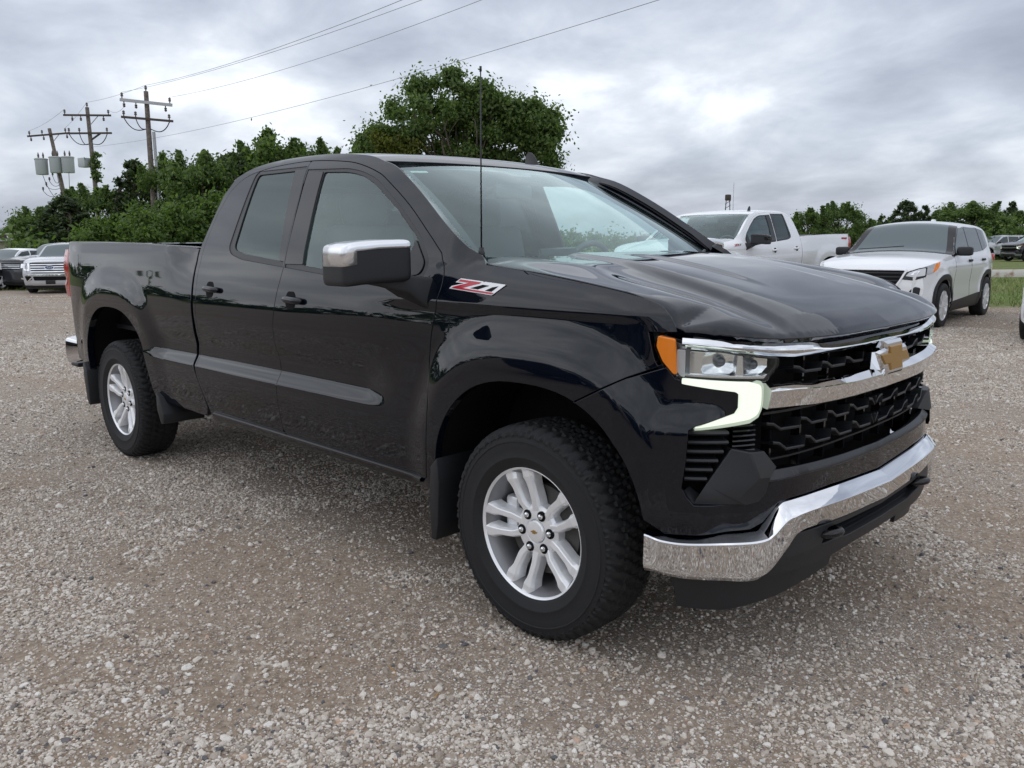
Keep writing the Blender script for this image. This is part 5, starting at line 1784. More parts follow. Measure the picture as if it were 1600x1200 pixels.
# ---- aerials
V, Fc = tube_vf([(-.372, -.842, 1.355), (-.372, -.842, 1.40)], [.017, .009], 12)
ant = mk('antenna', V, Fc, satin_black, TRK)
V, Fc = tube_vf([(-.372, -.842, 1.395), (-.366, -.844, 1.75), (-.360, -.846, 2.035)], [.0034, .0027, .0023], 8); mk('antenna_rod', V, Fc, satin_black, ant)
V, Fc = tube_vf([(-.360, -.846, 2.03), (-.360, -.846, 2.048)], .0045, 8); mk('antenna_tip', V, Fc, satin_black, ant)
def fin():
    V, Fc = [], []
    for k in range(13):
        q = k / 12
        x = -.98 - .26 * q
        hgt = .032 + .075 * sstep((q - .42) / .36) - .0 if q < .93 else .09
        hgt = .03 * min(1, q * 6) + .080 * float(sstep((q - .45) / .35))
        if q > .92: hgt *= .72
        w = .045 * math.sin(PI * min(.98, max(.06, .12 + .80 * q))) ** .6
        zb = float(roof_map(np.array([[max(x, -2.3), 0.0]]))[0, 2]) - .004
        for a, b in ((-1, 0), (-.75, .25), (-.22, .42), (-.08, 1), (.08, 1), (.22, .42), (.75, .25), (1, 0)):
            V.append((x, w * a, zb + hgt * b))
    for i in range(12):
        for j in range(7):
            Fc.append([i * 8 + j, i * 8 + j + 1, (i + 1) * 8 + j + 1, (i + 1) * 8 + j])
    Fc += [list(range(8)), [96 + j for j in range(8)][::-1]]
    return np.array(V), Fc
V, Fc = fin()
fixn(mk_auto("shark_fin", V + [-.20, .52, -.014], Fc, satin_black, TRK, 50))

# ================================================================== trees
def leaf_material(name, c0, c1, c2):
    m = bpy.data.materials.new(name); m.use_nodes = True
    t = m.node_tree
    b = t.nodes['Principled BSDF']
    b.inputs['Roughness'].default_value = .55; b.inputs['Specular IOR Level'].default_value = .3
    ge = nd(t, 'ShaderNodeNewGeometry'); r = ramp(t, [(0, c0), (.55, c1), (1, c2)])
    t.links.new(ge.outputs['Random Per Island'], r.inputs[0])
    t.links.new(r.outputs[0], b.inputs['Base Color'])
    tr = nd(t, 'ShaderNodeBsdfTranslucent')
    mu = nd(t, 'ShaderNodeMix', data_type='RGBA', blend_type='MULTIPLY'); mu.inputs[0].default_value = 1.0
    t.links.new(r.outputs[0], mu.inputs[6]); mu.inputs[7].default_value = (1.3, 1.5, .7, 1)
    t.links.new(mu.outputs[2], tr.inputs[0])
    ms = nd(t, 'ShaderNodeMixShader'); ms.inputs[0].default_value = .48
    t.links.new(b.outputs[0], ms.inputs[1]); t.links.new(tr.outputs[0], ms.inputs[2])
    t.links.new(ms.outputs[0], t.nodes['Material Output'].inputs[0])
    return m
oak_leaf = leaf_material('oak_leaf', (.066, .106, .034), (.110, .168, .056), (.180, .235, .086))
pale_leaf = leaf_material('elm_leaf', (.062, .108, .028), (.105, .165, .046), (.170, .225, .074))
yellow_leaf = leaf_material('yellowing_leaf', (.070, .098, .020), (.130, .150, .034), (.210, .200, .050))
cedar_leaf = leaf_material('cedar_needle', (.042, .066, .032), (.070, .100, .050), (.105, .135, .068))
bark = mat('bark', (.09, .07, .055), .9)
noise_color(bark, (.05, .04, .033), (.14, .115, .09), 9, 6)
def leaves(centres, radii, per, size, up=.3, squash=1.0, aspect=1.6):
    """leaf-sized faces spread through round clumps"""
    C_ = np.repeat(np.asarray(centres), per, 0); R_ = np.repeat(np.asarray(radii), per)
    n = len(C_)
    d = rng.normal(size=(n, 3)); d /= np.linalg.norm(d, axis=1, keepdims=True)
    rad = R_ * np.abs(rng.normal(0, .62, n))
    p = C_ + d * rad[:, None] * [1, 1, squash]
    nrm = d * .6 + rng.normal(size=(n, 3)) * .6 + [0, 0, up]
    nrm /= np.linalg.norm(nrm, axis=1, keepdims=True)
    t1 = np.cross(nrm, rng.normal(size=(n, 3))); t1 /= np.linalg.norm(t1, axis=1, keepdims=True) + 1e-9
    t2 = np.cross(nrm, t1)
    s = size * rng.uniform(.6, 1.35, n)[:, None]
    V = np.empty((n * 4, 3))
    V[0::4] = p - t1 * s * aspect; V[1::4] = p + t2 * s * .8; V[2::4] = p + t1 * s * aspect; V[3::4] = p - t2 * s * .8
    return V, np.arange(n * 4).reshape(-1, 4)
def limb(a, b, r0, r1, bend=.12, n=6):
    a, b = np.asarray(a, float), np.asarray(b, float)
    L_ = np.linalg.norm(b - a)
    off = rng.normal(size=3) * bend * L_
    pts = [a + (b - a) * q + off * math.sin(PI * q) + np.array([0, 0, .10 * L_ * math.sin(PI * q)]) for q in np.linspace(0, 1, n)]
    return tube_vf(pts, list(np.linspace(r0, r1, n)), 7)
def make_tree(name, label, loc, rz, centres, radii, per, size, m, trunk_h, trunk_r, n_limb=14, squash=.8, group=None, up=.3, aspect=1.6, extra=None, lean=(0, 0)):
    root = empty(name, loc, rz, label, 'tree', group)
    V, Fc = leaves(centres, radii, per, size, up, squash, aspect)
    mk('crown', V, Fc, m, root, None, False)
    if extra is not None:
        V, Fc = leaves(*extra[:4], up, squash, aspect)
        mk('crown', V, Fc, extra[4], root, None, False)
    c = np.asarray(centres); top = np.array([lean[0], lean[1], trunk_h])
    ps = [tube_vf([(0, 0, -.5), (lean[0] * .3, lean[1] * .3, trunk_h * .4), top], [trunk_r * 1.25, trunk_r, trunk_r * .75], 10)]
    idx = rng.permutation(len(c))[:n_limb]
    for k in idx:
        mid = top + (c[k] - top) * .45 + rng.normal(size=3) * .3
        ps.append(limb(top, mid, trunk_r * .5, trunk_r * .3))
        ps.append(limb(mid, c[k], trunk_r * .3, trunk_r * .08))
        j = np.argsort(((c - c[k]) ** 2).sum(1))[1:3]
        for q in j: ps.append(limb(mid, c[q], trunk_r * .18, trunk_r * .05))
    V, Fc, _ = join(ps)
    mk('trunk', V, Fc, bark, root)
    return root
# ---- the big broad-crowned tree behind the cab
def in_ell(n, c, r, shell=.35):
    d = rng.normal(size=(n, 3)); d /= np.linalg.norm(d, axis=1, keepdims=True)
    q = (shell + (1 - shell) * rng.random(n)) ** .6
    return np.asarray(c) + d * q[:, None] * np.asarray(r)
def px_u(zx): return (zx - 800) * .00675     # zoomed image pixels to metres, for the crown outline
def px_z(zy): return 9.82 - (zy - 55) * .0066
cl = [in_ell(16, (px_u(960), 0, px_z(330)), (1.1, 1.6, 1.1)), in_ell(46, (px_u(620), 0, px_z(350)), (2.3, 2.4, 1.75)), in_ell(30, (px_u(1010), .2, px_z(430)), (1.6, 2.0, 1.35)), in_ell(36, (px_u(1310), 0, px_z(430)), (1.50, 1.9, 1.25)),
      in_ell(20, (px_u(260), .2, px_z(560)), (1.2, 1.3, .9)), in_ell(5, (px_u(745), 0, px_z(100)), (.30, .5, .28)), in_ell(5, (px_u(480), 0, px_z(160)), (.30, .5, .25)),
      in_ell(10, (px_u(1420), .0, px_z(620)), (.85, 1.0, .9)), in_ell(18, (px_u(720), .0, px_z(660)), (2.6, 1.6, .6)), in_ell(9, (px_u(1080), 0, px_z(690)), (.9, .8, .5)), in_ell(4, (px_u(90), 0, px_z(560)), (.4, .4, .25))]
cl = np.vstack(cl)
rad = rng.uniform(.42, .80, len(cl))
yl = in_ell(18, (px_u(330), -1.4, px_z(590)), (1.35, .5, .75))
make_tree('broadleaf_tree', 'tall round-crowned broadleaf tree rising alone behind the black pickup cab', lot(pixel_ray(722, 240, 38)[0], 38, 0), YAW - PI / 2, cl, rad, 460, .072, oak_leaf, 3.2, .30, 26, .85, None, .3, 1.35,
          (yl, rng.uniform(.3, .5, len(yl)), 240, .060, yellow_leaf))
bigt = bpy.data.objects['broadleaf_tree']; bigt.scale = (.88, .88, .885)
# ---- hedge row on the left and the tree belt on the right
def cedar_centres(h, w, n):
    z = h * (.08 + .90 * rng.random(n) ** 1.15)
    q = 1 - z / h
    r = w * np.clip(q * 1.25 + .04, 0, 1) ** .8 * np.sqrt(rng.uniform(.25, 1, n))
    a = rng.uniform(0, 6.283, n)
    return np.stack([r * np.cos(a), r * np.sin(a), z], -1), .16 * w * (.4 + .9 * q) * rng.uniform(.8, 1.4, n)
def bush_centres(h, w, n):
    c = in_ell(n, (0, 0, h * .52), (w, w, h * .46), .45)
    k = max(4, n // 15)
    ang = rng.uniform(0, 6.283, k); rr = w * .75 * np.sqrt(rng.random(k))
    zt_ = h * (.52 + .46 * np.sqrt(np.clip(1 - (rr / w) ** 2, 0, 1)))
    s, sr = [], []
    for a_, r_, z_ in zip(ang, rr, zt_):            # upright shoots breaking the outline
        H_ = h * rng.uniform(.0, .09)
        lx, ly = rng.normal(0, .10 * w, 2)
        for q in range(9):
            s.append((r_ * math.cos(a_) + lx * q / 8, r_ * math.sin(a_) + ly * q / 8, z_ - .14 * h + (H_ + .14 * h) * q / 8)); sr.append(w * (.19 - .0165 * q) * rng.uniform(.6, 1.4))
    s = np.array(s)
    c = np.vstack([c, s])
    return c, np.concatenate([w * rng.uniform(.14, .34, n), np.array(sr)])
PROTO = {}
def proto(kind, k):
    if (kind, k) in PROTO: return PROTO[(kind, k)]
    if kind == 'cedar':
        c, r = cedar_centres(6.0, 2.1, 120); o = make_tree('cedar_tree', None, (0, 0, 0), 0, c, r, 150, .062, cedar_leaf, 4.8, .14, 8, 1.15, None, .6, 2.2)
    elif kind == 'broad':
        c, r = bush_centres(6.0, 2.6, 90); o = make_tree('broadleaf_tree', None, (0, 0, 0), 0, c, r, 210, .070, [oak_leaf, pale_leaf][k % 2], 2.6, .16, 12, .85)
    else:
        c, r = bush_centres(3.2, 1.9, 60); o = make_tree('shrub', None, (0, 0, 0), 0, c, r, 180, .058, pale_leaf, .8, .08, 10, .9)
    PROTO[(kind, k)] = o
    o['_used'] = 0
    return o
def plant(kind, k, lat, dep, h, label, group, wide=1.0, rz=0.0):
    p = proto(kind, k)
    o = p if not p['_used'] else copy_tree(p)
    p['_used'] = 1
    base = {'cedar': 6.0, 'broad': 6.0, 'shrub': 3.2}[kind]
    x, y, _ = lot(lat, dep)
    o.location = (x, y, float(ground_z(x, y)) - .05)
    s = h / base
    o.scale = (s * wide, s * wide, s); o.rotation_euler = (0, 0, rz)
    tag(o, label, 'tree' if kind != 'shrub' else 'shrub', group)
def lp(px, dep, py=350): return pixel_ray(px, py, dep)[0]
def hp(py, px, dep): return pixel_ray(px, py, dep)[1] + .3
HG = 'trees in the row behind the black pickup bed'
row = [('broad', 0, 66, 47, 322, 'dark low tree at the far left end of the tree row, beyond the silver SUV', 1.1),
       ('cedar', 1, 104, 46, 300, 'cedar under the leaning transformer pole in the tree row', 1.5),
       ('broad', 0, 150, 50, 290, 'dark bushy tree at the foot of the middle utility pole', 1.0),
       ('cedar', 0, 212, 50, 249, 'pointed dark cedar just left of the nearest utility pole', 1.1),
       ('broad', 1, 262, 49, 248, 'pale green tree just right of the nearest utility pole', .75),
       ('broad', 0, 318, 46, 236, 'dense dark tree above the front end of the truck bed', .85),
       ('cedar', 1, 365, 49, 232, 'dark cedar between two leafy trees left of the cab roof', 1.3),
       ('broad', 1, 425, 50, 211, 'pale feathery tree with upright shoots rising over the cab roof edge', .85),
       ('broad', 0, 490, 51, 222, 'dark tree peeping over the rear half of the cab roof', .75),
       ('broad', 1, 560, 53, 234, 'low pale tree top just showing left of the big tree', .7)]
for i, (kd, k, px, dp, py, lb, wd) in enumerate(row):
    plant(kd, k, lp(px, dp, (py + 380) / 2), dp, hp(py, px, dp), lb, HG, wd, i * 1.3)
for i, (px, dp, py, lb) in enumerate([(175, 41, 338, 'light green shrub in front of the middle utility pole'), (250, 40, 318, 'light green shrub in front of the nearest utility pole'), (300, 41, 330, 'light green shrub directly above the truck bed rail'), (352, 42, 300, 'dry-twigged light shrub touching the rear edge of the cab')]):
    plant('shrub', 0, lp(px, dp), dp, hp(py, px, dp), lb, 'light shrubs in front of the tree row', 1.0, i * 2.1)
plant('broad', 0, lp(8, 92), 92, hp(354, 8, 92), 'distant rounded tree behind the beige shed at the far left', 'distant trees beyond the shed', 1.6, .4)
plant('broad', 1, lp(48, 95), 95, hp(362, 48, 95), 'lower distant tree behind the right end of the beige shed', 'distant trees beyond the shed', 1.6, 1.4)
RG = 'trees in the belt behind the white cars'
belt = [('broad', 1, 1262, 62, 330, 'open leafy tree right beside the white pickup cab', .9), ('broad', 0, 1312, 60, 318, 'rounded leafy tree above the white pickup bed', 1.0), ('broad', 0, 1352, 58, 345, 'low dark bushy tree between the white pickup and the white crossover', 1.2),
        ('cedar', 0, 1378, 70, 338, 'small cedar tip left of the tallest cedar above the crossover', 1.0), ('cedar', 1, 1415, 70, 311, 'tallest pointed cedar above the crossover windscreen', 1.3), ('cedar', 0, 1443, 71, 322, 'slim cedar just right of the tallest cedar', .9), ('cedar', 1, 1464, 70, 326, 'second slim cedar above the crossover roof centre', 1.0),
        ('broad', 0, 1512, 68, 317, 'wide dark tree mass above the rear of the crossover', 1.5), ('broad', 0, 1548, 72, 331, 'dark tree right of the wide tree mass', 1.2), ('cedar', 0, 1579, 74, 316, 'spiky cedar with separate tiers near the right edge', .9), ('broad', 0, 1600, 72, 330, 'dark tree cut by the right edge of the picture', 1.2),
        ('broad', 1, 1660, 70, 322, 'leafy tree beyond the right edge of the belt', 1.3), ('cedar', 1, 1720, 74, 318, 'cedar beyond the right edge of the belt', 1.2)]
for i, (kd, k, px, dp, py, lb, wd) in enumerate(belt):
    plant(kd, k, lp(px, dp, (py + 380) / 2), dp, hp(py, px, dp), lb, RG, wd, i * 1.7)
# low scrub filling the foot of the belts (uncountable)
def scrub():
    c, r = [], []
    for a, b, d0, z in ((1225, 1800, 66, 2.2), (20, 640, 44, 2.6), (640, 1230, 75, 1.6)):
        for px in np.arange(a, b, 14):
            d = d0 + rng.uniform(-3, 3)
            x, y, _ = lot(lp(px, d), d)
            for q in range(2):
                c.append((x + rng.uniform(-.7, .7), y + rng.uniform(-.7, .7), float(ground_z(x, y)) + rng.uniform(.1, z))); r.append(rng.uniform(.7, 1.3))
    V, Fc = leaves(c, r, 120, .11, .3, .9)
    o = mk('undergrowth', V, Fc, oak_leaf, None, None, False)
    tag(o, kind='stuff')
scrub()
# far woodland all round the lot on the horizon (reads as one mass)
def far_wood():
    c, r = [], []
    for a in np.arange(0, 2 * PI, .0105):
        d = 150 + 35 * math.sin(a * 3.1) + rng.uniform(-8, 8)
        ang = a
        rel = (ang - YAW + PI) % (2 * PI) - PI
        if abs(rel) < math.radians(36): d += 70
        p = CXY + d * np.array([math.cos(ang), math.sin(ang)])
        h = 4.0 + 2.2 * math.sin(a * 17) + 1.6 * math.sin(a * 41 + 1) + rng.uniform(-.6, 1.2)
        if abs(rel) < math.radians(36): h *= .55
        for q in range(3):
            c.append((p[0] + rng.uniform(-2, 2), p[1] + rng.uniform(-2, 2), h * (q + .5) / 3)); r.append(rng.uniform(1.4, 2.2))
    V, Fc = leaves(c, r, 46, .42, .3, .9)
    o = mk('far_woodland', V, Fc, oak_leaf, None, None, False)
    tag(o, kind='stuff')
far_wood()

# ================================================================== utility poles, transformers, wires, shed
wood = mat('weathered_wood', (.16, .13, .11), .85)
noise_color(wood, (.10, .082, .07), (.23, .195, .17), 6, 6)
wood_dark = mat('creosoted_wood', (.07, .055, .048), .85)
galv = mat('galvanised_steel', (.42, .43, .44), .5, .4)
porcelain = mat('brown_insulator', (.11, .085, .075), .3)
tank_grey = mat('transformer_grey', (.40, .43, .43), .5)
cable = mat('black_cable', (.03, .03, .032), .6)
wire_m = mat('aluminium_wire', (.28, .285, .29), .5, .5)
XA = np.array([*RGT, 0]); ZA = np.array([0, 0, 1.0])
def cyl(name, a, b, r0, r1, m, parent, n=10):
    V, Fc = tube_vf([a, b], [r0, r1], n)
    return mk_auto(name, V, Fc, m, parent, 50)
def insulator(p, parent, hang=False):
    s = -1 if hang else 1
    V, Fc = lathe_vf([(0, .001), (0, .03), (.10 * s, .03), (.11 * s, .075), (.17 * s, .07), (.18 * s, .045), (.22 * s, .075), (.28 * s, .06), (.32 * s, .001)], 10, 'z')
    return fixn(mk('insulator', V + np.asarray(p), Fc, porcelain, parent))
def pole(name, label, lat, dep, H, lean, r=.15):
    x, y, _ = lot(lat, dep)
    z0 = float(ground_z(x, y))
    root = empty('utility_pole', (x, y, z0), 0, label, 'utility pole', 'utility poles rising from the tree row')
    top = np.array([RGT[0] * lean, RGT[1] * lean, H])
    mk_auto('pole_shaft', *tube_vf([(0, 0, -.3), top * .5, top], [r * 1.15, r, r * .82], 12), wood, root, 50)
    return root, top
def crossarm(root, top, frac_z, w, tilt, m=wood_dark, off=0.0, sec=(.10, .12)):
    c = top * (frac_z / top[2])
    a = c + XA * (-w / 2 + off) + ZA * (-tilt * (-w / 2 + off)); b = c + XA * (w / 2 + off) + ZA * (-tilt * (w / 2 + off))
    fo = np.array([-FWD[0], -FWD[1], 0]) * .2
    d = (b - a) / np.linalg.norm(b - a); u = np.cross(d, ZA); u /= np.linalg.norm(u); v = np.cross(u, d)
    V = [p + fo + u * su * sec[0] / 2 + v * sv * sec[1] / 2 for p in (a, b) for su, sv in ((-1, -1), (1, -1), (1, 1), (-1, 1))]
    Fc = [[0, 1, 2, 3], [7, 6, 5, 4], [0, 4, 5, 1], [1, 5, 6, 2], [2, 6, 7, 3], [3, 7, 4, 0]]
    fixn(mk('crossarm', V, Fc, m, root, None, False))
    return lambda q: a + fo + (b - a) * q
def drop(root, p, q, sag, m=cable, r=.028, n=10):
    p, q = np.asarray(p), np.asarray(q)
    pts = [p + (q - p) * t_ + np.array([0, 0, -sag * math.sin(PI * t_ ** .8)]) for t_ in np.linspace(0, 1, n)]
    return mk('drop_cable', *tube_vf(pts, r, 6), m, root)
def ppx(px, dep, py=380): return pixel_ray(px, py, dep)[0]
def pz(py, px, dep): return pixel_ray(px, py, dep)[1]
# nearest pole: two cross-arms, cable heads dropping into a riser
D1 = 48
r1, t1 = pole('p', 'nearest utility pole with a grey upper cross-arm and a pale riser pipe', ppx(244, D1), D1, pz(143, 228, D1) + .3, ppx(228, D1, 143) - ppx(244, D1))
zo = .3
A = crossarm(r1, t1, pz(161, 228, D1) + zo, ppx(268, D1) - ppx(190, D1), .11, galv, .05, (.11, .16))
Bm = crossarm(r1, t1, pz(187, 228, D1) + zo, ppx(270, D1) - ppx(192, D1), .09, wood_dark, .05)
insulator(t1, r1)
for q in (.04, .96): insulator(A(q) + [0, 0, .08], r1)
for q in (.07, .30, .87): insulator(A(q) - [0, 0, .08], r1, True)
for q in (.05, .28, .93): insulator(Bm(q) + [0, 0, .05], r1)
low1 = t1 * .80
for q, sg in ((.05, .35), (.28, .25), (.93, .35)): drop(r1, Bm(q) - [0, 0, .05], low1 + XA * (.1 if q > .5 else -.1), sg)
cyl('riser_pipe', low1 * .98 + XA * .28, np.array([XA[0] * .36, XA[1] * .36, .5]), .085, .085, galv, r1)
cyl('brace', Bm(.70), t1 * .86, .025, .025, galv, r1, 6)
# middle pole
D2 = 58
r2, t2 = pole('p', 'middle utility pole with a vine and a small grey cabinet on it', ppx(159, D2), D2, pz(168, 136, D2) + .3, ppx(136, D2, 168) - ppx(159, D2))
A2 = crossarm(r2, t2, pz(181, 137, D2) + zo, ppx(173, D2) - ppx(101, D2), .015, wood_dark, .05)
B2 = crossarm(r2, t2, pz(209, 140, D2) + zo, ppx(176, D2) - ppx(107, D2), .0, wood_dark, .05)
insulator(t2, r2)
for q in (.03, .95): insulator(A2(q) + [0, 0, .06], r2)
for q in (.18, .36, .84): insulator(A2(q) - [0, 0, .06], r2, True)
for q in (.06, .29, .90):
    insulator(B2(q) + [0, 0, .05], r2)
    drop(r2, B2(q) - [0, 0, .05], t2 * .78 + XA * (.1 if q > .5 else -.1), .35)
cyl('brace', A2(.74), t2 * .885, .025, .025, galv, r2, 6)
cyl('brace', B2(.76), t2 * .80, .06, .06, wood_dark, r2, 6)
cb = t2 * .665 - XA * .55
rbox('cabinet', tuple(cb), (.62, .62, .62), .05, tank_grey, r2, ('Z', .4))
cv = in_ell(26, (0, 0, 0), (.28, .28, 1.1)) + t2 * .64 + XA * .2
mk('climbing_vine', *leaves(cv, np.full(len(cv), .24), 50, .07), oak_leaf, r2, None, False)
# far pole with three transformers
D3 = 64
r3, t3 = pole('p', 'leaning utility pole carrying three grey transformers', ppx(122, D3), D3, pz(201, 77, D3) + .3, ppx(77, D3, 201) - ppx(122, D3))
A3 = crossarm(r3, t3, pz(211, 80, D3) + zo, ppx(112, D3) - ppx(47, D3), -.07, wood_dark, -.05)
for q in (.05, .35, .9): insulator(A3(q) + [0, 0, .06], r3)
for q in (.08, .38, .93): insulator(A3(q) - [0, 0, .06], r3, True)
cyl('brace', A3(.76), t3 * .90, .025, .025, galv, r3, 6)
for k, dx in enumerate((-.95, .12, 1.02)):
    c = t3 * .735 + XA * dx + np.array([0, 0, -.05 + .12 * (k != 0)]) - np.array([FWD[0], FWD[1], 0]) * .45
    V, Fc = lathe_vf([(-.62, .001), (-.62, .40), (-.58, .42), (.44, .44), (.46, .47), (.52, .47), (.56, .40), (.60, .001)], 18, 'z')
    tk = fixn(mk_auto('transformer', V + c, Fc, tank_grey, r3, 40))
    for dd in (-.18, .18): 
        V, Fc = lathe_vf([(0, .001), (0, .07), (.12, .05), (.16, .08), (.28, .06), (.42, .02), (.44, .001)], 8, 'z')
        fixn(mk('bushing', V + c + [0, 0, .56] + XA * dd, Fc, porcelain, tk))
    drop(r3, c + [0, 0, -.6], t3 * .47 + XA * .2 * dx, .55, cable, .02)
# cluster of brackets and thin leads below the transformers
for k in range(9):
    p = t3 * (.38 + .035 * k) + XA * (-1.5 + .32 * (k % 5)) ; q = t3 * (.40 + .03 * k)
    drop(r3, p, q, .2 + .1 * (k % 3), cable, .018, 7)
    insulator(p, r3)
# ---- wires
def wire(p, q, sag, label, r=.009):
    p, q = np.asarray(p, float), np.asarray(q, float)
    pts = [p + (q - p) * t_ + np.array([0, 0, -4 * sag * t_ * (1 - t_)]) for t_ in np.linspace(0, 1, 25)]
    return tag(mk('power_line', *tube_vf(pts, r, 5), wire_m), label, 'power line', 'overhead wires crossing the sky')
def wp(px, py, dep):
    x, y, _ = lot(ppx(px, dep, py), dep)
    return np.array([x, y, pz(py, px, dep)])
P1 = np.array(r1.location) + t1 + [0, 0, .32]; P2 = np.array(r2.location) + t2 + [0, 0, .32]
wire(P1, wp(640, -5, 24), .25, 'topmost wire running from the nearest pole tip to the upper right')
wire(np.array(r1.location) + A(.04) + [0, 0, .40], wp(672, -5, 24), .25, 'wire from the left end of the grey cross-arm, second from the top', .008)
wire(np.array(r1.location) + A(.96) + [0, 0, .40], wp(765, -5, 24), .3, 'wire from the right end of the grey cross-arm, third from the top', .008)
wire(np.array(r2.location) + t2 * .76, wp(1045, -5, 20), .5, 'lowest long wire passing behind the top of the big tree', .008)
wire(P2, P1, .1, 'wire between the tips of the middle and the nearest pole')
wire(np.array(r2.location) + A2(.95) + [0, 0, .38], np.array(r1.location) + A(.07) + [0, 0, -.35], .25, 'wire between the upper cross-arms of the middle and nearest poles')
wire(np.array(r3.location) + A3(.05) + [0, 0, .38], np.array(r2.location) + A2(.03) + [0, 0, .38], .15, 'wire from the left end of the leaning pole arm to the middle pole')
wire(np.array(r3.location) + A3(.9) + [0, 0, .38], P2, .1, 'wire from the right end of the leaning pole arm to the middle pole tip')
# ---- low metal shed far left
shed_wall = mat('beige_metal_siding', (.42, .385, .31), .6)
shed_roof = mat('pale_metal_roof', (.55, .56, .55), .5)
D = 49
x, y, _ = lot(ppx(52, D), D)
sh = empty('shed', (x, y, float(ground_z(x, y)) - .05), YAW - PI / 2, 'long low beige metal shed behind the grey SUV at the far left', 'shed')
hs = pz(384, 20, D) + .28 + .3
rbox('wall', (-10, 2.5, hs / 2), (20, 5, hs), 0, shed_wall, sh)
for k in range(11):
    rbox('wall_seam', (-.6 - 1.9 * k, -.03, hs / 2), (.10, .06, hs - .02), 0, wood, sh)
rbox('roof', (-10, 2.4, hs + .10), (20.6, 5.8, .16), .02, shed_roof, sh)
rbox('gutter_strip', (-10, -.53, hs + .30), (20.4, .06, .18), 0, wood_dark, sh)
rbox('roof', (-10, 2.6, hs + .43), (20.6, 5.9, .06), .01, shed_roof, sh)
x, y, _ = lot(ppx(14, 46), 46)
lp_ = empty('post', (x, y, -.35), 0, 'thin white-topped post in front of the beige shed', 'post')
cyl('post_shaft', (0, 0, 0), (0, 0, pz(373, 14, 46) + .3), .03, .03, galv, lp_)
rbox('post_cap', (0, 0, pz(371, 14, 46) + .38), (.12, .12, .16), .03, white_badge, lp_)
# ---- lamp or vent stack top behind the white pickup
x, y, _ = lot(ppx(1135, 60), 60)
ms = empty('lattice_mast', (x, y, 0), 0, 'short dark lattice mast rising behind the white pickup roof', 'mast')
ht = pz(306, 1135, 60)
for dx in (-.18, .18):
    cyl('mast_leg', (dx * RGT[0] * 1.8, dx * RGT[1] * 1.8, 0), (dx * RGT[0] * .6, dx * RGT[1] * .6, ht), .035, .03, wood_dark, ms, 6)
for k in range(8):
    z = ht * (.45 + .07 * k)
    cyl('mast_brace', (-.2 * RGT[0], -.2 * RGT[1], z), (.2 * RGT[0], .2 * RGT[1], z + .25), .02, .02, wood_dark, ms, 6)
rbox('mast_head', (0, 0, ht - .12), (.34, .34, .42), .06, wood_dark, ms)
# ---- rusty white rail at the verge
rust_white = mat('rusty_white_paint', (.7, .7, .68), .6)
noise_color(rust_white, (.30, .13, .05), (.68, .66, .62), 1.3, 7, .40, .50)
x0 = ppx(1490, 26.5)
for k in range(4):
    xa, ya, _ = lot(x0 + k * 3.05, 26.5 + .25 * k); xb, yb, _ = lot(x0 + k * 3.05 + 3.0, 26.5 + .25 * k + .2)
    ang = math.atan2(yb - ya, xb - xa)
    t_ = empty('barrier_rail', ((xa + xb) / 2, (ya + yb) / 2, float(ground_z(xa, ya))), ang,
               ['rusty white barrier rail just behind the rear of the crossover', 'rusty white barrier rail at the right edge of the picture', 'rusty white barrier rail beyond the right edge', 'last rusty white barrier rail beyond the right edge'][k], 'barrier', 'white barrier rails along the grass verge')
    rbox('rail_beam', (0, 0, .28), (3.0, .10, .24), .015, rust_white, t_)
    for q in (-1.2, 1.2): rbox('rail_foot', (q, .02, .09), (.12, .12, .20), .01, rust_white, t_)

# ================================================================== parked cars
# white pickup: the same body as the black one, in white with painted mirrors
SW = {'black_paint': white_paint, 'chrome': gloss_black}
def dup_truck(name, label, loc, rz, paint, chrome_m, sc, group=None, skip=()):
    c = copy_tree(TRK, None, {'black_paint': paint, 'chrome': chrome_m, 'satin_chrome': chrome_m}, skip)
    c.name = name
    c.location, c.rotation_euler = loc, (0, 0, rz)
    c.scale = (sc,) * 3
    if 'group' in c: del c['group']
    tag(c, label, 'pickup truck', group)
    return c
wt = dup_truck('pickup_truck', 'white pickup with black mirrors parked behind the black pickup hood', (-6.46, 9.69, 0), math.radians(-89.9), white_paint, gloss_black, 1.055, None, ('antenna', 'emblem', 'badge'))
def white_badges(root):
    # small Z71 plate and bed-side script, on both sides
    badge(-1, root); badge(1, root)
    for s_ in (-1, 1):
        V, Fc = [], []
        for k in range(3):
            b_, f_ = box_vf((-4.30 - .085 * k, s_ * (float(S(-4.35, 1.36)[0]) + .004), 1.355), (.07, .006, .035))
            V.append((b_, f_))
        v, f, _ = join(V)
        o = mk('bed_decal', v, f, red_badge, root, None, False)
white_badges(wt)
x, y, _ = lot(ppx(1592, 57), 57)
dt = dup_truck('pickup_truck', 'dark slate pickup parked far off beyond the grass on the right', (x, y, float(ground_z(x, y))), math.radians(-127), dark_paint, dark_silver, .98, None, ('antenna', 'emblem', 'badge', 'seat', 'axle', 'intake_rib', 'steering_wheel'))

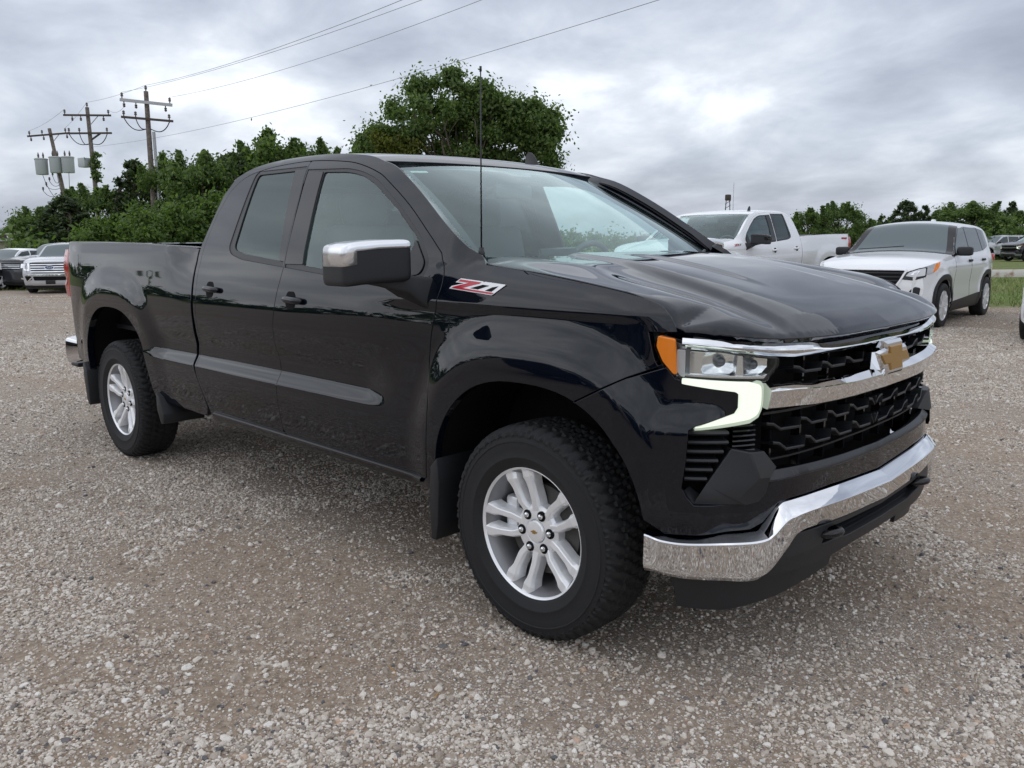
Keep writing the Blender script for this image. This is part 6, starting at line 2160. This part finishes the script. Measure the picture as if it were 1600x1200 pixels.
def suv_shape(sx, sy, sz, hood=0.0, boxy=0.0):
    """template side/plan profiles of a crossover; x from the front axle, scaled"""
    X = lambda a: np.asarray(a, float) * sx
    Z = lambda a: np.asarray(a, float) * sz
    D = {}
    D['xt'] = X([-3.42, -3.38, -3.30, -3.12, -2.95, -2.30, -1.60, -1.18, -.50, -.20, .30, .62, .78, .86])
    D['zt'] = Z([.86, 1.02, 1.16, 1.46, 1.53, 1.585, 1.60, 1.555, 1.13, 1.10, 1.045, .97, .90, .78])
    D['ze'] = Z([.84, 1.00, 1.12, 1.38, 1.45, 1.525, 1.545, 1.50, 1.075, 1.045, .98, .91, .85, .76])
    if boxy:
        D['zt'][3:5] += .06 * sz; D['ze'][3:5] += .07 * sz
        D['zt'][9:] += .07 * sz; D['ze'][9:] += .08 * sz; D['zt'][12] += .05 * sz; D['ze'][12] += .05 * sz
    D['wx'] = X([-3.45, -3.30, -3.0, -2.6, 0, .35, .60, .75, .86])
    D['w'] = np.array([.74, .80, .85, .88, .88, .865, .80, .72, .58]) * sy
    D['zk'] = Z([.18, .26, .42, .60, .74, .86, .96, 1.04, 1.10, 1.30, 1.50, 1.60])
    D['yk'] = np.array([.88, .955, .985, .975, .990, 1.0, .985, .955, .925, .845, .760, .690])
    return D
def make_suv(name, label, loc, rz, sc, paint, opts):
    sx, sy, sz = sc
    D = suv_shape(sx, sy, sz, boxy=opts.get('boxy', 0))
    root = empty(name, loc, rz, label, opts.get('cat', 'car'), opts.get('group'))
    W = lambda x: herm(D['wx'], D['w'], np.clip(x, D['wx'][0], D['wx'][-1]))
    zt = lambda x: herm(D['xt'], D['zt'], x); ze = lambda x: herm(D['xt'], D['ze'], x)
    R = .335 * sz * opts.get('wheel', 1.0)
    arches = [(0.0, R * .98, R * 1.20, R * 1.17, 0), (-2.62 * sx, R * .98, R * 1.20, R * 1.17, 0)]
    def Sc(x, z):
        y = W(x) * herm(D['zk'], D['yk'], np.clip(z, D['zk'][0], D['zk'][-1]))
        for a in arches:
            d = archd(x, z, a) * a[2]
            y = y + .022 * (1 - sstep((d - .05) / .12)) * (np.abs(x - a[0]) < 1.0)
        return y
    Sd = lambda off=0.0: (lambda uv: np.stack([uv[:, 0], -(Sc(uv[:, 0], uv[:, 1]) + off), uv[:, 1]], -1))
    g0 = .22 * sz
    def both(nm, loop, off, m, holes=(), thick=.02, res=.06, edge=.003):
        p = panel(loop, Sd(off), holes, res, thick, edge)
        q = mirror(p)
        return mk(nm, *p[:2], m, root, p[2]), mk(nm, *q[:2], m, root, q[2])
    a1 = clip_z(arch_pts(arches[0], None, 24), g0); a2 = clip_z(arch_pts(arches[1], None, 24), g0)
    xs = np.linspace(.80 * sx, -3.34 * sx, 50)
    top = np.stack([xs, ze(xs)], -1)
    low = np.vstack([[(-3.36 * sx, g0 + .10)], [(a2[-1][0], g0 + .06)], a2[::-1], a1[::-1], [(.62 * sx, g0 + .02), (.80 * sx, g0 + .08)]])
    both('body_side', np.vstack([low, top]), 0, paint, (), .03, .07)
    # black cladding round the arches and along the sill
    if opts.get('cladding', True):
        for a in arches:
            o_ = arch_pts((a[0], a[1], a[2] + .075 * sz, a[3] + .075 * sz, 0), None, 24); i_ = arch_pts(a, None, 24)
            o_ = clip_z(o_, g0); i_ = clip_z(i_, g0)
            both('arch_cladding', np.vstack([o_, i_[::-1]]), .006, trim_black, (), .02, .05)
        xa, xb = a1[-1][0] - .06, a2[0][0] + .06
        both('sill_cladding', [(xb, g0 - .02), (xa, g0 - .02), (xa - .03, g0 + .14 * sz), (xb - .20, g0 + .22 * sz), (xb, g0 + .26 * sz)], .006, trim_black, (), .02, .07)
    # top skin: hood, screen and roof in one run; glass laid 3 mm proud
    def tm(off=0.0):
        def f(uv):
            x, v = uv[:, 0], uv[:, 1]
            e, t_ = ze(x), zt(x)
            yy = Sc(x, e)
            bow = .12 * sstep((x - .2 * sx) / (.7 * sx)) + .004
            return np.stack([x - bow * np.abs(v) ** 2.2, v * yy, e + (t_ - e) * (1 - np.abs(v) ** 2.2) + off], -1)
        return f
    def toppan(nm, loop, off, m, thick=.02, res=.07):
        p = panel(loop, tm(off), (), res, thick, .002)
        return mk(nm, *p[:2], m, root, p[2])
    x0, x1, x2, x3 = .84 * sx, -.47 * sx, -1.20 * sx, -3.08 * sx
    toppan('hood', [(x1 + .02, -.995), (x0, -.995), (x0, .995), (x1 + .02, .995)], 0, paint)
    toppan('roof', [(x3, -.995), (x2, -.995), (x2, .995), (x3, .995)], 0, opts.get('roof', paint))
    pw = 1.025 if opts.get('pillar_black') else .995
    toppan('pillar_skin', [(x2, -pw), (x1 + .03, -pw), (x1 + .03, pw), (x2, pw)], .005 if opts.get('pillar_black') else -.004, opts.get('pillar', paint))
    toppan('windscreen', rnd([(x2 + .03, -opts.get('ws', .90)), (x1 - .01, -opts.get('ws', .90) - .02), (x1 - .01, opts.get('ws', .90) + .02), (x2 + .03, opts.get('ws', .90))], .03), .009, far_screen, .004)
    toppan('tailgate', [(-3.40 * sx, -.99), (x3, -.99), (x3, .99), (-3.40 * sx, .99)], 0, paint)
    toppan('rear_glass', rnd([(-3.30 * sx, -.84), (x3 - .03, -.80), (x3 - .03, .80), (-3.30 * sx, .84)], .03), .004, far_glass, .004)
    # front and rear faces
    xf = lambda y, z: .875 * sx - .20 * (np.abs(y) / (.88 * sy)) ** 2.6 - .05 * np.clip((z / sz - .55) / .4, 0, 1) ** 2 - .10 * np.clip((.38 - z / sz) / .2, 0, 1) ** 2
    Ff = lambda off=0.0: (lambda uv: np.stack([xf(uv[:, 0], uv[:, 1]) + off, uv[:, 0], uv[:, 1]], -1))
    def facep(nm, loop, off, m, thick=.03, res=.05, holes=(), par=None):
        p = panel(loop, Ff(off), holes, res, thick, .004)
        return mk(nm, *p[:2], m, par or root, p[2])
    def face2(nm, loop, off, m, thick=.03, res=.04):
        l = np.asarray(loop)
        return facep(nm, l, off, m, thick, res), facep(nm, ccw(l * [-1, 1]), off, m, thick, res)
    zh = float(zt(.80 * sx))
    facep('front_fascia', rnd([(-.74 * sy, .24 * sz), (.74 * sy, .24 * sz), (.79 * sy, .60 * sz), (.76 * sy, zh - .09 * sz), (.45 * sy, zh), (-.45 * sy, zh), (-.76 * sy, zh - .09 * sz), (-.79 * sy, .60 * sz)], .04), 0, paint, .20)
    facep('lower_bumper', rnd([(-.70 * sy, .17 * sz), (.70 * sy, .17 * sz), (.76 * sy, .27 * sz), (-.76 * sy, .27 * sz)], .02), .008, trim_black, .2)
    rf = lambda off=0.0: (lambda uv: np.stack([-3.40 * sx - off + .16 * (np.abs(uv[:, 0]) / (.85 * sy)) ** 2.6 - .03 * np.clip((.62 - uv[:, 1] / sz) / .2, 0, 1), uv[:, 0], uv[:, 1]], -1))
    p = panel(rnd([(-.80 * sy, .24 * sz), (.80 * sy, .24 * sz), (.80 * sy, .98 * sz), (-.80 * sy, .98 * sz)], .04), rf(0), (), .08, .15, out=-1)
    mk('rear_fascia', p[0], p[1], paint, root, p[2])
    for s_ in (-1, 1):
        V, Fc = superbox((-3.31 * sx, s_ * .735 * sy, .98 * sz), (.10, .085, .07 * sz), .5, 16, 10)
        mk('tail_light', V, Fc, red_lens, root)
    # side glass
    zb = lambda x: np.interp(x, [-3.1 * sx, -.6 * sx], [1.135 * sz, 1.055 * sz])
    def win(nm, pts): both(nm, rnd(pts, .02), .011 if opts.get('pillar_black') else .004, far_glass, (), .006, .08, .001)
    ur = lambda x: ze(x) - .045 * sz
    f1 = [(-1.48 * sx, float(zb(-1.48 * sx))), (-.66 * sx, float(zb(-.66 * sx))), (-.78 * sx, float(ur(-.80 * sx))), (-1.18 * sx, float(ur(-1.18 * sx))), (-1.50 * sx, float(ur(-1.5 * sx)))]
    f2 = [(-2.35 * sx, float(zb(-2.35 * sx))), (-1.54 * sx, float(zb(-1.54 * sx))), (-1.56 * sx, float(ur(-1.56 * sx))), (-2.30 * sx, float(ur(-2.3 * sx)))]
    f3 = [(-2.88 * sx, float(zb(-2.88 * sx)) + .06), (-2.41 * sx, float(zb(-2.41 * sx))), (-2.36 * sx, float(ur(-2.36 * sx))), (-2.78 * sx, float(ur(-2.78 * sx)))]
    if opts.get('pillar_black'):
        hull = [f3[0], f2[0], f1[0], f1[1], (f1[1][0] + .16, f1[1][1] - .02), (-.50 * sx, float(ze(-.50 * sx)) - .001), (-.66 * sx, float(ze(-.66 * sx)) - .001), (-.80 * sx, float(ze(-.80 * sx)) - .001), (-1.0 * sx, float(ze(-1.0 * sx)) - .001), (-1.20 * sx, float(ze(-1.20 * sx)) - .002), (-1.24 * sx, float(ur(-1.24 * sx)) + .012), (f2[3][0], f2[3][1] + .01), (f3[3][0], f3[3][1] + .008)]
        both('window_surround', hull, .007, gloss_black, (), .006, .08, .001)
    for f_ in (f1, f2, f3): win('side_window', f_)
    # handles, mirrors, door seams
    for x in (-1.42 * sx, -2.28 * sx):
        for s_ in (-1, 1):
            yy = float(Sc(np.array([x]), np.array([.965 * sz]))[0])
            V, Fc = superbox((x, s_ * (yy + .012), .965 * sz), (.10, .022, .022), .5, 14, 8)
            mk('door_handle', V, Fc, opts.get('handle', trim_black), root)
    for x in (-.56 * sx, -1.51 * sx):
        both('door_seam', [(x - .004, .34 * sz), (x + .004, .34 * sz), (x + .004 - .01, 1.03 * sz), (x - .004 - .01, 1.03 * sz)], .0015, void_black, (), .003, .1, .0005)
    for s_ in (-1, 1):
        yy = float(Sc(np.array([-.72 * sx]), np.array([1.08 * sz]))[0])
        V, Fc = superbox((-.72 * sx, s_ * (yy + .13), 1.12 * sz), (.07, .12, .075), .45, 18, 12)
        mm = mk('side_mirror', V, Fc, opts.get('mirror', trim_black), root)
        rbox('mirror_stalk', (-.70 * sx, s_ * (yy + .03), 1.075 * sz), (.08, .14, .04), .01, trim_black, mm)
    # wheels
    wh = None
    for (wx, fl) in ((0, 0), (-2.62 * sx, 0), (0, 1), (-2.62 * sx, 1)):
        yv = (.80 * sy - .02)
        if wh is None:
            wh = empty('wheel'); wh.parent = root
            V, Fc = lathe_vf([(-.02, R * .62), (-.100, R * .66), (-.112, R * .72), (-.115, R * .85), (-.108, R * .95), (-.09, R * .99), (-.06, R), (.06, R), (.09, R * .99), (.108, R * .95), (.11, R * .8), (.10, R * .66)], 48)
            mk_auto('tyre', V, Fc, rubber, wh, 50)
            V, Fc = lathe_vf([(-.100, R * .665), (-.108, R * .655), (-.098, R * .63), (-.04, R * .60), (.06, R * .58)], 40)
            fixn(mk_auto('rim', V, Fc, silver, wh, 40))
            ps = [lathe_vf([(-.03, R * .20), (-.095, R * .19), (-.105, R * .12), (-.106, .001)], 20)]
            nsp = opts.get('spokes', 10)
            for k in range(nsp):
                a = 2 * PI * k / nsp
                V, Fc = box_vf((R * .40, -.085, 0), (R * .50, .030, R * (.075 if nsp > 6 else .14)))
                c, s__ = math.cos(a), math.sin(a)
                ps.append((np.stack([V[:, 0] * c - V[:, 2] * s__, V[:, 1] - .012 * (V[:, 0] > R * .4), V[:, 0] * s__ + V[:, 2] * c], -1), Fc))
            V, Fc, _ = join(ps); fixn(mk_auto('rim_spokes', V, Fc, silver, wh, 25))
            V, Fc = lathe_vf([(-.02, .001), (-.02, R * .58)], 24); fixn(mk('brake_disc', V, Fc, void_black, wh))
            w = wh
        else:
            w = copy_tree(wh, root)
        w.location = (wx, (1 if fl else -1) * yv, R - .005); w.rotation_euler = (0, 0, PI if fl else 0)
    rbox('underbody', (-1.3 * sx, 0, .44 * sz), (3.9 * sx, 1.22 * sy, .40 * sz), .02, void_black, root)
    for a in arches:
        P = arch_pts(a, None, 20, -.005)
        for s_ in (-1, 1):
            V, Fc = [], []
            for x, z in P:
                V += [(x, s_ * (float(Sc(np.array([x]), np.array([max(z, .3)]))[0]) - .02), z), (x, s_ * .55, z)]
            for i_ in range(len(P) - 1): Fc.append([2 * i_, 2 * i_ + 1, 2 * i_ + 3, 2 * i_ + 2])
            mk('wheel_liner', V, Fc, void_black, root)
    return dict(root=root, facep=facep, face2=face2, both=both, toppan=toppan, Sc=Sc, xf=xf, sc=sc, zh=zh, zt=zt, ze=ze)

# ---- white compact crossover on the right
cx_, cy_, _ = lot(ppx(1461, 13.3, 512) - .60, 13.3 + .59)
K_ = make_suv('crossover', 'white compact crossover with black mirrors and arches parked on the right', (cx_, cy_, 0), math.radians(-86.9), (1.07, 1.05, 1.075), white_paint,
              dict(pillar=gloss_black, pillar_black=1, ws=.85, cat='crossover', handle=trim_black, spokes=10))
rt_ = K_['root']
sy, sz = 1.05, 1.075
grl = rnd([(-.40, .60), (.40, .60), (.50, .72), (.56, .865), (-.56, .865), (-.50, .72)], .02) * [1, sz]
K_['facep']('grille', grl, .006, void_black, .02)
for k in range(4):
    z = (.66 + .055 * k) * sz; w = .45 + .03 * k
    K_['facep']('grille_bar', [(-w, z), (w, z), (w, z + .014), (-w, z + .014)], .014, satin_black, .02, .08)
K_['face2']('grille_trim', np.array([(.40, .575), (.44, .575), (.60, .875), (.575, .88), (.50, .73)]) * [1, sz], .016, white_paint, .02)
K_['facep']('emblem', [(-.06, .775 * sz), (0, .74 * sz), (.06, .775 * sz), (0, .81 * sz)], .022, chrome, .02)
K_['face2']('fog_pocket', rnd(np.array([(.54, .36), (.76, .37), (.785, .62), (.72, .635), (.66, .59), (.56, .43)]), .015) * [1, sz], .006, satin_black, .03)
K_['facep']('lower_grille', rnd(np.array([(-.44, .28), (.44, .28), (.40, .42), (-.40, .42)]), .02) * [1, sz], .006, void_black, .02)
# slim swept-back lamps: from the grille corner round onto the flank
K_['face2']('headlight_surround', rnd(np.array([(.50, .745), (.66, .730), (.81, .780), (.815, .915), (.72, .900), (.56, .840)]), .012) * [1.04, sz], .010, gloss_black, .06, .03)
K_['face2']('headlight', rnd(np.array([(.56, .790), (.67, .775), (.80, .800), (.80, .900), (.72, .885), (.60, .838)]), .012) * [1.04, sz], .016, lamp_grey, .03, .03)
K_['face2']('headlight_lens', rnd(np.array([(.62, .805), (.69, .800), (.74, .865), (.66, .850)]), .008) * [1.04, sz], .022, reflector, .02, .03)
K_['both']('headlight', rnd([(.70, .790), (.50, .835), (.36, .900), (.27, .985), (.44, .965), (.70, .915)], .012) * np.array([1.07, sz]), .014, lamp_grey, (), .03, .03)
K_['both']('turn_signal', rnd([(.45, .860), (.53, .835), (.45, .955), (.29, .982), (.34, .920)], .006) * np.array([1.07, sz]), .020, amber, (), .02, .03)
V, Fc = superbox((-2.55, 0, 1.60 * sz), (.10, .03, .045), .6, 12, 8); mk('roof_fin', V, Fc, white_paint, rt_)
V, Fc = tube_vf([(-.42, -.6, 1.155 * sz), (-.55, .1, 1.20 * sz)], .008, 6); mk('wiper', V, Fc, satin_black, rt_)

# ---- silver full-size SUV, nose on, half hidden by the black truck bed
def face_to(px, dep, turn):
    x, y, _ = lot(ppx(px, dep), dep)
    d = np.array([CAM[0] - x, CAM[1] - y])
    return (x, y, float(ground_z(x, y))), math.atan2(d[1], d[0]) + math.radians(turn)
l_, h_ = face_to(88, 30.2, -16)
E_ = make_suv('suv', 'silver full-size SUV with barred chrome grille half hidden behind the truck bed', l_, h_, (1.20, 1.16, 1.10), silver_paint, dict(boxy=1, cat='suv', wheel=1.08, cladding=False, handle=silver_paint, mirror=silver_paint, spokes=6, roof=silver_paint))
sz, sy = 1.10, 1.16
E_['facep']('grille', rnd(np.array([(-.60, .66), (.60, .66), (.64, .98), (-.64, .98)]), .02) * [1, sz], .006, void_black, .03)
for k in range(4):
    z = (.685 + .075 * k) * sz
    E_['facep']('grille_bar', [(-.62, z), (.62, z), (.62, z + .036), (-.62, z + .036)], .02, chrome, .02, .1)
E_['facep']('emblem_rim', [(.155 * math.cos(a), .83 * sz + .066 * math.sin(a)) for a in np.linspace(0, 2 * PI, 24, False)], .032, chrome, .02)
E_['facep']('emblem', [(.135 * math.cos(a), .83 * sz + .052 * math.sin(a)) for a in np.linspace(0, 2 * PI, 24, False)], .037, mat('emblem_blue', (.03, .06, .16), .2), .02)
tx = bpy.data.curves.new('emblem_script', 'FONT'); tx.body = 'Ford'; tx.size = .085; tx.shear = .35; tx.align_x = 'CENTER'; tx.align_y = 'CENTER'; tx.extrude = .002
to = bpy.data.objects.new('emblem_script', tx); COL.objects.link(to); to.parent = E_['root']; tx.materials.append(white_badge)
to.location = (float(E_['xf'](np.array([0.]), np.array([.83 * sz]))[0]) + .041, 0, .83 * sz); to.rotation_euler = (PI / 2, 0, PI / 2)
E_['face2']('headlight', rnd(np.array([(.66, .72), (.86, .75), (.86, .95), (.66, .98)]), .02) * [1, sz], .012, reflector, .03)
E_['face2']('headlight_bezel', rnd(np.array([(.72, .79), (.83, .80), (.83, .90), (.72, .92)]), .02) * [1, sz], .018, lamp_grey, .02)
E_['facep']('bumper_trim', np.array([(-.80, .575), (.80, .575), (.80, .61), (-.80, .61)]) * [1, sz], .02, chrome, .03, .1)
E_['facep']('lower_grille', rnd(np.array([(-.52, .43), (.52, .43), (.56, .55), (-.56, .55)]), .02) * [1, sz], .01, void_black, .03)
E_['face2']('fog_pocket', rnd(np.array([(.60, .46), (.78, .42), (.84, .56), (.64, .56)]), .02) * [1, sz], .014, void_black, .03)
E_['face2']('fog_trim', np.array([(.60, .50), (.72, .40), (.75, .41), (.63, .51)]) * [1, sz], .024, chrome, .02)
E_['facep']('skid_plate', rnd(np.array([(-.60, .27), (.60, .27), (.62, .36), (-.62, .36)]), .02) * [1, sz], .018, silver_paint, .03)
E_['facep']('plate_bracket', np.array([(-.15, .31), (.15, .31), (.15, .42), (-.15, .42)]) * [1, sz], .03, satin_black, .02)

# ---- graphite SUV to its left
l_, h_ = face_to(44, 32.6, -48)
l_ = (l_[0], l_[1], l_[2])
G_ = make_suv('suv', 'graphite grey SUV with roof rails cut by the left edge of the picture', l_, h_, (1.13, 1.12, 1.12), grey_paint, dict(boxy=.6, cat='suv', wheel=1.1, handle=grey_paint, mirror=grey_paint, spokes=10))
sz, sy = 1.12, 1.12
G_['facep']('grille', rnd(np.array([(-.50, .70), (.50, .70), (.54, .90), (-.54, .90)]), .02) * [1, sz], .008, void_black, .03)
for k in range(3):
    z = (.73 + .055 * k) * sz
    G_['facep']('grille_bar', [(-.52, z), (.52, z), (.52, z + .016), (-.52, z + .016)], .018, chrome, .02, .1)
G_['face2']('headlight', rnd(np.array([(.55, .74), (.80, .78), (.81, .90), (.56, .88)]), .02) * [1, sz], .012, reflector, .03)
G_['face2']('fog_pocket', rnd(np.array([(.60, .42), (.76, .44), (.78, .60), (.66, .62)]), .03) * [1, sz], .012, void_black, .03)
G_['face2']('fog_trim', np.array([(.54, .38), (.72, .34), (.74, .37), (.57, .42)]) * [1, sz], .02, chrome, .02)
G_['both']('roof_rail', [(-2.9 * 1.13, 1.53 * sz), (-1.35 * 1.13, 1.60 * sz), (-1.35 * 1.13, 1.625 * sz), (-2.9 * 1.13, 1.56 * sz)], -.03, satin_black, (), .03, .2)

# ---- others: slivers and far cars
l_, h_ = face_to(-34, 32, -48)
make_suv('car', 'white car only partly showing at the left edge behind the graphite SUV', l_, h_, (1.05, 1.05, .98), white_paint, dict(cat='car', spokes=5))
x, y, _ = lot(ppx(1594, 11.0, 470) + 1.18, 11.0 + .05)
make_suv('car', 'white car of which only the front corner enters at the right edge', (x, y, 0), math.radians(-86), (1.07, 1.05, 1.03), white_paint, dict(cat='car', cladding=False, spokes=5))
x, y, _ = lot(ppx(1530, 62), 62)
make_suv('suv', 'pale silver SUV parked far off left of the dark slate pickup', (x, y, float(ground_z(x, y))), math.radians(-125), (1.12, 1.1, 1.12), silver_paint, dict(cat='suv', boxy=.5, cladding=False, spokes=6, wheel=1.1))
x, y, _ = lot(ppx(1030, 19), 19)
H_ = make_suv('suv', 'dark SUV with a silver roof rack hidden behind the white pickup', (x, y + 1.4, 0), math.radians(-90), (1.15, 1.1, 1.15), grey_paint, dict(cat='suv', boxy=.6, spokes=6))
for s_ in (-1, 1):
    V, Fc = tube_vf([(-1.5, s_ * .60, 1.86), (-1.6, s_ * .60, 1.93), (-3.1, s_ * .60, 1.90), (-3.2, s_ * .60, 1.82)], .025, 8); mk('roof_rail', V, Fc, galv, H_['root'])
for x_ in (-1.8, -2.8):
    V, Fc = tube_vf([(x_, -.62, 1.93), (x_, .62, 1.93)], .025, 8); mk('rack_bar', V, Fc, galv, H_['root'])
V, Fc = tube_vf([(-.9, .5, 1.6), (-.9, .5, 2.75)], .008, 6); mk('whip_aerial', V, Fc, galv, H_['root'])

# row of dark vehicles on the near side of the lot, mirrored in the black pickup's doors
for k, (x_, y_, sc_, pm, lb) in enumerate(((-5.0, -7.6, (1.15, 1.1, 1.15), dark_paint, 'dark slate SUV behind the photographer, mirrored at the left of the black doors'), (-1.9, -7.8, (1.05, 1.05, 1.05), grey_paint, 'graphite crossover behind the photographer, mirrored in the rear door'),
                                           (1.1, -7.6, (1.18, 1.12, 1.16), dark_paint, 'tall dark SUV behind the photographer, mirrored in the front door'), (4.2, -7.9, (1.12, 1.1, 1.1), grey_paint, 'graphite SUV behind the photographer, mirrored in the front fender'))):
    make_suv('suv', lb, (x_, y_, float(ground_z(x_, y_))), math.radians(90 + (-3, 2, -1, 3)[k]), sc_, pm, dict(cat='suv', boxy=.4, spokes=6, group='vehicles parked behind the photographer'))
